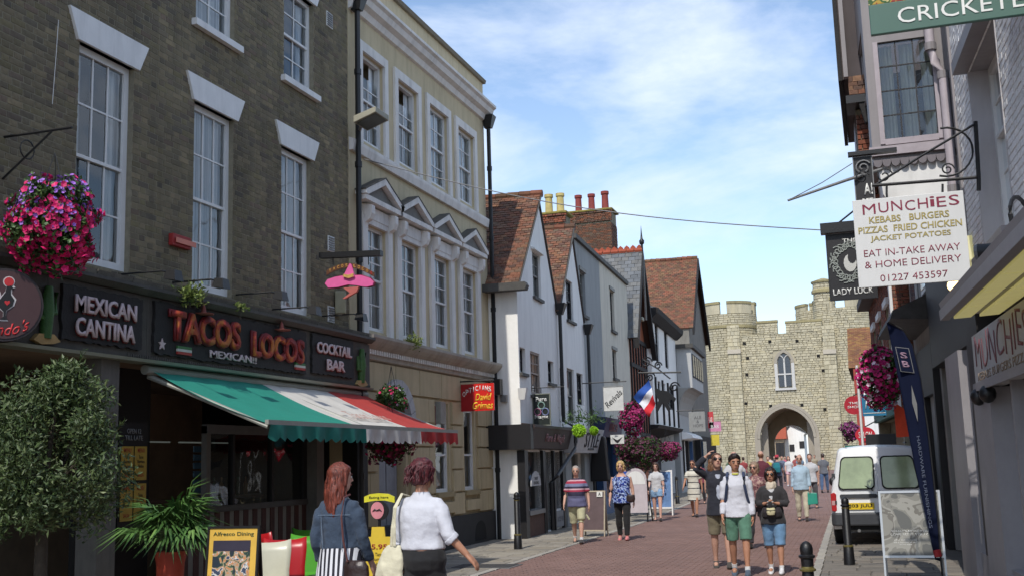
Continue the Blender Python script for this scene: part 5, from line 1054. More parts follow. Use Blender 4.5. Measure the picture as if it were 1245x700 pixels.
# dark jettied upper storey with tile skirt
ux0 = jx(1018,90); 
J3 = Fr((0,JY+1.3),(1,0)); J3.n = Vector((0,-1,0)); sx0 = onY(1019,95,JY+1.3).x; sz0 = onY(1019,98,JY+1.3).z
MB().box(J3,sx0+.06,1.2,-3.5,0,sz0,sz0+4).build('upper_storey', mat('brown_panel',(74,66,66),.8,.1,3,dirt=.2), r2)
MB().box(J3,sx0,sx0+.058,-3.5,.12,sz0-.05,sz0+4).build('bargeboard', M_wood, r2); MB().box(J3,sx0+.08,sx0+.14,.002,.12,sz0+.0,sz0+4).build('pilaster_strip', M_mauve, r2)
tz = onY(1040,118,JY+1.3).z; tx = onY(1032,110,JY+1.3).x; roof_plane(Vector((tx,JY+1.22,tz)), (1,0,0), (0,.18,1), .5, sz0-tz, r2, M_tile, .13,.07,60,.015)
MB().box(J3,tx-.05,1.0,-.5,.12,tz-.12,tz-.005).build('skirt_gutter', M_black, r2); MB().prism(J3,[(tx+.12,tz-.12),(tx+.3,tz-.12),(tx+.24,tz-.42),(tx+.19,tz-.42)],-.05,.1).build('corbel', M_wood, r2)
px0 = onY(1042,160,JY+1.5).x; P5 = Fr((px0,JY+1.5),(1,0)); P5.n = Vector((0,-1,0)); pieces('brick', brick_blocks(P5,0,.45,4.6,tz-.2,depth=.04,n=-.02), M_rbr, r2, 60); MB().box(P5,.0,.45,-2.6,-.02,4.6,tz-.13).build('pier', M_mort, r2)
# ground floor: black shopfront
r2u = [3.5,5.0,6.4,7.8,9.0]
for a in r2u: MB().box(FR,a,a+.14,-.6,-.42,0,3.1).build('shop_post', M_shb, r2)
MB().box(FR,3.4,9.3,-.62,-.2,3.1,4.72).build('fascia_board', M_shb, r2); MB().box(FR,3.4,9.3,-5,-.9,0,8).build('building_mass', M_shb, r2)
for a,b in zip(r2u[:-1],r2u[1:]): MB().quad(FR.P(a+.14,-.5,.4),FR.P(b,-.5,.4),FR.P(b,-.5,3.1),FR.P(a+.14,-.5,3.1)).build('shop_pane', M_glassd, r2, recalc=False); MB().box(FR,a+.14,b,-.55,-.46,0,.4).build('stall_riser', M_shb, r2)
MB().box(FR,2.6,3.5,-.5,.0,0,3.3).build('corner_post', M_shb, r2)
dp = T('drainpipe', 'thick mauve-grey drainpipe with a bend beside the bay window', 'drainpipe', FR.P(3.3,.1,3.4)); xq = jx(1148,120); zq = jz(1150,95)
MB().tube([Vector((xq-.12,JY-.12,9)),Vector((xq-.12,JY-.12,zq+.35)),Vector((xq-.08,JY-.16,zq+.18)),Vector((xq,JY-.14,zq)),Vector((xq,JY-.14,3.4))],.06,12).build('pipe', mat('pipe_paint',(176,166,170),.5,.08,6,dirt=.25), dp, smooth=True)
for z in (zq-.05,zq+.35,4.9): MB().tube([Vector((xq-(.12 if z > zq+.2 else 0),JY-.13,z)),Vector((xq-(.12 if z > zq+.2 else 0),JY-.13,z+.1))],.075,12).build('collar', M_mauve, dp)
# BET sign, LADY LUCK sign, flagpole
t,f,w,z0,z1 = hang_sign('hanging_sign','narrow black betting shop sign with white letters A! and BET beside the bay window',1036,1066,190,262,14.3,M_shb,border=(.012,M_steel))
text('A!',f.P(w*.68,.005,z0+.33),f.d,UP,w*.45,.15,M_ltw,t,.005,.02); text('BET',f.P(w*.62,.005,z0+.16),f.d,UP,w*.55,.1,M_ltw,t,.005,.01); MB().tube(spiral(f.P(w*.5,.02,z1-.15),.1,.5,1.6),.012,5).build('scroll', M_steel, t); MB().box(f,-.05,w+.3,-.05,.05,z1+.01,z1+.06).build('top_bar', M_black, t)
t,f,w,z0,z1 = hang_sign('pub_sign','black LADY LUCK pub sign with a silver curly-haired portrait',1003,1068,283,364,16.5,mat('pub_black',(26,24,26),.5),cat='pub sign',border=(.015,M_black))
text('THE',f.P(w*.5,.005,z1-.12),f.d,UP,.2,.075,M_ltw,t,.004,.01); text('LADY LUCK',f.P(w*.5,.005,z0+.12),f.d,UP,w*.84,.095,M_ltw,t,.004,.015)
M_sil = mat('portrait_silver',(150,156,150),.5,.2,20); cx_,cz_ = w*.48,z0+.55
rr_ = random.Random(3)
for k in range(26):
    a = k/26*2*math.pi; r = .22+rr_.uniform(-.03,.03); MB().tube(spiral(f.P(cx_+r*math.cos(a)*.95,.008,cz_+r*math.sin(a)*1.05),rr_.uniform(.05,.075),a,1.2,12,rr_.choice((1,-1))),.009,5).build('curl', M_sil, t)
MB().prism(f,[(cx_+.09*math.cos(a)-.0,cz_-.02+.13*math.sin(a)) for a in [2*math.pi*i/14 for i in range(14)]],.0,.008).build('face', mat('portrait_face',(190,190,184),.5), t); MB().prism(f,[(cx_+.02*0+.03+.06*math.cos(a),cz_+.06+.09*math.sin(a)) for a in [2*math.pi*i/12 for i in range(12)]],.0085,.012).build('hair_shade', M_shb, t)
MB().box(f,-.06,w+.05,-.09,.08,z1+.01,z1+.16).build('canopy', M_black, t); MB().tube([f.P(.2,0,z1+.16),f.P(.75,0,z1+.55)],.014,6).build('stay', M_black, t); MB().tube([f.P(w,0,z1+.08),f.P(w+.8,0,z1+.08)],.025,6).build('bracket', M_black, t)
fp = T('flagpole', 'slim grey flagpole sticking out over the street above the LADY LUCK sign', 'flagpole', onY(1060,210,14.2)); MB().tube([onY(1072,206,14.4),onY(1030,219,14.2),onY(958,244,13.9)],[.022,.02,.014],8).build('pole', M_steel, fp); MB().tube([onY(1036,199,14.2),onY(1000,222,14.05),onY(960,243,13.9)],.006,5).build('stay_wire', M_steel, fp)
# ------------------------------------------------------------------ RIGHT 3..6: further along
r3 = T('pale_brick_house', 'narrow pale rendered house with a lead hood, behind the navy feather flag', 'building', FR.P(11,0,0)); F3 = FR.off(-.35)
MB().box(F3,9.35,13.8,-6,0,0,5.6).build('wall', mat('wall_dim_grey',(150,146,140),.85,.1,2,dirt=.3), r3); MB().along(F3,[(0,4.0),(.75,4.05),(.7,4.2),(0,4.5)],9.6,13.4).build('lead_hood', M_lead, r3); MB().box(F3,9.6,13.6,0,.12,2.7,3.6).build('fascia_board', M_shb, r3)
for a in (9.6,11.5,13.4): MB().box(F3,a,a+.2,0,.12,0,2.7).build('shop_post', M_shb, r3)
for a in (10,12): w_ = MB().box(F3,a,a+1,.01,.05,4.6,5.4).build('window', M_sash, r3); MB().box(F3,a+.08,a+.92,.052,.06,4.68,5.32).build('pane', mat('pane_dim',(96,104,112),.1), w_)
MB().along(F3,[(-6,5.6),(.3,5.6),(.3,5.75),(-3,8),(-6,6)],9.3,13.85).build('roof', M_slt, r3)
r4 = T('red_brick_house', 'red brick house with white corner trim and grey gutter beyond the flower basket', 'building', FR.P(18,0,0))
ub0,ub1 = 13.85,22.3; wall(FR,ub0,ub1,0,5.75,[(15,16,3.6,5.0),(17.6,18.6,3.6,5.0),(20,21,3.6,5.0),(14.2,21.8,.4,2.5)],-.3,-.012).build('wall', M_mort, r4)
pieces('brick', brick_blocks(FR,ub0,ub1,2.6,5.75,[(15,16,3.6,5.0),(17.6,18.6,3.6,5.0),(20,21,3.6,5.0)],depth=.02,n=-.015)+brick_blocks(Fr((FR.P(ub0,0,0).x,FR.P(ub0,0,0).y),(1,0)),0,3,2.6,7,depth=.02,n=-.01), M_rbr, r4, 300)
MB().box(FR,ub0+.02,ub1,-6,-.31,0,5.7).build('building_mass', M_mort, r4)
for a in (15,17.6,20): sash(FR,a,a+1,3.6,5.0,r4,2,(2,2),-.1); MB().box(FR,a-.1,a+1.1,0,.07,5.0,5.15).build('lintel', M_white, r4); MB().box(FR,a-.1,a+1.1,-.1,.09,3.5,3.598).build('window_sill', M_white, r4)
MB().box(FR,ub0-.02,ub0+.22,.0,.06,2.6,5.75).build('corner_trim', M_white, r4); MB().box(FR,ub0-.1,ub1+.1,-.3,.32,5.75,5.95).build('gutter', M_lead, r4); MB().along(FR,[(-5,5.96),(.2,5.96),(-2.6,7.6)],ub0,ub1).build('roof', M_tile, r4)
MB().box(FR,14.2,21.8,-.1,.12,2.5,3.1).build('fascia_board', mat('fascia_teal',(52,104,100),.6), r4)
r5 = T('lichen_roof_house', 'low house with an orange lichen covered tile roof against the gate tower', 'building', (1.5,80,0))
R5 = Fr((onY(1037,446,80).x,80),(1,0)); R5.n = Vector((0,-1,0)); z5 = onY(1045,447,80).z; z5t = onY(1050,386,80).z
MB().box(R5,0,8,-30,0,0,z5).build('wall', M_rbr, r5); s5 = Vector((.35,.9,(z5t-z5)/6.5*1.0)); 
bR = onY(1040,489,80).x; tR = onY(1031,386,86.5).x
MB().hexa([R5.P(-.3,.2,z5),R5.P(8,.2,z5),R5.P(8,-14,z5),R5.P(-.3,-14,z5),R5.P(-.3,-6.5,z5t),R5.P(8,-6.5,z5t),R5.P(8,-8,z5t),R5.P(-.3,-8,z5t)]).build('roof', M_batt, r5)
sv = Vector((-.0,6.7,z5t-z5)); roof_plane(R5.P(-.3,.22,z5+.02),(1,0,0),sv,8,sv.length,r5,mat('lichen_tile',(140,96,52),.95,.2,.5,.3,40,isl=.16,hue=[(128,88,54),(112,72,52),(138,104,58),(104,70,54)]),.3,.22,60,under=False)
MB().box(R5,-.0,.5,.0,.15,.0,z5).build('red_pilaster', mat('paint_red',(150,60,44),.6), r5); MB().box(R5,.5,3,.0,.15,0,z5-.2).build('white_shopfront', M_white, r5)
# shop signs crowding the far right side
t,f,w,z0,z1 = hang_sign('hanging_sign','blue hanging sign with white script below the flower basket',1047,1078,479,505,27.5,mat('sign_blue',(30,112,150),.5)); text('Tides',f.P(w*.5,.004,(z0+z1)/2+.04),f.d,UP,w*.8,.26,M_ltw,t,.004,.01,.3); MB().box(f,.02,w-.02,0,.01,z0+.06,z0+.075).build('underline', M_ltw, t); MB().tube([f.P(-.05,0,z0-1.4),f.P(-.05,0,z1+.7)],.03,6).build('post', M_white, t)
def round_sign(px,py,r,Y,m,lb,tx,els=1.0):
    c = onY(px,py,Y); f = Fr((c.x,Y),(1,0)); f.n = Vector((0,-1,0)); t = T('round_sign', lb, 'hanging sign', c); MB().prism(f,[(r*math.cos(a),c.z+r*els*math.sin(a)) for a in [2*math.pi*i/24 for i in range(24)]],-.03,0).build('panel', m, t); text(tx,f.P(0,.003,c.z),f.d,UP,r*1.3,r*.8*els,M_ltw,t,.003,.015); MB().tube([f.P(0,-.015,c.z+r*els),f.P(.3,-.015,c.z+r*els+.15)],.015,5).build('bracket', M_black, t)
round_sign(1038,492,.27,34,mat('sign_red',(170,28,44),.5),'round red hanging sign with white lettering left of the blue sign','THE\nSHOP'); round_sign(1052,528,.24,29,mat('sign_red2',(190,34,52),.5),'small oval red sign above the roof of the van','SALON',.8)
c = onY(1095,505,20.5); tag(MB().hexa([onY(1086,487,20.6),onY(1104,500,20.4),onY(1107,530,20.4),onY(1090,531,20.6)]+[v+Vector((0,.05,0)) for v in (onY(1086,487,20.6),onY(1104,500,20.4),onY(1107,530,20.4),onY(1090,531,20.6))]).build('banner', mat('banner_orange',(214,72,40),.6), None, loc=c), 'bright orange banner behind the navy feather flag', 'banner')
t,f,w,z0,z1 = hang_sign('shop_sign','teal shop sign just above the left of the van roof',1027,1049,541,552,34,mat('sign_teal',(36,110,104),.5),cat='shop sign'); text('TEA',f.P(w*.5,.004,(z0+z1)/2),f.d,UP,w*.6,.13,M_ltw,t,.003)
t,f,w,z0,z1 = hang_sign('shop_sign','long dark slanting shop awning board above the van roof',1052,1090,527,540,26,M_shb,cat='shop sign'); w_ = 0

# ------------------------------------------------------------------ LEFT hanging signs further on
os_ = T('hanging_sign', 'red hanging sign with white OPTICIANS arch and yellow script on the cream building', 'hanging sign', onY(581,497,22.35)); SYo = 22.35
a = onY(560,467,SYo); b = onY(601,498,SYo); O = Fr((a.x,SYo),(1,0)); O.n = Vector((0,-1,0)); ow = b.x-a.x; oz1 = a.z; oz0 = b.z
MB().box(O,0,ow*.42,-.04,0,oz0,oz1).build('panel', mat('optic_dark_red',(158,16,26),.4), os_); MB().box(O,ow*.42,ow,-.04,0,oz0,oz1).build('panel', mat('optic_red',(206,36,28),.4), os_)
for i,ch in enumerate('OPTICIANS'):
    x = (i+.6)/9.4; text(ch,O.P(ow*(.04+.92*x),.003,oz1-.30*(oz1-oz0)*(1+1.0*(x-.62)**2*2.2)+.08),O.d,UP,ow*(.085 if ch != 'I' else .02),.11,M_ltw,os_,.003,.015)
M_oy = mat('optic_yellow',(228,180,48),.5); text('David',O.P(ow*.68,.003,oz0+(oz1-oz0)*.50),O.d,UP,ow*.5,.15,M_oy,os_,.003,.02,.3); text('Grimes',O.P(ow*.66,.003,oz0+(oz1-oz0)*.19),O.d,UP,ow*.62,.16,M_oy,os_,.003,.02,.3)
MB().tube([O.P(-.15,-.02,oz1+.06),O.P(ow,-.02,oz1+.06)],.018,6).build('bracket', M_black, os_)
t,f,w,z0,z1 = hang_sign('hanging_sign','white square hanging sign with Revivals in dark diagonal script',733,759,469,499,30.5,mat('sign_cream_white',(200,200,196),.5),border=(.012,mat('sign_line',(150,150,144),.5)))
dr_ = Vector((1,0,.9)).normalized(); text('Revivals',f.P(w*.5,.004,(z0+z1)/2),dr_,Vector((-.9,0,1)).normalized(),w*1.02,.17,mat('letter_graphite',(60,60,62),.5),t,.004,.01,.2); MB().tube([f.P(-.6,0,z1+.12),f.P(w+.1,0,z1+.12)],.015,6).build('bracket', M_black, t)
t,f,w,z0,z1 = hang_sign('hanging_sign','white hanging sign with a winged black emblem below the Revivals sign',742,759,528,539,30.0,mat('sign_cream_white',(200,200,196),.5)); MB().prism(f,[(w*.1,z1-.06),(w*.5,z1-.15),(w*.9,z1-.06),(w*.62,z0+.05),(w*.5,z0+.02),(w*.38,z0+.05)],0,.006).build('emblem', M_shb, t)
t,f,w,z0,z1 = hang_sign('hanging_sign','pale grey hanging sign with faint lettering near the striped-dress woman',837,858,500,524,46.0,mat('sign_palegrey',(140,142,140),.5)); text('ALE\n&\nHOPS',f.P(w*.55,.004,(z0+z1)/2),f.d,UP,w*.6,.5,mat('letter_faint',(90,90,92),.5),t,.003); MB().tube([f.P(-.5,0,z1+.06),f.P(w,0,z1+.06)],.02,6).build('bracket', M_black, t)
for px0,px1,py0,py1,c,lb in ((862,877,512,524,(196,130,160),'small pink and white sign on the gate tower wall'),(860,868,500,520,(190,60,64),'narrow red and white sign at the foot of the tall tiled house'),(864,875,528,541,(200,180,60),'small yellow hanging sign beside the gate tower')):
    t,f,w,z0,z1 = hang_sign('hanging_sign',lb,px0,px1,py0,py1,60,mat('sgn%d'%c[1],c,.6)); text('BAR',f.P(w*.5,.004,(z0+z1)/2),f.d,UP,w*.7,(z1-z0)*.35,M_ltw,t,.003) if c[0] != 200 else 0
# french flag on a pole
fl = T('tricolour_flag', 'blue, white and red tricolour flag hanging from a slanting pole', 'flag', onY(790,485,30)); FY = 30.0
A_,B_,C_,D_ = [onY(x,y,FY) for x,y in ((789,461),(770,482),(793,507),(797,489))]
def bil(s,t): return A_.lerp(B_,s).lerp(D_.lerp(onY(790,506,FY),s),t)
for k,c in enumerate(((34,78,156),(206,208,214),(196,32,44))):
    mb = MB(); n_ = 8
    for i in range(n_+1):
        for j in range(9): s_ = j/8; t_ = (k+i/n_)/3; p = bil(s_,t_); p = p+Vector((0,.06*math.sin(s_*7+t_*6),-.03*math.sin(t_*9))); mb.v.append(p)
    for i in range(n_):
        for j in range(8): q = i*9+j; mb.f.append((q,q+1,q+10,q+9))
    mb.build('stripe', mat('flag%d'%k,c,.8), fl, smooth=True)
MB().tube([onY(790,458,FY)+Vector((.0,.0,.0)),onY(778,478,FY+.3),onY(760,505,FY+.8)],.018,6).build('pole', M_wood, fl)
# ornate iron inn sign
ir = T('iron_inn_sign', 'ornate black wrought iron inn sign with a beast silhouette over the pavement', 'hanging sign', onY(810,470,42)); IY = 42.0
pi_ = lambda x,y: onY(x,y,IY)
MB().tube([pi_(776,453),pi_(828,452)],.035,6).build('bar', M_black, ir); MB().tube([pi_(782,437),pi_(800,448),pi_(815,460)],.03,6).build('stay', M_black, ir)
for px,py,r in ((786,440,.22),(790,458,.2),(800,444,.15),(820,470,.2)): MB().tube(spiral(pi_(px,py),r,0,1.5),.03,5).build('scroll', M_black, ir)
bst = [(796,470),(803,474),(812,475),(818,480),(822,484),(820,488),(816,484),(812,490),(816,497),(812,499),(806,489),(802,496),(800,500),(797,495),(801,486),(797,478)]
fI = Fr((0,IY),(1,0)); fI.n = Vector((0,-1,0)); MB().prism(fI,[(pi_(x,y).x,pi_(x,y).z) for x,y in bst],-.03,.03).build('beast', M_black, ir)
# lamp on the D house, lanterns; long iron bracket on B and C houses
p = onY(769,392,44); lm = T('street_lamp', 'cream flat street lamp head fixed high on the dark gable', 'street lamp', p); MB().hexa([p+Vector(v) for v in ((-.5,-.2,-.1),(.45,-.2,.06),(.45,.2,.06),(-.5,.2,-.1),(-.5,-.2,.12),(.45,-.2,.2),(.45,.2,.2),(-.5,.2,.12))]).build('head', mat('lamp_beige',(150,146,128),.6), lm, bevel=.02); MB().tube([p+Vector((-.5,0,0)),p+Vector((-1.2,.3,-.2))],.05,6).build('arm', M_steel, lm)
# sombrero sign
so_ = T('sombrero_sign', 'pink sombrero hanging sign with an arched Tacos Locos banner', 'hanging sign', onY(424,335,15.6)); QY = 15.6
qp = lambda x,y: onY(x,y,QY)
fq = Fr((0,QY),(1,0)); fq.n = Vector((0,-1,0)); M_pk = mat('sombrero_pink',(214,92,150),.6,.1,8); M_pke = mat('sombrero_edge',(110,30,50),.6)
brim = [(396,345),(399,340),(408,337),(420,335),(440,335),(450,338),(455,343),(454,347),(446,349),(434,347),(424,346),(412,349),(400,350)]
def pxp(fr, pts, n0, n1, nm, m, par, Y): return MB().prism(fr,[(onY(x,y,Y).x,onY(x,y,Y).z) for x,y in pts],n0,n1).build(nm,m,par)
cxq = sum(x for x,y in brim)/len(brim); cyq = sum(y for x,y in brim)/len(brim)
pxp(fq,[(cxq+(x-cxq)*1.03,cyq+(y-cyq)*1.12) for x,y in brim],-.04,0,'brim_edge',M_pke,so_,QY); pxp(fq,brim,.002,.03,'brim',M_pk,so_,QY)
pxp(fq,[(419,337),(424,327),(427,321),(429,322),(431,329),(433,337),(426,339)],.031,.06,'crown',M_pk,so_,QY); pxp(fq,[(419,337),(420,334),(426,335),(432,333),(432,337),(426,339)],.061,.07,'hat_band',mat('band_gold',(190,150,80),.6,.3,30),so_,QY)
pxp(fq,[(418,350),(437,348),(434,355),(420,363),(417,363),(426,356)],-.03,.02,'flourish',mat('flourish_coral',(176,92,84),.6),so_,QY)
arc_ = [(397+58*i/12,331-13*math.sin(math.pi*(i/12*.86+.1))+2) for i in range(13)]; pxp(fq,arc_+[(x,y+5.5) for x,y in arc_[::-1]],-.02,.005,'banner',mat('banner_brown',(84,48,24),.6),so_,QY)
for i,ch in enumerate('TACOS LOCOS'):
    if ch == ' ': continue
    x = 399+55*(i+.5)/11; j = (x-397)/58; y = 331-13*math.sin(math.pi*(j*.86+.1))+4.6; c = qp(x,y); text(ch,Vector((c.x,QY-.007,c.z)),(1,0,0),UP,.035,.05,mat('banner_gold',(200,150,70),.6) if i < 10 else M_cr,so_,.003,.01)
MB().hexa([qp(391,312)+Vector((-.02,-.06,-.03)),qp(464,309)+Vector((0,-.06,-.03)),qp(464,309)+Vector((0,.06,-.03)),qp(391,312)+Vector((-.02,.06,-.03)),qp(391,310)+Vector((-.02,-.06,.03)),qp(464,307)+Vector((0,-.06,.03)),qp(464,307)+Vector((0,.06,.03)),qp(391,310)+Vector((-.02,.06,.03))]).build('beam', M_black, so_)
for x in (405,448): MB().tube([qp(x,311),qp(x,322)],.008,5).build('hanger', M_black, so_)
p = onY(414,367,16.6); tag(MB().box(Fr((p.x,p.y),(.9,.4)),-.09,.09,-.12,.06,p.z-.2,p.z+.18).build('cream_box', mat('box_cream',(150,146,120),.6), None, bevel=.02, loc=p), 'cream electrical box on the wall under the sombrero sign', 'box')
p = onX(538,500,-8.3); bx = T('entry_box', 'pale grey box on the cream wall beside the arched door', 'box', p); MB().box(FL,p.y-.14,p.y+.14,.0,.12,p.z-.25,p.z+.2).build('box_body', mat('box_grey',(140,138,130),.6), bx, bevel=.01)
p = onX(481,350,-8.3)
# ------------------------------------------------------------------ people
def fuse(mb, name, m, par, vox, sm=4, disp=0.0, dfreq=9.0, smooth=True, dz=1.0, label=None):
    """weld overlapping closed pieces into one continuous skin"""
    off = wloc(par); me = mb.mesh(name+'_raw', None, off); ob = bpy.data.objects.new('tmp', me)
    r = ob.modifiers.new('r','REMESH'); r.mode = 'VOXEL'; r.voxel_size = vox; r.use_smooth_shade = True
    s = ob.modifiers.new('s','SMOOTH'); s.factor = .5; s.iterations = sm
    m2 = baked(ob); bpy.data.objects.remove(ob); bpy.data.meshes.remove(me)
    if disp:
        for v in m2.vertices:
            p = v.co; k = noise.noise(Vector((p.x*dfreq,p.y*dfreq,p.z*dfreq*dz)))+.5*noise.noise(Vector((p.x*dfreq*2.3,p.y*dfreq*2.3,p.z*dfreq*2.1*dz)))
            v.co = p+v.normal*disp*k
    m2.materials.clear(); m2.materials.append(m); m2.polygons.foreach_set('use_smooth',[True]*len(m2.polygons)); m2.name = name
    o = bpy.data.objects.new(name, m2); COL.objects.link(o); o.parent = par; WL[o.name] = off
    if label: o['label'] = label
    return o
def hairmat(c):
    nm = 'hair_%d_%d'%(c[0],c[2])
    if nm in MATS: return MATS[nm]
    m = bpy.data.materials.new(nm); m.use_nodes = True; t = m.node_tree; b = t.nodes['Principled BSDF']; b.inputs['Roughness'].default_value = .5; k = t.nodes.new; l = t.links.new
    mp_ = k('ShaderNodeMapping'); mp_.inputs['Scale'].default_value = (150,150,9); l(k('ShaderNodeTexCoord').outputs['Object'], mp_.inputs[0]); n = k('ShaderNodeTexNoise'); n.inputs['Scale'].default_value = 1; n.inputs['Detail'].default_value = 3; l(mp_.outputs[0], n.inputs['Vector'])
    ra = k('ShaderNodeValToRGB'); a = lin(c); ra.color_ramp.elements[0].position = .35; ra.color_ramp.elements[1].position = .68; ra.color_ramp.elements[0].color = (a[0]*.25,a[1]*.22,a[2]*.22,1); ra.color_ramp.elements[1].color = (min(1,a[0]*1.5),min(1,a[1]*1.4),min(1,a[2]*1.3),1)
    l(n.outputs[0], ra.inputs[0]); l(ra.outputs[0], b.inputs['Base Color']); bp = k('ShaderNodeBump'); bp.inputs['Strength'].default_value = .7; bp.inputs['Distance'].default_value = .01; l(n.outputs[0], bp.inputs['Height']); l(bp.outputs[0], b.inputs['Normal']); MATS[nm] = m; return m
class Body:
    def __init__(s, x, y, ang, H, g=1.0, belly=0.0, legs=((0,0),(0,0)), arms=((8,12,10),(8,12,10)), yaw=0, lean=0, tilt=0, z0=0.0, seed=0):
        """legs: (thigh forward deg, knee bend deg) for left, right; arms: (forward, out, elbow) or explicit (elbow pt, wrist pt) in local metres"""
        s.f = HF(x,y,ang); s.s = H/1.75; s.g = g; s.belly = belly; s.yaw = math.radians(yaw); s.lean = math.radians(lean); s.tilt = math.radians(tilt); s.seed = seed
        D = math.radians; s.J = {}
        lg = []
        for k,(a,b) in enumerate(legs):
            sg = -1 if k == 0 else 1; hip = Vector((sg*.095,0,.93)); kn = hip+Vector((sg*.005,.44*math.sin(D(a)),-.44*math.cos(D(a)))); an = kn+Vector((0,.41*math.sin(D(a-b)),-.41*math.cos(D(a-b)))); lg.append((hip,kn,an,D(a-b)))
        low = min(l[2].z for l in lg); s.dz = .085-low; s.legs = lg
        s.arms = []
        for k,a in enumerate(arms):
            sg = -1 if k == 0 else 1; sh = Vector((sg*(.168*(.8+.2*g)),-.01,1.385))
            if isinstance(a[0],(tuple,list)): el,wr = Vector(a[0]),Vector(a[1])
            else:
                p,o,e = map(D,a); up = Vector((sg*math.sin(o),math.sin(p)*math.cos(o),-math.cos(p)*math.cos(o))); el = sh+up*.29; fo = Vector((sg*math.sin(o*.3),math.sin(p+e),-math.cos(p+e))).normalized(); wr = el+fo*.255
            s.arms.append((sh,el,wr))
    def L(s, p, rot=False):        # local metres -> world, leaning the upper body about the hips
        p = Vector(p)
        if s.lean and p.z > .93: h = p.z-.93; p = Vector((p.x,p.y*1+h*math.sin(s.lean),.93+h*math.cos(s.lean)))
        p = p+Vector((0,0,s.dz)); p *= s.s
        return s.f.P(p.x,p.y,p.z)
    def HD(s, p):                  # head-local (origin at skull centre) -> world
        p = Vector(p); c,sn = math.cos(s.yaw),math.sin(s.yaw); ct,st = math.cos(s.tilt),math.sin(s.tilt)
        p = Vector((p.x,p.y*ct+p.z*st,-p.y*st+p.z*ct)); p = Vector((p.x*c+p.y*sn,-p.x*sn+p.y*c,p.z)); return s.L(Vector((0,.015,1.625))+p)
    def loft(s, mb, rings, fn=None, seg=16):
        """rings (x,y,z,rx,ry[,power])"""
        fn = fn or s.L; b = len(mb.v)
        for r in rings:
            x,y,z,rx,ry = r[:5]
            for j in range(seg): a = 2*math.pi*j/seg; mb.v.append(fn((x+rx*math.cos(a),y+ry*math.sin(a),z)))
        for i in range(len(rings)-1):
            for j in range(seg): q = (j+1)%seg; mb.f.append((b+i*seg+j,b+i*seg+q,b+(i+1)*seg+q,b+(i+1)*seg+j))
        mb.f.append(tuple(b+j for j in range(seg))[::-1]); e = b+(len(rings)-1)*seg; mb.f.append(tuple(e+j for j in range(seg)))
    def limb(s, mb, pts, rs, seg=12): mb.tube([s.L(p) for p in pts], [r*s.s for r in rs], seg)
    def torso(s, mb, inf=0.0, z0=.84, z1=1.47, hip=1.0, belly=True):
        g = s.g; B = s.belly if belly else 0
        R_ = [(0,0,.80,.10*g,.08),(0,0,.86,.155*g,.105*g),(0,-.01,.93,.172*g*hip,.118*g),(0,B*.3,1.02,.16*g,.108*g+B*.4),(0,B*.5,1.10,.148*g,.10*g+B*.5),(0,B*.3,1.2,.152*g,.108*g+B*.25),(0,0.005,1.30,.165*g,.115*g),(0,0,1.36,.165*g,.10*g),(0,-.01,1.41,.135*(.8+.2*g),.08),(0,-.01,1.45,.085,.062),(0,-.005,1.485,.056,.054)]
        out = []
        for i,(x,y,z,rx,ry) in enumerate(R_):
            if z < z0-.045 or z > z1+.02: continue
            out.append((x,y,z,rx+inf,ry+inf))
        s.loft(mb, out)
    def legpts(s, k, t0, t1, inf, flare=0.0, gl=1.0):
        hip,kn,an,_ = s.legs[k]; g = (.6+.4*s.g)*gl; P_ = []; n = 8
        prof = [(0,.088),(.15,.085),(.3,.072),(.47,.058),(.52,.055),(.62,.056),(.72,.052),(.85,.036),(1,.034)]
        def rad(t):
            for (a,ra),(b,rb) in zip(prof[:-1],prof[1:]):
                if t <= b: return ra+(rb-ra)*(t-a)/(b-a)
            return prof[-1][1]
        for i in range(n+1):
            t = t0+(t1-t0)*i/n; p = hip.lerp(kn,t/.52) if t < .52 else kn.lerp(an,(t-.52)/.48); P_.append((p,rad(t)*g+inf+flare*(i/n)))
        return [p for p,_ in P_],[r for _,r in P_]
    def armpts(s, k, t0, t1, inf, flare=0.0):
        sh,el,wr = s.arms[k]; n = 6; P_ = []; g = .65+.35*s.g
        for i in range(n+1):
            t = t0+(t1-t0)*i/n; p = sh.lerp(el,t/.53) if t < .53 else el.lerp(wr,(t-.53)/.47); r = (.052-(.014*t/.5) if t < .5 else .038-.013*(t-.5)/.5)*g; P_.append((p,r+inf+flare*i/n))
        return [p for p,_ in P_],[r for _,r in P_]
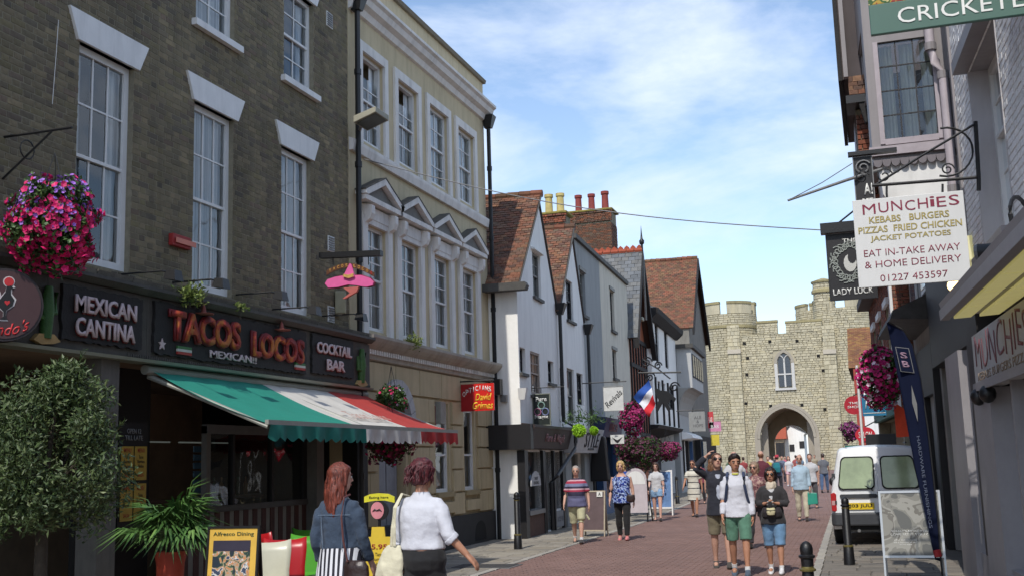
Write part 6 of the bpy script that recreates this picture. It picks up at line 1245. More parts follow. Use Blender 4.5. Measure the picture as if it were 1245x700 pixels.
def person(lb, cat, x, y, ang, H, skin, hair, top, bottom, shoes, vox=.012, g=1.0, belly=0.0, legs=((-14,4),(16,6)), arms=((-14,7,14),(18,7,16)), yaw=0, lean=0, tilt=0, sleeve=.35, bot='trousers', hem=.52, topz=.86, hairkind='short', face=True, glasses=False, group=None, seed=1, arm_curl=(18,26), open_neck=1.47, sock=None):
    B = Body(x,y,ang,H,g,belly,legs,arms,yaw,lean,tilt,seed=seed); t = T('person', lb, cat, (x,y,0), group)
    M_sk = mat('skin_%d_%d_%d'%skin, skin, .55, .05, 20, .05, 80); mb = MB()
    B.torso(mb); 
    for k in (0,1):
        B.limb(mb,*B.legpts(k,.12,1,0)); B.limb(mb,*B.armpts(k,.16 if sleeve > 0 else .0,1,0)); hip,kn,an,fa = B.legs[k]
        B.limb(mb,[an+Vector((0,-.03,-.03)),an+Vector((0,.05,-.045)),an+Vector((0,.13,-.06))],[.04,.04,.025])
        # hand: palm, four fingers, thumb
        sh,el,wr = B.arms[k]; d = (wr-el).normalized(); sg = -1 if k == 0 else 1; side = Vector((0,1,0)) if abs(d.y) < .8 else Vector((0,0,1)); side = (side-d*side.dot(d)).normalized(); pn = d.cross(side)*(-sg)
        pn = -pn if pn.x*sg > 0 and abs(d.z) > .5 else pn
        pc = wr+d*.05; hb = MB() ; q = [wr,wr+d*.03,wr+d*.09]; 
        for o_ in (-.022,0,.022): B.limb(mb,[wr+d*.005+side*o_*.6,wr+d*.05+side*o_,wr+d*.092+side*o_*1.15],[.019,.0175,.013],8)
        for i,(o_,ln) in enumerate(((-.033,.058),(-.011,.072),(.011,.078),(.034,.070))):
            o_ = -o_ if False else o_; c1 = math.radians(arm_curl[0]); c2 = math.radians(arm_curl[0]+arm_curl[1]); b0 = wr+d*.088+side*o_; b1 = b0+(d*math.cos(c1)+pn*math.sin(c1))*ln*.5; b2 = b1+(d*math.cos(c2)+pn*math.sin(c2))*ln*.5
            B.limb(mb,[b0,b1,b2],[.0105,.0095,.008],6)
        th0 = wr+d*.03+side*.028; B.limb(mb,[th0,th0+d*.03+side*.026+pn*.012,th0+d*.062+side*.03+pn*.026],[.014,.012,.009],6)
    mb.tube([B.L((0,-.012,1.44)),B.L((0,0,1.50)),B.HD((0,-.01,-.05))],[.064*B.s,.054*B.s,.052*B.s],12)
    hd = [(0,.035,-.118,.022,.022),(0,.028,-.105,.042,.045),(0,.015,-.075,.056,.072),(0,.004,-.035,.067,.088),(0,0,0,.073,.095),(0,-.004,.035,.075,.098),(0,-.008,.07,.068,.090),(0,-.01,.098,.05,.066),(0,-.01,.115,.024,.032)]
    B.loft(mb, hd, B.HD, 18)
    mb.hexa([B.HD(p) for p in ((-.018,.08,-.038),(.018,.08,-.038),(.014,.122,-.032),(-.014,.122,-.032),(-.008,.085,.02),(.008,.085,.02),(.005,.097,.016),(-.005,.097,.016))])
    for sg in (-1,1): B.loft(mb,[(sg*.074,-.008,-.028,.006,.010),(sg*.08,-.012,0,.009,.018),(sg*.08,-.015,.022,.007,.014)],B.HD,8)
    body = fuse(mb,'body',M_sk,t,vox*.8 if H > 0 else vox,3)
    # face
    if face:
        fs_ = 1.6 if vox >= .013 else 1.1
        e = MB()
        for sg in (-1,1): e.ell(B.HD((sg*.031,.083,.006)),.014*B.s,.009*B.s,.008*B.s*fs_,B.f,8,5)
        e.build('eyes', mat('eye_white',(200,195,190),.3), body, smooth=True); e = MB()
        for sg in (-1,1): e.ell(B.HD((sg*.031,.090,.006)),.009*B.s*fs_,.006*B.s,.008*B.s*fs_,B.f,8,5)
        e.build('irises', mat('eye_dark',(40,28,22),.2), body, smooth=True); e = MB()
        for sg in (-1,1): e.tube([B.HD((sg*.016,.094,.026)),B.HD((sg*.034,.091,.031)),B.HD((sg*.05,.076,.025))],.005*B.s*fs_,5)
        e.build('eyebrows', mat('brow_%d'%hair[0],tuple(int(c*.8) for c in hair),.8), body); e = MB(); e.tube([B.HD((-.022,.089,-.062)),B.HD((0,.097,-.060)),B.HD((.022,.089,-.062))],.0055*B.s*fs_,6); e.build('mouth', mat('lips',(150,86,80),.5), body, smooth=True)
    if glasses:
        e = MB()
        for sg in (-1,1): e.ell(B.HD((sg*.032,.093,.006)),.026*B.s,.008*B.s,.02*B.s,B.f,10,6)
        e.tube([B.HD((-.076,.0,.012)),B.HD((-.06,.075,.014)),B.HD((0,.1,.012)),B.HD((.06,.075,.014)),B.HD((.076,.0,.012))],.004*B.s,5); e.build('sunglasses', mat('lens_black',(14,14,16),.15), body, smooth=True)
    # hair
    M_h = hairmat(hair); hb = MB()
    if hairkind != 'bald':
        big = .004 if hairkind == 'short' else .014
        B.loft(hb,[(0,-.045,-.055,.055,.045),(0,-.04,-.02,.071+big,.064+big),(0,-.03,.02,.078+big,.078+big),(0,-.022,.05,.081+big,.088+big),(0,-.014,.08,.074+big,.086+big),(0,-.012,.105,.056+big,.066+big),(0,-.012,.122+big,.028,.034)],B.HD,18)
        if hairkind == 'quiff': B.loft(hb,[(0,.05,.06,.05,.03),(0,.055,.09,.055,.035),(0,.045,.12,.05,.04),(0,.03,.135,.03,.03)],B.HD,12)
        if hairkind in ('bob','messy'):
            for sg in (-1,1): B.loft(hb,[(sg*.06,-.015,-.11,.018,.035),(sg*.074,-.01,-.06,.022,.05),(sg*.078,0,0,.02,.055),(sg*.06,.02,.07,.03,.05)],B.HD,10)
            B.loft(hb,[(0,-.06,-.12,.06,.03),(0,-.06,-.06,.08,.045),(0,-.05,0,.08,.05)],B.HD,12)
        if hairkind == 'puffy':
            B.loft(hb,[(0,-.055,-.09,.05,.04),(0,-.05,-.05,.085,.065),(0,-.035,0,.103,.09),(0,-.02,.05,.108,.10),(0,-.012,.10,.09,.085),(0,-.012,.135,.045,.05)],B.HD,18)
            for sg in (-1,1): B.loft(hb,[(sg*.078,-.0,-.05,.016,.03),(sg*.086,.01,.0,.02,.04),(sg*.08,.015,.05,.03,.05)],B.HD,10)
        if hairkind in ('long','verylong'):
            ln = -.38 if hairkind == 'verylong' else -.26
            B.loft(hb,[(0,-.10,ln,.085,.02),(0,-.105,ln*.7,.115,.034),(0,-.095,-.12,.105,.045),(0,-.07,-.04,.09,.06),(0,-.04,.03,.085,.07)],B.HD,14)
            for sg in (-1,1): B.loft(hb,[(sg*.085,-.05,ln*.6,.028,.03),(sg*.084,-.03,-.08,.024,.045),(sg*.08,-.01,0,.02,.055),(sg*.06,.02,.07,.03,.05)],B.HD,10)
        if hairkind == 'pony': B.loft(hb,[(0,-.13,-.2,.02,.02),(0,-.14,-.1,.034,.034),(0,-.12,.0,.03,.03),(0,-.09,.03,.03,.03)],B.HD,10)
        fuse(hb,'hair',M_h,t,vox*.8,2,.012 if hairkind in ('puffy','long','verylong','bob','messy') else .005,34 if hairkind in ('puffy','messy') else 26,dz=.35 if 'long' in hairkind else .8)
        if 'long' in hairkind or hairkind in ('bob','messy','puffy'):   # loose strands over the mass
            rs_ = random.Random(seed); sm_ = MB(); kk = 170 if vox < .012 else (50 if vox < .015 else 14)
            for q in range(kk):
                a = rs_.uniform(-2.4,2.4) if 'long' in hairkind else rs_.uniform(-3.1,3.1); r0 = .082 if hairkind != 'puffy' else .1; base = Vector((math.sin(a)*r0,-math.cos(a)*r0-.02,rs_.uniform(-.02,.08)))
                if base.y > .03 and hairkind != 'puffy': base.y = .02
                ln = rs_.uniform(.18,.36) if 'long' in hairkind else rs_.uniform(.05,.1); sw = rs_.uniform(-.03,.03)
                sm_.tube([B.HD(base*1.0),B.HD(base*1.12+Vector((sw*.5,-.02,-ln*.5))),B.HD(base*1.1+Vector((sw,-.03,-ln)))],[.004,.0045,.001],4)
            sm_.build('hair_strands', M_h, t, smooth=True)
    else:
        B.loft(hb,[(0,-.05,-.05,.05,.042),(0,-.04,-.02,.071,.06),(0,-.03,.02,.079,.072),(0,-.03,.04,.076,.07)],B.HD,16); fuse(hb,'hair',M_h,t,vox*.8,2)
    # clothes
    inf = .014; tp = MB(); B.torso(tp,inf,topz,open_neck)
    if topz < .9 and bot != 'dress': B.loft(tp,[(0,belly*.2,topz-.02,.172*g+inf+.022,.118*g+inf+.022),(0,belly*.4,1.0,.165*g+inf,.115*g+inf+belly*.35)])
    for k in (0,1):
        if sleeve > 0:
            p_,r_ = B.armpts(k,.06,sleeve,inf,.012 if sleeve < .6 else .004); r_[0] *= .88; B.limb(tp,p_,r_); sh = B.arms[k][0]; B.limb(tp,[Vector((0,-.01,1.385)),sh+Vector((0,0,-.012)),sh.lerp(B.arms[k][1],.2)],[.075*(.6+.4*g),.058*(.7+.3*g),.056*(.7+.3*g)])
        else: sg = -1 if k == 0 else 1; B.limb(tp,[Vector((sg*.09,.04,1.36)),Vector((sg*.10,.0,1.452)),Vector((sg*.09,-.07,1.36))],[.035,.022,.035])
    if bot == 'dress': B.loft(tp,[(0,0,hem,.20*g,.16*g),(0,0,.75,.195*g,.145*g),(0,0,.93,.172*g+inf,.125*g+inf),(0,0,1.1,.145*g+inf,.1*g+inf)])
    fuse(tp,'top',top,t,vox,7,.011,4.5,dz=1.8)
    bt = MB(); nb = 'trousers'
    if bot == 'skirt':
        nb = 'skirt'; n_ = 48; b0 = len(bt.v)
        for (z,rx,ry,am) in ((hem,.30,.25,.030),(.6,.265,.215,.022),(.8,.225,.165,.012),(.95,.175*g+.01,.125*g+.01,.004),(1.03,.158*g+.01,.112*g+.01,0)):
            for j in range(n_): a = 2*math.pi*j/n_; w_ = 1+am*6*math.sin(a*11+z*2)*.5; bt.v.append(B.L((rx*math.cos(a)*w_,ry*math.sin(a)*w_,z)))
        for i in range(4):
            for j in range(n_): q = (j+1)%n_; bt.f.append((b0+i*n_+j,b0+i*n_+q,b0+(i+1)*n_+q,b0+(i+1)*n_+j))
        bt.f.append(tuple(range(b0+4*n_,b0+5*n_))); bt.build('skirt', bottom, t, smooth=True)
    elif bot != 'dress':
        end = {'trousers':.97,'shorts':hem,'capri':.8}[bot]; nb = 'shorts' if bot == 'shorts' else 'trousers'; B.torso(bt,.006,.80,1.0,belly=True)
        for k in (0,1): p_,r_ = B.legpts(k,-.02,end,.012 if bot == 'trousers' else .018,.016 if bot == 'shorts' else .012); r_[0] = min(r_[0],.07); r_[1] *= .9; B.limb(bt,p_,r_,14)
        fuse(bt,nb,bottom,t,vox,3,.008,9,dz=.8)
    # shoes
    for k in (0,1):
        hip,kn,an,fa = B.legs[k]; sh = MB(); pit = max(-.6,min(.5,fa))*.8; c,sn = math.cos(pit),math.sin(pit)
        def Q(p): q = Vector((p[0],p[1]*c-p[2]*sn*0,p[2]+p[1]*sn*.9)); return B.L(an+q+Vector((0,0,0)))
        B.loft(sh,[(0,.05,-.085,.040,.125),(0,.055,-.07,.047,.135),(0,.05,-.045,.045,.125),(0,.02,-.02,.038,.085),(0,-.012,.015,.036,.05)],Q,14); fuse(sh,'shoe',shoes,t,max(.008,vox*.8),2)
        if sock: B_ = MB(); p_,r_ = B.legpts(k,.93,1,.006); B.limb(B_,p_,r_); B_.build('sock', sock, t, smooth=True)
    return t,B
def soft(mb,name,m,par,vox=.012,disp=.004,fr=12): return fuse(mb,name,m,par,vox,3,disp,fr)
def cl(name,c,var=.10,bump=.3): return mat('cloth_'+name,c,.9,var,7,min(1,bump*1.8),6,sheen=.1,bd=.045)
SK,SKT,SKP = (190,148,128),(174,126,100),(202,160,142)
# 1 woman in denim jacket
M_skirt = stripes('skirt_stripes',[(28,28,40),(208,208,212)],[0,.5],axis=0,period=.046)
M_den = cl('denim_dark',(52,66,84),.22,.5)
p = onG(410,812); t,B = person('woman in a dark denim jacket with long auburn hair and striped skirt, seen from behind','person',-4.45,8.85,4,1.73,SKP,(116,58,44),M_den,M_skirt,cl('shoe_black',(24,22,22)),vox=.011,g=1.08,yaw=38,hairkind='verylong',sleeve=.92,bot='skirt',hem=.3,topz=1.0,legs=((-8,4),(10,4)),arms=((-6,12,36),(2,10,30)),seed=4)
M_stt = mat('jacket_stitch',(96,112,130),.8)
for u,a,b in ((-.09,1.02,1.30),(.09,1.02,1.30)): MB().tube([B.L((u,-.135,a)),B.L((u*1.15,-.138,(a+b)/2)),B.L((u*1.25,-.133,b))],.0035,4).build('seam', M_stt, t)
MB().tube([B.L((x_,-.138+abs(x_)*.22,1.31)) for x_ in (-.16,-.08,0,.08,.16)],.0035,4).build('seam', M_stt, t)
wb = MB(); B.loft(wb,[(0,0,.985,.178,.130),(0,0,1.03,.176,.128)]); wb.build('waistband', M_den, t, smooth=True)
bg_ = T('shoulder_bag', 'small dark brown leather shoulder bag worn by the woman in denim', 'bag', B.L((.16,-.06,.78))); M_lea = mat('leather_brown',(44,30,28),.4,.2,10,.2,40)
mb = MB(); B.loft(mb,[(.21,-.10,.72,.10,.045),(.21,-.10,.78,.13,.06),(.21,-.10,.88,.125,.055),(.20,-.10,.93,.10,.03)]); soft(mb,'bag_body',M_lea,bg_,.01); MB().tube([B.L((.16,-.15,.92)),B.L((.13,-.172,1.1)),B.L((.11,-.165,1.3)),B.L((.10,-.1,1.46)),B.L((.10,0,1.48))],.009,6).build('strap', mat('strap_brown',(90,52,50),.5), bg_)
# 2 woman in white blouse
M_blo = cl('white_blouse',(192,193,200),.04,.35); M_blk = cl('black_trousers',(24,24,26),.15,.3)
t,B = person('woman in a white blouse and black trousers with short dark red hair, seen from behind','person',-3.62,8.7,12,1.75,SKT,(84,30,38),M_blo,M_blk,cl('shoe_black',(24,22,22)),vox=.011,g=1.24,hairkind='puffy',sleeve=.62,topz=1.0,legs=((-12,4),(12,4)),arms=((4,10,20),((.275,-.03,1.13),(.40,.05,.97))),yaw=10,seed=5,arm_curl=(14,22))
mb = MB(); B.limb(mb,*B.armpts(1,.56,.66,.026)); B.limb(mb,*B.armpts(0,.56,.66,.026)); soft(mb,'cuffs',M_blo,t,.01)
MB().tube([B.L(B.arms[1][2]+Vector((.02*math.cos(a),.022*math.sin(a),0))) for a in [2*math.pi*i/12 for i in range(13)]],.004,5).build('bracelet', mat('silver',(190,190,190),.3,metal=.8), t)
tb = T('tote_bag', 'cream canvas tote bag hanging from the shoulder of the woman in white', 'bag', B.L((-.2,-.1,.6))); mb = MB(); M_can = cl('canvas_cream',(200,194,168),.06,.4)
B.loft(mb,[(-.25,-.14,.56,.12,.03),(-.25,-.15,.6,.15,.06),(-.245,-.15,.75,.15,.065),(-.22,-.14,.95,.12,.05),(-.20,-.13,1.06,.07,.03)]); soft(mb,'bag_body',M_can,tb,.011,.014,9)
for o_ in (0,.05): MB().tube([B.L((-.17-o_*.6,-.165,1.05)),B.L((-.16-o_*.4,-.175,1.2)),B.L((-.155-o_*.3,-.16,1.36)),B.L((-.155,-.07,1.47)),B.L((-.155,.05,1.44))],.014,6,el=.5).build('handle', M_can, tb)
# 3 man in striped polo
M_polo = stripes('polo_stripes',[(96,96,128),(40,36,60),(150,40,64),(186,150,160),(40,36,60),(112,116,146),(150,40,64),(186,150,160),(44,38,60),(128,40,60),(96,96,120)],[.8,.98,1.06,1.10,1.13,1.17,1.23,1.28,1.31,1.37,1.42,1.5])
t,B = person('stout older man in a red and navy striped polo shirt and cream cargo shorts, walking','person',-6.06,23.0,172,1.63,SK,(178,172,166),M_polo,cl('cargo_cream',(176,172,140),.12),cl('shoe_blackwhite',(60,58,58)),vox=.014,g=1.2,belly=.09,hairkind='short',sleeve=.42,bot='shorts',hem=.55,legs=((20,8),(-14,10)),arms=((-6,16,22),(6,16,26)),seed=6,tilt=3,sock=cl('sock_white',(200,200,200)))
MB().tube([B.L((-.2,.02,.66)),B.L((-.24,.03,.6)),B.L((-.27,.03,.55))],.02,6).build('pocket_flap', cl('cargo_cream',(176,172,140)), t)
# 4 blonde woman in blue tank
M_tank = blotch('tank_print',[(30,40,110),(40,80,170),(190,205,225),(60,90,160),(26,34,84)],16)
t,B = person('blonde woman in a blue and white patterned sleeveless top and black trousers','person',-5.28,23.85,176,1.68,SK,(204,176,120),M_tank,M_blk,cl('sandal_pink',(200,120,120)),vox=.014,g=1.2,belly=.05,hairkind='messy',sleeve=0,legs=((12,6),(-8,6)),arms=((-4,14,14),(2,14,20)),seed=7,topz=.84,open_neck=1.40)
bb_ = T('shoulder_bag','small black bag at the hip of the blonde woman','bag',B.L((-.2,.1,.85))); mb = MB(); B.loft(mb,[(-.2,.12,.84,.10,.04),(-.2,.12,.9,.12,.05),(-.2,.12,1.0,.11,.04)]); soft(mb,'bag_body',M_lea,bb_,.014); MB().tube([B.L((-.18,.15,1.0)),B.L((0,.17,1.2)),B.L((.1,.1,1.42)),B.L((.1,0,1.47))],.006,5).build('strap', M_lea, bb_)
# 5 person in blue behind
pq = onG(775,620); t,B = person('person in a bright blue top and black shorts walking away behind the blonde woman','person',-7.3,33.5,-10,1.62,SK,(50,36,30),cl('bright_blue',(30,70,150)),M_blk,cl('shoe_black',(24,22,22)),vox=.018,g=1.1,sleeve=.4,bot='shorts',hem=.36,face=False,seed=8,lean=8)
# 6 girl in white tee
t,B = person('girl in a white t-shirt and denim shorts with long brown hair','person',-5.87,31.0,178,1.61,SKP,(66,44,34),cl('white_tee',(190,190,192),.04),cl('denim_light',(120,150,180),.2),cl('sandal_dark',(40,36,36)),vox=.015,g=.93,hairkind='long',sleeve=.36,bot='shorts',hem=.25,topz=.9,legs=((12,6),(-8,8)),arms=((4,8,20),(12,8,30)),seed=9,tilt=8)
# 7 striped dress
M_dr = stripes('dress_stripes',[(200,196,182),(60,60,66)],[0,.84],axis=2,period=.17,offset=.1)
t,B = person('woman in a cream dress with thin dark stripes striding along the middle of the street','person',-5.14,32.9,186,1.64,SKT,(96,60,44),M_dr,M_dr,cl('shoe_dark',(38,30,30)),vox=.015,g=1.05,hairkind='short',sleeve=.4,bot='dress',hem=.5,legs=((12,4),(-12,4)),arms=((-14,12,14),(22,14,16)),seed=10,glasses=True)
# 8 woman behind
t,B = person('woman with light brown hair and bare legs, mostly hidden behind the man shading his eyes','person',-4.72,33.8,10,1.66,SK,(120,88,62),cl('navy_top',(40,42,56)),cl('shorts_dark',(60,56,58)),cl('shoe_white',(206,206,206),.03),vox=.018,hairkind='long',bot='shorts',hem=.3,face=False,seed=11)
t,B = person('person in a maroon top far down the street behind the woman in the striped dress','person',-6.3,42,180,1.62,SK,(60,44,40),cl('maroon_top',(120,52,66)),cl('trouser_dark',(50,48,54)),cl('shoe_black',(24,22,22)),vox=.02,face=False,seed=12)
# 9 man shading his eyes
t,B = person('man in sunglasses and dark jacket shading his eyes with one hand, khaki shorts','person',-2.38,17.7,172,1.76,SK,(96,66,46),cl('dark_jacket',(34,36,46),.12),cl('khaki',(112,104,84),.12),cl('shoe_greybrown',(70,66,62)),vox=.011,g=1.06,glasses=True,sleeve=.95,bot='shorts',hem=.5,topz=.82,legs=((10,4),(-6,8)),arms=((0,10,12),((.34,.14,1.52),(.16,.16,1.70))),tilt=-14,seed=13,yaw=-8)
mb = MB(); B.loft(mb,[(0,.06,1.0,.05,.07),(0,.07,1.2,.055,.075),(0,.05,1.42,.05,.06)]); soft(mb,'shirt_front',cl('shirt_pale',(170,176,190)),t,.012)
# 10 boy in white sweatshirt
M_sw = cl('white_sweatshirt',(194,195,203),.03,.35); M_gsh = cl('green_shorts',(84,124,104),.08,.3)
t,B = person('young man in a white hooded sweatshirt and green shorts with backpack straps','person',-1.97,16.55,176,1.73,SKT,(40,28,24),M_sw,M_gsh,cl('shoe_bluegrey',(70,84,100),.2),vox=.010,g=1.0,hairkind='quiff',sleeve=.97,bot='shorts',hem=.5,topz=.86,legs=((12,8),(-8,12)),arms=((-2,7,16),(6,7,18)),seed=14,yaw=-14,tilt=4,sock=cl('sock_white',(200,200,200)))
mb = MB(); B.loft(mb,[(0,-.07,1.38,.10,.05),(0,-.06,1.43,.085,.06),(0,-.045,1.465,.065,.05)]); soft(mb,'hood',M_sw,t,.010); mb = MB(); B.loft(mb,[(0,.045,1.455,.05,.04),(0,.03,1.475,.055,.05)]); mb.build('collar', cl('collar_yellow',(190,186,70)), t, smooth=True)
bp = T('backpack', 'navy backpack worn by the young man in the white sweatshirt', 'backpack', B.L((0,-.2,1.1))); M_nv = cl('navy_strap',(44,56,84))
mb = MB(); B.loft(mb,[(0,-.2,.95,.13,.06),(0,-.22,1.1,.15,.09),(0,-.2,1.35,.13,.07)]); soft(mb,'pack',M_nv,bp,.014)
for sg in (-1,1): MB().tube([B.L((sg*.12,-.13,1.42)),B.L((sg*.115,-.02,1.485)),B.L((sg*.12,.085,1.42)),B.L((sg*.125,.135,1.3)),B.L((sg*.15,.12,1.15)),B.L((sg*.175,.02,1.02))],.021,8,el=.45).build('strap', M_nv, bp, smooth=True)
MB().tube([B.L(B.arms[0][2]+Vector((.036*math.cos(a),.036*math.sin(a),.01))) for a in [2*math.pi*i/12 for i in range(13)]],.009,6).build('wristwatch', M_shb, t)
# 11 woman with scarf
t,B = person('woman in sunglasses, dark cardigan, cream scarf and denim shorts holding a camera','person',-1.50,16.85,182,1.52,SKT,(40,26,26),cl('cardigan_dark',(46,44,46),.1),cl('denim_blue',(98,132,164),.15,.4),cl('trainer_white',(206,206,208),.03),vox=.010,g=1.06,hairkind='bob',glasses=True,sleeve=.85,bot='shorts',hem=.55,topz=.84,legs=((10,6),(-6,8)),arms=(((-.25,.03,1.14),(-.07,.19,1.16)),((.25,.03,1.14),(.07,.19,1.16))),seed=15,sock=cl('sock_white',(200,200,200)),arm_curl=(40,50))
mb = MB(); B.loft(mb,[(0,.07,1.16,.07,.065),(0,.07,1.3,.085,.07),(0,.05,1.42,.07,.06)]); soft(mb,'white_top',cl('white_tee',(190,190,192)),t,.011)
mb = MB(); B.loft(mb,[(0,.07,1.36,.055,.05),(0,.05,1.42,.09,.075),(0,.02,1.48,.088,.082),(0,.01,1.51,.07,.065)]); fuse(mb,'scarf',cl('scarf_cream',(190,178,160),.15,.5),t,.011,3,.014,20)
cmr = T('camera', 'camera with cream case held at the waist by the woman in the scarf', 'camera', B.L((0,.25,1.1))); f_ = B.f
mb = MB(); mb.hexa([B.L(p) for p in ((-.06,.2,1.13),(.06,.2,1.13),(.06,.27,1.13),(-.06,.27,1.13),(-.06,.2,1.2),(.06,.2,1.2),(.06,.27,1.2),(-.06,.27,1.2))]); mb.build('camera_body', M_steel, cmr, bevel=.01); MB().tube([B.L((0,.26,1.165)),B.L((0,.31,1.165))],.03,12).build('lens', M_shb, cmr)
mb = MB(); B.loft(mb,[(0,.24,.97,.06,.035),(0,.24,1.02,.075,.045),(0,.24,1.09,.07,.04)]); soft(mb,'case',cl('case_cream',(196,188,150)),cmr,.01); MB().tube([B.L((-.07,.26,1.05)),B.L((0,.29,1.045)),B.L((.07,.26,1.05))],.006,5).build('zip', M_shb, cmr)
mb = MB(); B.loft(mb,[(0,.10,.93,.16,.09),(0,.12,1.02,.17,.10),(0,.10,1.1,.15,.07)]); soft(mb,'waist_jacket',cl('jacket_maroonblack',(40,34,38)),t,.013)
# 12.. others in the crowd
M_pat = blotch('maroon_print',[(96,46,56),(150,110,110),(70,34,44),(170,140,130)],22)
def px_person(px,Yd,**k): return onY(px,560,Yd).x
t,B = person('grey-haired woman in a maroon patterned blouse between the young man and the scarfed woman','person',onY(918,580,21.5).x,21.5,196,1.60,SK,(150,130,112),M_pat,cl('trouser_dark',(50,48,54)),cl('shoe_black',(24,22,22)),vox=.014,g=1.15,hairkind='bob',sleeve=.6,glasses=True,seed=16)
t,B = person('broad man in a maroon shirt walking away towards the gate','person',onY(926,570,33).x,33,8,1.86,SK,(120,84,60),cl('maroon_shirt',(92,40,52)),cl('trouser_dark',(50,48,54)),cl('shoe_black',(24,22,22)),vox=.018,g=1.15,hairkind='bald',face=False,sleeve=.4,seed=17)
t,B = person('bald man in a white top behind the young man','person',onY(893,570,27).x,27,178,1.84,SK,(150,110,90),cl('white_top2',(184,184,186),.04),cl('trouser_grey',(90,90,94)),cl('shoe_black',(24,22,22)),vox=.016,g=1.1,hairkind='bald',seed=18)
t,B = person('distant person in a red hat with a teal backpack walking through the gate','person',onY(946,580,50).x,50,4,1.74,SK,(60,44,40),cl('jacket_slate',(60,66,84)),cl('trouser_dark',(50,48,54)),cl('shoe_black',(24,22,22)),vox=.02,face=False,hairkind='short',seed=19)
hh = MB(); B.loft(hh,[(0,-.01,.03,.10,.12),(0,-.01,.06,.085,.1),(0,-.01,.13,.07,.08)],B.HD,12); hh.build('hat', cl('hat_red',(190,50,70)), t, smooth=True); hb_ = MB(); B.loft(hb_,[(0,-.2,1.0,.15,.08),(0,-.22,1.2,.17,.1),(0,-.2,1.42,.14,.07)]); tag(soft(hb_,'backpack',cl('teal_pack',(30,110,120)),None,.02), 'teal backpack on the distant person in the red hat', 'backpack')
t,B = person('distant woman in a white top and pink shorts in front of the archway','person',onY(960,580,64).x,64,180,1.66,SKP,(150,120,90),cl('white_tee',(190,190,192)),cl('shorts_pink',(196,160,170)),cl('shoe_white',(206,206,206)),vox=.022,face=False,hairkind='long',bot='shorts',hem=.3,seed=20)
t,B = person('older man in a pale blue shirt and cream trousers walking with a teal carrier bag','person',-1.92,30.1,178,1.70,SK,(170,150,140),cl('pale_blue_shirt',(160,182,198),.06),cl('cream_trousers',(190,182,160),.08),cl('shoe_brown',(50,40,38)),vox=.014,g=1.12,belly=.05,hairkind='bald',sleeve=.9,topz=.84,legs=((8,4),(-8,6)),arms=((2,8,12),(-2,8,12)),seed=21)
cb = T('carrier_bag', 'teal plastic carrier bag in the hand of the older man', 'bag', B.L(B.arms[0][2]-Vector((0,0,.3)))); w_ = B.arms[0][2]+Vector((-.03,.02,-.1)); MB().hexa([B.L(w_+Vector(v)) for v in ((-.15,-.04,-.30),(.13,-.03,-.33),(.13,.04,-.33),(-.15,.03,-.30),(-.14,-.02,-.02),(.14,-.02,.0),(.14,.02,.0),(-.14,.02,-.02))]).build('bag_body', mat('plastic_teal',(40,140,120),.4,.1), cb, bevel=.01); MB().tube([B.L(w_+Vector((-.05,0,0))),B.L(w_+Vector((0,0,.1))),B.L(w_+Vector((.05,0,0)))],.01,5).build('handle', mat('plastic_teal',(40,140,120),.4), cb)
t,B = person('man in a white shirt half hidden behind the man in the pale blue shirt','person',onY(986,580,37).x,37,184,1.74,SK,(90,70,60),cl('white_top2',(184,184,186)),cl('trouser_grey',(90,90,94)),cl('shoe_black',(24,22,22)),vox=.018,face=False,seed=22)
t,B = person('distant man in a grey t-shirt and jeans walking beside the van','person',onY(1002,580,52).x,52,4,1.76,SK,(70,56,50),cl('grey_tee',(96,98,104)),cl('jeans',(70,90,120)),cl('shoe_black',(24,22,22)),vox=.02,face=False,seed=23)
for k,(px,Yd,h,c,c2,lb) in enumerate(((935,58,1.7,(170,150,60),(60,60,70),'distant person in an ochre top left of the archway centre'),(952,70,1.7,(90,100,120),(40,44,60),'distant person in slate blue walking under the archway'),(969,76,1.72,(150,80,80),(60,60,66),'distant person in a dull red top under the archway'),(872,48,1.68,(70,80,110),(40,40,46),'distant person in dark blue by the left shops near the gate'))):
    person(lb,'person',onY(px,580,Yd).x,Yd,R.choice((0,180)),h,SK,(70,52,44),cl('crowd%d'%k,c),cl('crowdb%d'%k,c2),cl('shoe_black',(24,22,22)),vox=.026,face=False,seed=30+k)

for k,(px,Yd,h,c,c2,lb) in enumerate(((938,84,1.68,(196,190,186),(70,80,110),'tiny figure in a white top at the left of the archway'),(943,92,1.7,(60,60,70),(50,50,60),'tiny figure in black at the left of the archway'),(956,88,1.66,(180,90,110),(50,50,60),'tiny figure in a pink top in the middle of the archway'),(974,70,1.74,(110,130,150),(60,64,80),'tiny figure in a steel blue top at the right of the archway'),(992,84,1.7,(150,140,120),(60,60,70),'tiny figure in a tan top at the foot of the right tower'),(905,62,1.7,(140,60,60),(60,60,70),'distant figure in a brick red top behind the bald man'),(888,70,1.68,(90,110,90),(60,60,70),'distant figure in a sage green top at the foot of the left tower'))):
    person(lb,'person',onY(px,580,Yd).x,Yd,(0,180,172,8,186)[k%5],h,SK,(70,52,44),cl('throng%d'%k,c),cl('throngb%d'%k,c2),cl('shoe_black',(24,22,22)),vox=.03,face=False,seed=60+k)
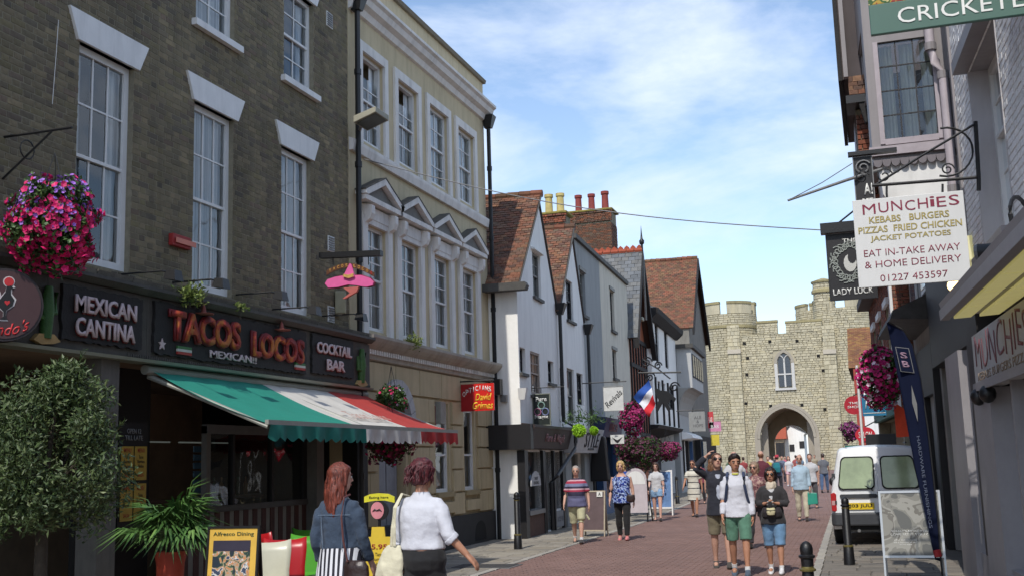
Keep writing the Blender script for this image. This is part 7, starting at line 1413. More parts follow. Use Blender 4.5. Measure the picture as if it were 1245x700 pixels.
# ------------------------------------------------------------------ white van
vx0,vx1,vy = -.88,.86,21.95; VW = (vx1-vx0)/2; vcx = (vx0+vx1)/2; VF = Fr((vcx,vy),(1,0)); VF.n = Vector((0,1,0))   # u across, n = forward along the street
van = T('white_van', 'small white panel van parked on the right with its two rear door windows facing us', 'van', (vcx,vy+2,0))
M_vw = mat('van_white',(228,229,230),.28,.02,2,dirt=.06); M_vg = mat('van_grey_plastic',(58,60,64),.6,.1,6,.1,60); M_tyre = mat('tyre',(24,24,24),.85,.1,20,.2,40)
def section(n,z0,ztop,w,tw,r=.10,k=5):
    """half outline of the body at station n: bottom, waist, tumblehome, rounded roof"""
    zb = .98; pts = [(w-.02,z0),(w,z0+.12),(w,.62),(w-.01,zb)]; pts += [(w-.01-(w-.01-tw)*t,zb+(ztop-r-zb)*t) for t in (.25,.5,.75,1)]
    pts += [(tw-r+r*math.cos(a),ztop-r+r*math.sin(a)) for a in [math.pi/2*i/k for i in range(1,k+1)]]; pts += [(tw*.45,ztop+.03),(0,ztop+.04)]
    return [(-a,n,z) for a,z in pts]+[(a,n,z) for a,z in pts[::-1]][1:]
st_ = [(0.02,.34,1.72,.84,.66),(.05,.30,1.76,.86,.69),(.3,.28,1.79,.87,.71),(1.2,.28,1.80,.87,.72),(2.2,.28,1.79,.87,.72),(2.75,.28,1.70,.87,.68),(3.2,.28,1.25,.86,.74),(3.55,.28,1.05,.85,.76),(3.95,.3,.92,.80,.72),(4.08,.36,.80,.70,.62)]
vb = MB(); b0 = 0; ns = None
for s_ in st_:
    ring = section(*s_) if s_[2] > 1.1 else section(s_[0],s_[1],s_[2],s_[3],s_[4],.05)
    if s_[2] <= 1.1: ring = [(u,n,min(z,s_[2]+.03)) for u,n,z in ring]
    ns = len(ring); vb.v += [VF.P(u,n,z) for u,n,z in ring]
for i in range(len(st_)-1):
    for j in range(ns-1): q = i*ns+j; vb.f.append((q,q+1,q+ns+1,q+ns))
    vb.f.append((i*ns+ns-1,i*ns,(i+1)*ns,(i+1)*ns+ns-1))
vb.f.append(tuple(range(ns))); vb.f.append(tuple(range((len(st_)-1)*ns,len(st_)*ns))[::-1]); vb.build('body', M_vw, van, smooth=True)
def rrect(u0,u1,z0,z1,r,k=4,topin=0.0):
    P_ = []
    for cx_,cz_,a0 in ((u1-r,z1-r,0),(u0+r,z1-r,90),(u0+r,z0+r,180),(u1-r,z0+r,270)):
        for i in range(k+1): a = math.radians(a0+90*i/k); P_.append((cx_+r*math.cos(a),cz_+r*math.sin(a)))
    mid = (u0+u1)/2
    return [(u+topin*max(0,(z-z0)/(z1-z0)),z) for u,z in P_]
def vpanel(poly,n0,n1,nm,m,par=None,bevel=0): 
    q = MB(); k = len(poly); lean = lambda z: .02+max(0,(z-1.0))*.055
    q.v += [VF.P(u,n0+lean(z),z) for u,z in poly]+[VF.P(u,n1+lean(z),z) for u,z in poly]; q.f += [tuple(range(k))[::-1],tuple(range(k,2*k))]+[(i,(i+1)%k,k+(i+1)%k,k+i) for i in range(k)]
    return q.build(nm,m,par or van,bevel=bevel)
for sg in (-1,1):
    o_ = (lambda P_: P_) ; u0,u1 = (-.80,-.012) if sg < 0 else (.012,.80)
    P_ = rrect(u0,u1,.52,1.70,.07); P_ = [(u*(1-.16*max(0,(z-1.0)/.7)),z) for u,z in P_]; d_ = vpanel(P_,-.03,-.0,'rear_door',M_vw,bevel=.008)
    g_ = rrect(u0+.09 if sg < 0 else u0+.075,u1-.075 if sg < 0 else u1-.09,1.04,1.60,.08); g_ = [(u*(1-.15*max(0,(z-1.0)/.7)),z) for u,z in g_]
    gm = [((u-sum(a for a,b in g_)/len(g_))*1.08+sum(a for a,b in g_)/len(g_),(z-1.32)*1.09+1.32) for u,z in g_]; vpanel(gm,-.042,-.031,'window_seal',M_tyre,d_); vpanel(g_,-.048,-.0425,'rear_window',mat('van_window_green',(150,164,128),.08,.3,1.5,spec=.7),d_)
    tl = [(sg*.80,.62),(sg*.86,.64),(sg*.865,.95),(sg*.80,.97),(sg*.765,.94),(sg*.77,.64)][::sg]; vpanel(tl,-.035,.03,'tail_light',mat('tail_red',(170,24,30),.2),bevel=.006); vpanel([(sg*.795,.74),(sg*.85,.74),(sg*.85,.82),(sg*.79,.82)][::sg],-.04,-.036,'reversing_lamp',mat('tail_clear',(190,150,150),.2))
vpanel(rrect(-.03,.05,.86,.98,.02),-.06,-.031,'door_handle',M_vg,bevel=.005); vpanel(rrect(.05,.09,.60,.66,.01),-.05,-.031,'lock',M_vg); vpanel(rrect(-.06,.06,1.70,1.735,.01),-.02,.01,'brake_lamp',mat('tail_red',(170,24,30),.2)); MB().tube([VF.P(-.1,-.045,1.0),VF.P(-.3,.0,1.12),VF.P(-.62,.01,1.16)],.012,6).build('wiper', M_tyre, van)
for sg in (-1,1):
    for z in (.75,1.25): MB().box(VF,sg*.79-.03,sg*.79+.03,-.015+max(0,z-1)*.05,.02,z,z+.07).build('hinge', M_vg, van)
for a,b in ((-.70,-.035),(.06,.62)): o_ = vpanel(rrect(a,b,.86,.935,.03),-.045,-.031,'trim_strip',M_vg)
pl = vpanel(rrect(-.66,-.10,.655,.775,.01),-.055,-.034,'number_plate',mat('plate_yellow',(214,182,34),.4)); text('AJ03 JUU',VF.P(-.38,-.034,.715)-Vector((0,.004,0)),(1,0,0),UP,.48,.075,M_ink,van,.002,.02)
bm_ = MB(); bm_.flat(VF,[(-.86,.12),(-.88,-.02),(-.80,-.10),(.80,-.10),(.88,-.02),(.86,.12)],.36,.60); bm_.build('bumper', M_vg, van, bevel=.03); MB().box(VF,-.7,.7,-.02,.3,.25,.36).build('underside', M_tyre, van); MB().tube([VF.P(-.4,-.05,.27),VF.P(-.4,.3,.28)],.03,8).build('exhaust', M_steel, van)
for sg in (-1,1):
    for n in (.62,3.3):
        a = VF.P(sg*.66,n,.31); b = VF.P(sg*.86,n,.31); MB().tube([a,a.lerp(b,.1),a.lerp(b,.9),b],[.27,.31,.31,.27],20).build('wheel', M_tyre, van, smooth=True); MB().tube([VF.P(sg*.855,n,.31),VF.P(sg*.872,n,.31)],.17,16).build('wheel_trim', M_steel, van)
    q = MB(); q.hexa([VF.P(sg*(.74+a),n,z) for a,n,z in ((.13,1.9,1.05),(.15,2.55,1.03),(.12,2.55,1.03),(.1,1.9,1.05),(.03,1.95,1.5),(.03,2.42,1.5),(.0,2.42,1.5),(.0,1.95,1.5))]); q.build('side_window', M_shb, van); m_ = VF.P(sg*.90,2.35,1.12); MB().ell(m_,.07,.05,.09).build('wing_mirror', M_shb, van, smooth=True)
for sg in (-1,1): MB().tube([VF.P(sg*.55,.35,1.86),VF.P(sg*.55,2.2,1.87)],.018,6).build('roof_rail', M_shb, van)
# ------------------------------------------------------------------ bollards
def bollard(px,py,lb,kind,h=1.05):
    g = onG(px,py) if px else Vector((onY(979,648,9.4).x,9.4,0)); t = T('bollard', lb, 'bollard', g)
    if kind == 'ornate':
        MB().lathe(g,[(.085,0),(.088,.06),(.07,.1),(.062,.45),(.048,h-.30),(.046,h-.24)],16).build('shaft', M_black, t, smooth=True)
        MB().lathe(g+Vector((0,0,h-.24)),[(.046,0),(.064,.006),(.066,.02),(.05,.03),(.048,.04)],16).build('gold_ring', mat('worn_gold',(110,100,56),.4,.3,20,metal=.4), t, smooth=True)
        MB().lathe(g+Vector((0,0,h-.20)),[(.048,0),(.05,.06),(.064,.07),(.066,.085),(.048,.095),(.05,.11),(.052,.14),(.044,.17),(.022,.192),(.002,.2)],16).build('cap', M_black, t, smooth=True)
    else:
        MB().lathe(g,[(.085,0),(.075,.27),(.06,.29),(.058,h-.16),(.05,h-.15)],16).build('shaft', M_black, t, smooth=True); MB().lathe(g+Vector((0,0,.27)),[(.078,0),(.078,.02),(.06,.03)],14).build('gold_ring', mat('worn_gold',(110,100,56),.4,.3,20,metal=.4), t)
        MB().lathe(g+Vector((0,0,h-.15)),[(.05,0),(.072,.015),(.072,.03),(.055,.045),(.06,.08),(.055,.11),(.035,.135),(.012,.15)],14).build('cap', M_black, t, smooth=True)
        MB().lathe(g+Vector((0,0,h-.17)),[(.062,0),(.062,.012)],14).build('gold_ring', mat('worn_gold',(110,100,56),.4,.3,20,metal=.4), t)
bollard(630,667,'black iron bollard with gold rings on the left pavement',0,1.12); bollard(1033,686,'slim black bollard standing in front of the van','slim',1.02); bollard(0,0,'near black bollard with a domed cap at the bottom edge of the photo','ornate',1.0); bollard(824,612,'distant black bollard on the left pavement near the blue board',0,1.05)
# bollard colour flag hung near the left one
# ------------------------------------------------------------------ boards on the pavement
M_alum = mat('aluminium_frame',(186,188,190),.35,.05,8,metal=.5); M_post = blotch('poster_grey_print',[(96,96,92),(128,126,118),(150,148,140),(110,106,98),(136,134,126)],2.2,.35,.8)
g = onG(1078,712); ab = T('pavement_sign', 'aluminium framed grey poster board with white text leaning on the right pavement', 'A-board', (.33,15.9,0)); AF = Fr((-.02,15.9),(1,-.02)); AF.n = Vector((0,-1,0))
def lean_board(F_,w,z0,z1,m,par,frm,leg=True,tilt=.16,fw=.03,n=0.0,back=True):
    P = lambda u,z,o=0: F_.P(u,n-tilt*z+o,z)
    def slab(u0,u1,a,b,o0,o1,nm,mm): return MB().hexa([P(u0,a,o0),P(u1,a,o0),P(u1,a,o1),P(u0,a,o1),P(u0,b,o0),P(u1,b,o0),P(u1,b,o1),P(u0,b,o1)]).build(nm,mm,par)
    slab(fw,w-fw,z0+fw,z1-fw,0,.012,'poster_panel',m)
    for a,b,c,d in ((0,w,z0,z0+fw),(0,w,z1-fw,z1),(0,fw,z0+fw,z1-fw),(w-fw,w,z0+fw,z1-fw)): slab(a,b,c,d,-.004,.022,'frame_bar',frm)
    if leg:
        for u in (.0,w-fw*.8): slab(u,u+fw*.8,0,z0,-.002,.018,'leg',frm)
        Q = lambda u,z,o=0: F_.P(u,n-2*tilt*z1+tilt*z-.03+o,z)
        if back:
            for u in (.02,w-.05): MB().hexa([Q(u,0,0),Q(u+.03,0,0),Q(u+.03,0,.02),Q(u,0,.02),Q(u,z1-.03,0),Q(u+.03,z1-.03,0),Q(u+.03,z1-.03,.02),Q(u,z1-.03,.02)]).build('back_leg',frm,par)
            MB().hexa([Q(.05,z0,0),Q(w-.05,z0,0),Q(w-.05,z0,.01),Q(.05,z0,.01),Q(.05,z1-.05,0),Q(w-.05,z1-.05,0),Q(w-.05,z1-.05,.01),Q(.05,z1-.05,.01)]).build('back_panel',m,par)
    return P
P = lean_board(AF,.78,.30,1.17,M_post,ab,M_alum,tilt=.12)
text("WHAT'S MORE YOU'LL\nLOVE SEE IF YOU CAN",P(.40,.62,.014),AF.d,(P(0,1)-P(0,0)),.56,.085,M_ltw,ab,.002,.01); text('offer details inside\nask a member of staff\nterms apply',P(.30,.50,.014),AF.d,(P(0,1)-P(0,0)),.3,.09,M_ltw,ab,.001)
# A-board with black top (left, behind striped man)
g = onG(722,652); a2 = T('pavement_sign', 'wooden framed blackboard sign with a white A label behind the striped-shirt man', 'A-board', (g.x,g.y,0)); F2 = Fr((g.x-.35,g.y+.1),(1,-.15)); F2.n = Vector((-.15,-1,0)).normalized()
P = lean_board(F2,.62,.12,1.02,mat('board_greyred',(96,80,82),.7,.2,4),a2,mat('pale_wood',(176,164,144),.7,.1,8),tilt=.12); MB().hexa([P(.42,.88,.03),P(.56,.88,.03),P(.56,.88,.035),P(.42,.88,.035),P(.42,1.0,.03),P(.56,1.0,.03),P(.56,1.0,.035),P(.42,1.0,.035)]).build('label_card', M_ltw, a2); text('A',P(.49,.94,.037),F2.d,UP,.07,.08,M_ink,a2,.002,.01)
g = onG(812,626); a3 = T('pavement_sign', 'blue and white framed pavement board behind the girl in denim shorts', 'A-board', (g.x,g.y,0)); F3_ = Fr((g.x-.55,g.y),(1,0)); F3_.n = Vector((0,-1,0)); P = lean_board(F3_,.72,.2,1.35,mat('board_bluewhite',(96,130,176),.6,.3,3),a3,M_sash,tilt=.12,fw=.05); text('FISH\n& CHIPS',P(.36,.8,.014),F3_.d,UP,.45,.4,M_ltw,a3,.002,.01)
g = onG(781,634); a4 = T('pavement_sign', 'round-topped white and pink pavement board right of the blonde woman', 'A-board', (g.x,g.y,0)); F4 = Fr((g.x-.45,g.y),(1,0)); F4.n = Vector((0,-1,0)); MB().prism(F4,[(0,.25),(.62,.25),(.62,1.15)]+[(.31+.31*math.cos(a),1.15+.31*math.sin(a)) for a in [math.pi*i/10 for i in range(11)]],-.03,0).build('panel', mat('board_palepink',(190,180,184),.6,.1,5), a4); MB().prism(F4,[(.03,1.02),(.59,1.02)]+[(.31+.26*math.cos(a),1.12+.26*math.sin(a)) for a in [math.pi*i/10 for i in range(11)]],.001,.004).build('print', M_white, a4)
for u in (0,.58): MB().box(F4,u,u+.04,-.03,.0,0,.25).build('leg', M_black, a4)
MB().tube([F4.P(.66,-.4,0),F4.P(.63,-.02,1.15)],.02,6).build('back_leg', M_black, a4)
# yellow menu board bottom left
mbd = T('menu_board', 'yellow framed menu board with a photo of tables, beside the potted palm', 'menu board', (-6.0,9.5,0)); MF_ = Fr((onY(246,640,9.5).x,9.5),(1,.04)); MF_.n = Vector((0,-1,0)); wM = onY(308,640,9.5).x-onY(246,640,9.5).x
P = lean_board(MF_,wM,.06,1.165,mat('board_yellow',(208,168,70),.5,.12,3),mbd,M_black,tilt=.10,fw=.022); text('Alfresco Dining',P(wM/2,1.085,.014),MF_.d,UP,wM*.78,.05,mat('ink_green',(40,70,44),.6),mbd,.002,.008)
M_foto = blotch('photo_print',[(40,50,60),(70,96,60),(170,150,130),(190,130,80),(200,200,196),(60,70,90)],9,.4,1.2); MB().hexa([P(.07,.22,.013),P(wM-.09,.22,.013),P(wM-.09,.22,.016),P(.07,.22,.016),P(.07,1.03,.013),P(wM-.09,1.03,.013),P(wM-.09,1.03,.016),P(.07,1.03,.016)]).build('photo_print', M_foto, mbd); MB().hexa([P(.07,.93,.0165),P(wM-.09,.93,.0165),P(wM-.09,.93,.018),P(.07,.93,.018),P(.07,1.03,.0165),P(wM-.09,1.03,.0165),P(wM-.09,1.03,.018),P(.07,1.03,.018)]).build('photo_sky', mat('photo_dark',(48,44,60),.5), mbd)
# yellow cut-out sign with a moustached face between the women
Yc_ = 12.3; cs = T('cutout_menu_sign', 'yellow cut-out menu sign with a pink moustached face between the two women', 'pavement sign', (onY(458,640,Yc_).x,Yc_,0)); Cc = Fr((onY(458,640,Yc_).x,Yc_),(1,0)); Cc.n = Vector((0,-1,0)); zq = lambda y: onY(458,y,Yc_).z; ux = lambda x: onY(x,640,Yc_).x-onY(458,640,Yc_).x
MB().prism(Cc,[(ux(443),zq(610)),(ux(443),zq(603)),(ux(450),zq(600)),(ux(460),zq(599)),(ux(472),zq(600)),(ux(480),zq(604)),(ux(480),zq(611)),(ux(468),zq(608)),(ux(456),zq(608))],-.02,0).build('hat_brim', mat('sign_yellow',(206,200,50),.5), cs)
MB().prism(Cc,[(ux(462)+(ux(472)-ux(462))*1.0*math.cos(a)-.0,zq(620)+.115*math.sin(a)) for a in [2*math.pi*i/18 for i in range(18)]],-.03,-.005).build('head_back', M_shb, cs); MB().prism(Cc,[(ux(459)+.085*math.cos(a),zq(620)+.10*math.sin(a)) for a in [2*math.pi*i/18 for i in range(18)]],-.004,.004).build('face', mat('face_pink',(204,132,140),.6), cs)
MB().tube([Cc.P(ux(459)+x,.01,zq(620)+z) for x,z in ((-.06,-.01),(-.03,.012),(0,.0),(.03,.012),(.06,-.01))],[.003,.010,.007,.010,.003],6).build('moustache', M_shb, cs); text('Eating here',Cc.P(ux(461),.003,zq(604.5)),Cc.d,UP,.25,.035,M_ink,cs,.002,.005)
MB().prism(Cc,[(ux(443),0),(ux(478),0),(ux(480),zq(652)),(ux(468),zq(652)),(ux(467),zq(640)),(ux(452),zq(640)),(ux(451),zq(652)),(ux(445),zq(652))],-.02,0).build('menu_panel', mat('menu_yellow2',(214,184,60),.5,.08,5), cs)
text('5.95',Cc.P(ux(461),.003,zq(664)),Cc.d,UP,.2,.06,M_inkr,cs,.002,.015); text('Tacos\nBurritos\nNachos\nChilli',Cc.P(ux(461),.003,zq(682)),Cc.d,UP,.18,.22,M_ink,cs,.001,.005); MB().tube([Cc.P(ux(460),-.03,0),Cc.P(ux(460),-.03,zq(630))],.02,6).build('post', M_black, cs)
# feather flag
ff = T('feather_flag', 'tall curved navy feather flag leaning beside the right-hand shopfront', 'advertising flag', (.75,15.9,0)); FYf = 15.9
edge_l = [(1078,392),(1082,410),(1090,450),(1098,490),(1107,540),(1117,590),(1128,640),(1137,680)]; edge_r = [(1080,391),(1097,400),(1109,420),(1119,460),(1128,520),(1135,580),(1141,640),(1144,682)]
mb = MB(); k_ = 8
for i,(a,b) in enumerate(zip(edge_l,edge_r)):
    A_,B_ = onY(*a,FYf),onY(*b,FYf)
    for j in range(k_+1): p = A_.lerp(B_,j/k_); mb.v.append(p+Vector((0,.03*math.sin(j/k_*3+i*.9)+.02*math.sin(i*1.7),0)))
for i in range(7):
    for j in range(k_): q = i*(k_+1)+j; mb.f.append((q,q+1,q+k_+2,q+k_+1))
so2 = mb.build('flag_cloth', mat('flag_navy',(20,26,48),.9,.1,4,.1,30,spec=.1), ff, smooth=True); sm_ = so2.modifiers.new('thick','SOLIDIFY'); sm_.thickness = .004
MB().tube([onY(1146,700,FYf)]+[onY(*p,FYf) for p in edge_r[::-1]],.012,6).build('pole', M_black, ff)
fdir = (onY(1100,440,FYf)-onY(1123,560,FYf)).normalized()
q = onY(1100,437,FYf-.06); rr2 = Vector((1,0,-.18)).normalized(); uu2 = Vector((-.13,0,1)).normalized()
for o_,m_,nm in ((0,M_steel,'logo_frame'),(.004,mat('flag_navy',(34,42,66),.6),'logo_ground')):
    w_ = .088-o_*2.2; h_ = .17-o_*2.2; MB().hexa([q+rr2*a+uu2*b-Vector((0,c,0)) for c in (o_,o_+.003) for a,b in ((-w_,-h_),(w_,-h_),(w_,h_),(-w_,h_))]).build(nm,m_,ff)
text('S\nB',q-Vector((0,.009,0)),rr2,uu2,.09,.24,mat('logo_letters',(150,120,140),.5),ff,.002,.02)
q = onY(1112,490,FYf-.06); MB().hexa([q+rr2*a+uu2*b-Vector((0,c,0)) for c in (0,.003) for a,b in ((-.012,-.25),(.03,0),(.012,.25),(-.03,0))]).build('star_emblem',M_steel,ff)
text('HARDWARE FURNISHINGS',onY(1124,585,FYf-.06),(onY(1133,650,FYf)-onY(1114,515,FYf)),Vector((1,0,.15)),1.2,.04,mat('flag_letters',(84,92,112),.5),ff,.002,.0); MB().tube([onY(1139,668,FYf-.02),onY(1141,676,FYf-.02)],.05,8).build('red_tag', mat('tag_red',(170,40,44),.6), ff)
MB().lathe(onG(1146,712),[(.22,0),(.22,.04),(.03,.06)],12).build('base', M_black, ff)
tag(MB().box(Fr((onG(1007,668).x,onG(1007,655).y+3),(1,0)),-.03,.03,-.03,.03,0,.95).build('marker_post', mat('post_cream',(176,164,130),.7,.1,6), None, loc=(onG(1007,668).x,onG(1007,655).y+3,0)), 'short cream wooden post left of the van', 'post')
# goods on show inside the left-hand shop windows
rg_ = random.Random(12)
for k,(fr_,u,z,n_,c,w_,h_) in enumerate([(FA,2.2,1.4,-.5,(150,60,60),.25,.7),(FA,2.6,1.3,-.5,(70,80,120),.25,.8),(FA,3.2,1.25,-.45,(90,70,80),.3,.9),(FA,.5,1.75,-.4,(150,90,60),.5,.15),(FA,5.3,1.0,-.5,(120,110,120),.35,1.1),(FA,6.0,1.0,-.5,(60,90,110),.35,1.1),(FA,6.4,1.2,-.6,(140,120,90),.3,.8)]):
    b_ = fr_.P(u,n_,z-h_/2); g_ = MB(); pr = [(u-w_*.3,z+h_/2),(u-w_/2,z+h_*.38),(u-w_*.42,z-h_/2),(u+w_*.42,z-h_/2),(u+w_/2,z+h_*.38),(u+w_*.3,z+h_/2)]; g_.prism(fr_,pr,n_-.04,n_)
    tag(g_.build('garment', mat('shop_cloth%d'%k,c,.9,.25,5,.4,12,bd=.03), None, loc=b_), ['red garment hung inside the doorway of the shop under the first white gable','blue garment hung inside the doorway of the shop under the first white gable','purple-grey garment in the right window of the shop under the first white gable','orange shelf cloth high in the left window under the first white gable','pale dress in the window under the STYLE board','blue dress in the window under the STYLE board','tan top in the window under the STYLE board'][k], 'garment')
# ------------------------------------------------------------------ cafe chairs and table
def chair(x,y,ang,m,lb):
    t = T('cafe_chair', lb, 'chair', (x,y,0), 'moulded plastic cafe chairs under the awning'); f = HF(x,y,ang); se = MB()
    n = 8
    sh = [(.20,.455),(.18,.46),(0,.445),(-.16,.45),(-.2,.48),(-.22,.6),(-.25,.80),(-.28,.93)]
    for i,(a,z) in enumerate(sh):
        for j in range(n+1): u = -.22+.44*j/n; c = (abs(u)/.22)**2; se.v.append(f.P(u*(1 if z < .7 else 1.1),a+(.03*c if z > .5 else 0),z+(.02*c if z < .5 else 0)+(.035*abs(u/.22)**3-.035 if i == len(sh)-1 else 0)))
    for i in range(len(sh)-1):
        for j in range(n): q = i*(n+1)+j; se.f.append((q,q+1,q+n+2,q+n+1))
    o = se.build('seat_shell', m, t, smooth=True); s_ = o.modifiers.new('thick','SOLIDIFY'); s_.thickness = .014
    for a in (-.19,.19):
        for b in (-.18,.17): MB().tube([f.P(a,b,.45),f.P(a*1.15,b*1.2,0)],.013,6).build('leg', M_steel, t)
M_cr_ = mat('plastic_red',(170,28,34),.35,.05); M_cg = mat('plastic_green',(78,150,48),.35,.05); M_cw_ = mat('plastic_ivory',(190,188,168),.35,.05)
def cp(px,Yd): return onY(px,660,Yd).x
chair(cp(327,10.9),10.9,150,M_cw_,'ivory moulded cafe chair right of the menu board'); chair(cp(347,11.3),11.3,150,M_cr_,'red moulded cafe chair between the ivory and green chairs'); chair(cp(366,11.9),11.9,176,M_cg,'green moulded cafe chair partly behind the woman in denim'); chair(cp(318,12.6),12.9,20,M_cr_,'red cafe chair at the back against the striped boarding'); chair(cp(378,13.4),13.6,10,M_cg,'dim green cafe chair at the back by the doorway')
tb_ = T('cafe_table', 'small square cafe table behind the menu board', 'table', (cp(312,12),12,0)); fT = HF(cp(312,12),12.0,0); MB().box(fT,-.35,.35,-.35,.35,.72,.745).build('table_top', mat('table_brown',(120,60,44),.5,.1), tb_, bevel=.005); MB().tube([fT.P(0,0,.72),fT.P(0,0,.03)],.03,8).build('pedestal', M_black, tb_); MB().lathe(fT.P(0,0,0),[(.22,0),(.2,.03),(.03,.05)],12).build('base', M_black, tb_)
# ------------------------------------------------------------------ plants
def leafmat(name,cs,rough=.55): 
    m = mat(name,cs[0],rough,.2,8,isl=.22,hue=cs); return m
M_olive = leafmat('olive_leaf',[(58,76,36),(70,88,44),(44,60,30),(84,98,56),(52,70,36),(98,108,66)]); M_palm = leafmat('palm_leaf',[(64,98,46),(82,118,56),(50,82,40),(104,136,70)],.45); M_fol = leafmat('basket_leaf',[(52,80,36),(70,100,44),(42,66,32),(84,108,50)]); M_bark = mat('bark',(62,54,44),.95,.25,10,.6,30)
def leaves(n,pos,size,m,name,par,rs,asp=.28,up=.3,dirf=None):
    mb = MB(); vs = mb.v; fs = mb.f
    for i in range(n):
        c = pos(rs); 
        if c is None: continue
        d = Vector((rs.gauss(0,1),rs.gauss(0,1),rs.gauss(0,1)+up)).normalized() if dirf is None else dirf(c,rs)
        s_ = size*rs.uniform(.6,1.3); w = d.cross(Vector((rs.gauss(0,1),rs.gauss(0,1),rs.gauss(0,1)))).normalized()*s_*asp; nn = d.cross(w).normalized()*s_*.08; b = len(vs)
        vs += [c,c+d*s_*.5+w+nn,c+d*s_,c+d*s_*.5-w+nn]; fs.append((b,b+1,b+2,b+3))
    return mb.build(name,m,par,recalc=False,kind='stuff')
ot = T('olive_tree', 'potted olive tree with a dense grey-green round crown at the left edge', 'tree', (-6.75,7.95,0)); oc_ = onY(54,558,7.9); rs = random.Random(5)
tx_ = oc_.x; MB().tube([Vector((tx_+.03,7.9,.4)),Vector((tx_,7.9,.9)),Vector((tx_-.02,7.92,1.35)),Vector((tx_,7.9,1.8))],[.06,.055,.05,.025],10).build('trunk', M_bark, ot, smooth=True)
clus = []
for i in range(95):
    a,b = rs.uniform(0,6.28),math.acos(rs.uniform(-.85,1)); r = .64*rs.uniform(.3,1)**.4; c = oc_+Vector((r*math.sin(b)*math.cos(a),r*math.sin(b)*math.sin(a),r*1.2*math.cos(b))); clus.append((c,rs.uniform(.12,.24)))
for k in range(9): clus.append((oc_+Vector((rs.uniform(.1,.35),rs.uniform(-.1,.1),.48+k*.035)),.09))
lm_ = MB()
for i in range(16):
    c,r = clus[i*5]; st0 = Vector((tx_,7.9,rs.uniform(1.2,1.5))); lm_.tube([st0,st0.lerp(c,.5)+Vector((0,0,.08)),c],[.028,.018,.006],6)
lm_.build('limbs', M_bark, ot, smooth=True)
def opos(r): c,q = r.choice(clus); v = Vector((r.gauss(0,1),r.gauss(0,1),r.gauss(0,1))).normalized()*q*r.random()**.4; return c+v
leaves(22000,opos,.055,M_olive,'crown',ot,rs,.2,.35)
sp = MB()
for i in range(130):   # shoots sticking out of the outline
    c,q = rs.choice(clus); d = (c-oc_+Vector((0,0,.25))).normalized(); e = c+d*rs.uniform(.10,.26); sp.tube([c,e],[.004,.002],4)
    for k in range(9): b = c.lerp(e,.35+.65*k/9); w = Vector((rs.gauss(0,1),rs.gauss(0,1),rs.gauss(0,.6)+.4)).normalized(); z = w.cross(d).normalized()*.008; j = len(sp.v); sp.v += [b,b+w*.03+z,b+w*.055,b+w*.03-z]; sp.f.append((j,j+1,j+2,j+3))
sp.build('shoots', M_olive, ot, recalc=False)
MB().lathe((tx_,7.9,0),[(.22,0),(.28,.4),(.3,.45),(.25,.45)],18).build('pot', mat('pot_dark',(60,56,52),.8,.2), ot)
pm = T('potted_palm', 'fan palm in a terracotta pot in front of the menu posters', 'palm', (onY(208,640,10).x,10,0)); pc_ = Vector((onY(208,640,10).x,10,0)); rs = random.Random(9)
MB().lathe(pc_,[(.11,0),(.125,.4),(.14,.78),(.155,.84),(.155,.9),(.13,.89)],20).build('pot', mat('pot_terracotta',(176,66,44),.7,.12,5,dirt=.2), pm, smooth=True)
MB().tube([pc_+Vector((0,0,.85)),pc_+Vector((.0,0,1.15))],[.05,.045],8).build('trunk', M_bark, pm)
for k in range(21):
    a = rs.uniform(0,6.28) if k > 4 else (-.3+k*.4)*math.pi*.5-1.2; el = rs.uniform(-.35,1.1); hub = pc_+Vector((0,0,1.12))+Vector((math.cos(a)*math.cos(el),math.sin(a)*math.cos(el),math.sin(el)))*rs.uniform(.14,.30); ax = (hub-(pc_+Vector((0,0,1.1)))).normalized()
    fa_ = MB(); sd = ax.cross(Vector((0,0,1))).normalized(); nn = sd.cross(ax); rl = rs.uniform(.4,.56)
    fa_.tube([pc_+Vector((0,0,1.12)),hub],[.009,.006],5)
    for i in range(23):
        th = math.radians(-105+210*i/22); d = ax*math.cos(th)+sd*math.sin(th)+nn*.12*math.cos(i*1.7); ln = rl*(1-.25*abs(th)/1.9)*rs.uniform(.9,1.05); p0 = hub; w = (d.cross(nn)).normalized()*.017; m1 = p0+d*ln*.5+nn*.02; e = p0+d*ln+Vector((0,0,-.10*ln/.4-.03*rs.random())); b = len(fa_.v)
        fa_.v += [p0,m1-w,m1+w,e,m1+nn*.006,]; fa_.f += [(b,b+1,b+4),(b,b+4,b+2),(b+1,b+3,b+4),(b+4,b+3,b+2)]
    fa_.build('frond', M_palm, pm, recalc=False)
def petals(n,pos,size,m,name,par,rs):
    mb = MB()
    for i in range(n):
        c,nrm = pos(rs); nrm = (nrm+Vector((rs.gauss(0,.35),rs.gauss(0,.35),rs.gauss(0,.35)))).normalized(); x = nrm.cross(Vector((0,0,1))).normalized() if abs(nrm.z) < .95 else Vector((1,0,0)); y = nrm.cross(x); s_ = size*rs.uniform(.7,1.2); b = len(mb.v); mb.v.append(c-nrm*s_*.25)
        for k in range(10): a = 2*math.pi*k/10+rs.uniform(-.05,.05); r = s_*(1 if k%2 == 0 else .78); mb.v.append(c+x*r*math.cos(a)+y*r*math.sin(a)+nrm*s_*.08)
        mb.f += [(b,b+1+k,b+1+(k+1)%10) for k in range(10)]
    return mb.build(name,m,par,recalc=False,kind='stuff')
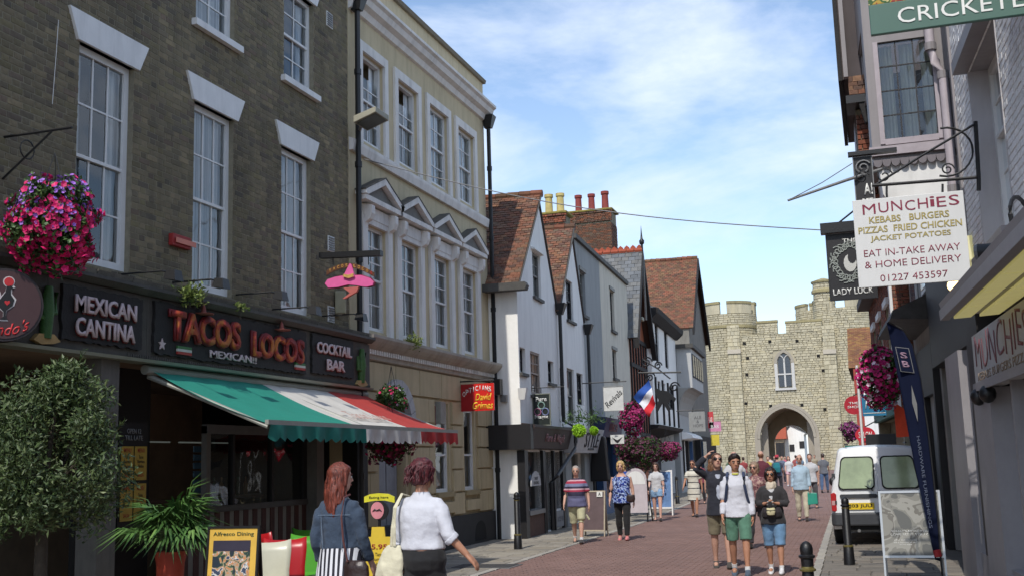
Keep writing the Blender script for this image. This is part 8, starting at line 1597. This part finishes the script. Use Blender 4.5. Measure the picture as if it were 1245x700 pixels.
def basket(lb,c,r,cols,nl,nf,fs,squash=.95,trail=.0,top=None,seed=1,leafsz=.05,shadow_bias=0,name='hanging_basket',hang=.45):
    rs = random.Random(seed); t = T(name, lb, 'hanging basket', c); sq = Vector((1,1,squash))
    def lump(v): return 1+.42*noise.noise(v*2.0+Vector((seed*3.1,0,0)))+.16*noise.noise(v*5+Vector((seed,4,0)))
    def pos(r_):
        v = Vector((r_.gauss(0,1),r_.gauss(0,1),r_.gauss(0,1))).normalized(); q = r*(.55+.43*r_.random()**.5)*lump(v); p = Vector((v.x*q,v.y*q,v.z*q*squash)); 
        if v.z < 0: p.z -= trail*r_.random()*abs(v.z)
        return c+p
    leaves(nl,pos,leafsz,M_fol,'foliage',t,rs,.38,.1)
    for k,(cc,share,bias) in enumerate(cols):
        m = mat('petal_%d_%d_%d'%cc,cc,.6,.12,14,isl=.18)
        def fp(r_):
            while True:
                v = Vector((r_.gauss(0,1),r_.gauss(0,1),r_.gauss(0,1))).normalized()
                if bias is None or v.z*bias > -.25+.5*r_.random()-.25: break
            q = r*(.93+.12*r_.random())*lump(v); p = Vector((v.x*q,v.y*q,v.z*q*squash)); 
            if v.z < 0: p.z -= trail*r_.random()*abs(v.z)
            return c+p,v
        petals(int(nf*share*2.0),fp,fs*(.72 if bias == 1 else 1.12),m,'flowers',t,rs)
    MB().lathe(c-Vector((0,0,.12)),[(r*.25,-.2*r/.45),(r*.5,-.05),(r*.55,.08)],12).build('basket', mat('basket_dark',(40,36,28),.9), t)
    for a in (0,2.1,4.2): MB().tube([c+Vector((r*.5*math.cos(a),r*.5*math.sin(a),0)),c+Vector((0,0,hang+r*.6))],.005,4).build('chain', M_black, t)
    return t
PK = (196,20,96)
c = onX(64,268,-7.75); basket('big hanging basket of magenta petunias and lilac flowers over the round sign',c,.42,[(PK,.48,-1),(PK,.14,None),((150,100,190),.38,1)],5600,700,.031,1.05,.12,seed=2,leafsz=.05)
bk = T('basket_bracket','black iron wall bracket above the big flower basket','bracket',FL.P(c.y-.3,0,c.z+.75)); MB().tube([FL.P(c.y-.0,0,c.z+.95),FL.P(c.y,.85,c.z+.95)],.014,6).build('bar', M_black, bk); MB().tube([FL.P(c.y,.0,c.z+.5),FL.P(c.y,.6,c.z+.94)],.012,6).build('stay', M_black, bk); MB().tube([FL.P(c.y+.1*math.cos(a),.3,c.z+.78+.1*math.sin(a)) for a in [2*math.pi*i/12 for i in range(13)]],.008,5).build('scroll', M_black, bk)
c = onX(474,537,-7.7); basket('dark red and magenta hanging basket under the right end of the striped awning',c+Vector((0,0,.05)),.36,[((110,24,60),.8,None),(PK,.2,None)],2400,420,.03,.9,.1,seed=3)
c = onX(476,486,-7.9); basket('green basket with a few pink flowers in front of the arched doorway',c,.24,[(PK,.6,None),((190,170,200),.4,None)],3200,80,.022,1.0,.1,seed=4)
c = onY(1071,452,20.2); c2 = c; basket('large magenta petunia basket on the right beside the navy flag',c,.37,[((186,30,110),.9,None),((214,190,206),.1,None)],4600,400,.038,1.15,.3,seed=5)
c = onY(769,508,36); basket('dark magenta hanging basket below the tricolour flag',c,.38,[((150,24,90),1,None)],1500,420,.04,1.4,.1,seed=6)
c = onY(783,548,33.5); basket('wide dark green and maroon flower basket above the girl in denim shorts',c,.55,[((78,26,52),1,None)],4000,420,.035,.75,.2,seed=7)
c = onY(764,545,34); basket('dark leafy basket with maroon flowers over the winged sign',c,.42,[((84,26,54),1,None)],2200,260,.035,.9,.3,seed=8)
c = onY(811,547,37); basket('maroon flower basket left of the woman in the striped dress',c,.42,[((130,36,84),1,None)],1800,380,.035,.6,.1,seed=9)
c = onY(1034,523,40); basket('small distant purple flower basket in front of the gate tower',c,.3,[((120,50,100),1,None)],600,220,.04,1,.05,seed=10)
for px,py,r,lb in ((704,523,.155,'lime green topiary ball hanging over the STYLE board'),(722,523,.10,'smaller lime green topiary ball hanging right of the STYLE board')):
    c = onY(px,py,27.5 if px < 710 else 29.5); rs = random.Random(px); t = T('topiary_ball',lb,'topiary ball',c); ml = mat('lime_leaf',(150,196,40),.6,.15,10,isl=.15)
    def tp_(r_,c=c,r=r): v = Vector((r_.gauss(0,1),r_.gauss(0,1),r_.gauss(0,1))).normalized(); return c+v*r*(.85+.2*r_.random())
    leaves(1500,tp_,.04,ml,'foliage',t,rs,.4,0); MB().ell(c,r*.82,r*.82,r*.82).build('core', ml, t, smooth=True); MB().tube([c+Vector((0,0,r*.8)),c+Vector((0,0,r+.45))],.008,4).build('chain', M_black, t)
    def tq(r_,c=c): return c+Vector((r_.gauss(0,.2),r_.gauss(0,.1),.2+abs(r_.gauss(0,.16))))
    leaves(160,tq,.12,M_fol,'trailing_leaves',t,rs,.12,.6)
# weeds on the ledges
for px,py,X_,n,lb in ((231,358,-8.1,420,'tuft of yellow-green weed growing on the fascia ledge above TACOS'),(292,373,-8.1,60,'tiny weed on the ledge above the LOCOS lettering'),(502,415,-8.15,300,'small green shrub growing on the cream building cornice')):
    p = onX(px,py,X_); t = T('weed_tuft',lb,'plant',p-Vector((0,0,.1))); rs = random.Random(px); rr3 = .17 if n > 200 else .08
    def wp_f(r_,p=p,rr3=rr3): return p+Vector((r_.gauss(0,rr3*.35),r_.gauss(0,rr3*.7),r_.gauss(0,rr3*.35)-.02))
    leaves(n,wp_f,.075,leafmat('weed_leaf',[(110,124,56),(92,112,48),(128,136,70),(80,98,44)]),'foliage',t,rs,.2,.9); MB().tube([p+Vector((0,0,-.16)),p],[.012,.006],5).build('stem', M_bark, t)
# pan-hanging things by the far-left shops: black garments beside the STYLE shop
for px,lb in ((729,'dark garment hanging in the doorway beside the blue shopfront'),):
    p = onY(px,555,32.0); tag(MB().hexa([p+Vector(v) for v in ((-.3,-.1,-.7),(.3,-.1,-.7),(.3,.1,-.7),(-.3,.1,-.7),(-.2,-.08,.6),(.2,-.08,.6),(.2,.08,.6),(-.2,.08,.6))]).build('hanging_garment', M_shb, None, bevel=.05, loc=p), lb, 'garment')
p = onG(627,650); fgp = onY(622,540,25.6); t = T('hanging_windsock','orange and red striped windsock hanging outside the shop below the white gable','decoration',fgp)
for k in range(5): MB().lathe(fgp+Vector((0,0,.35-k*.16)),[(.05+.01*k,0),(.07,-.15)],10).build('sock_band', mat('sock%d'%(k%3),((200,70,40),(200,130,40),(150,30,60))[k%3],.8), t, smooth=True)
bpy.data.scenes.remove(WORK)
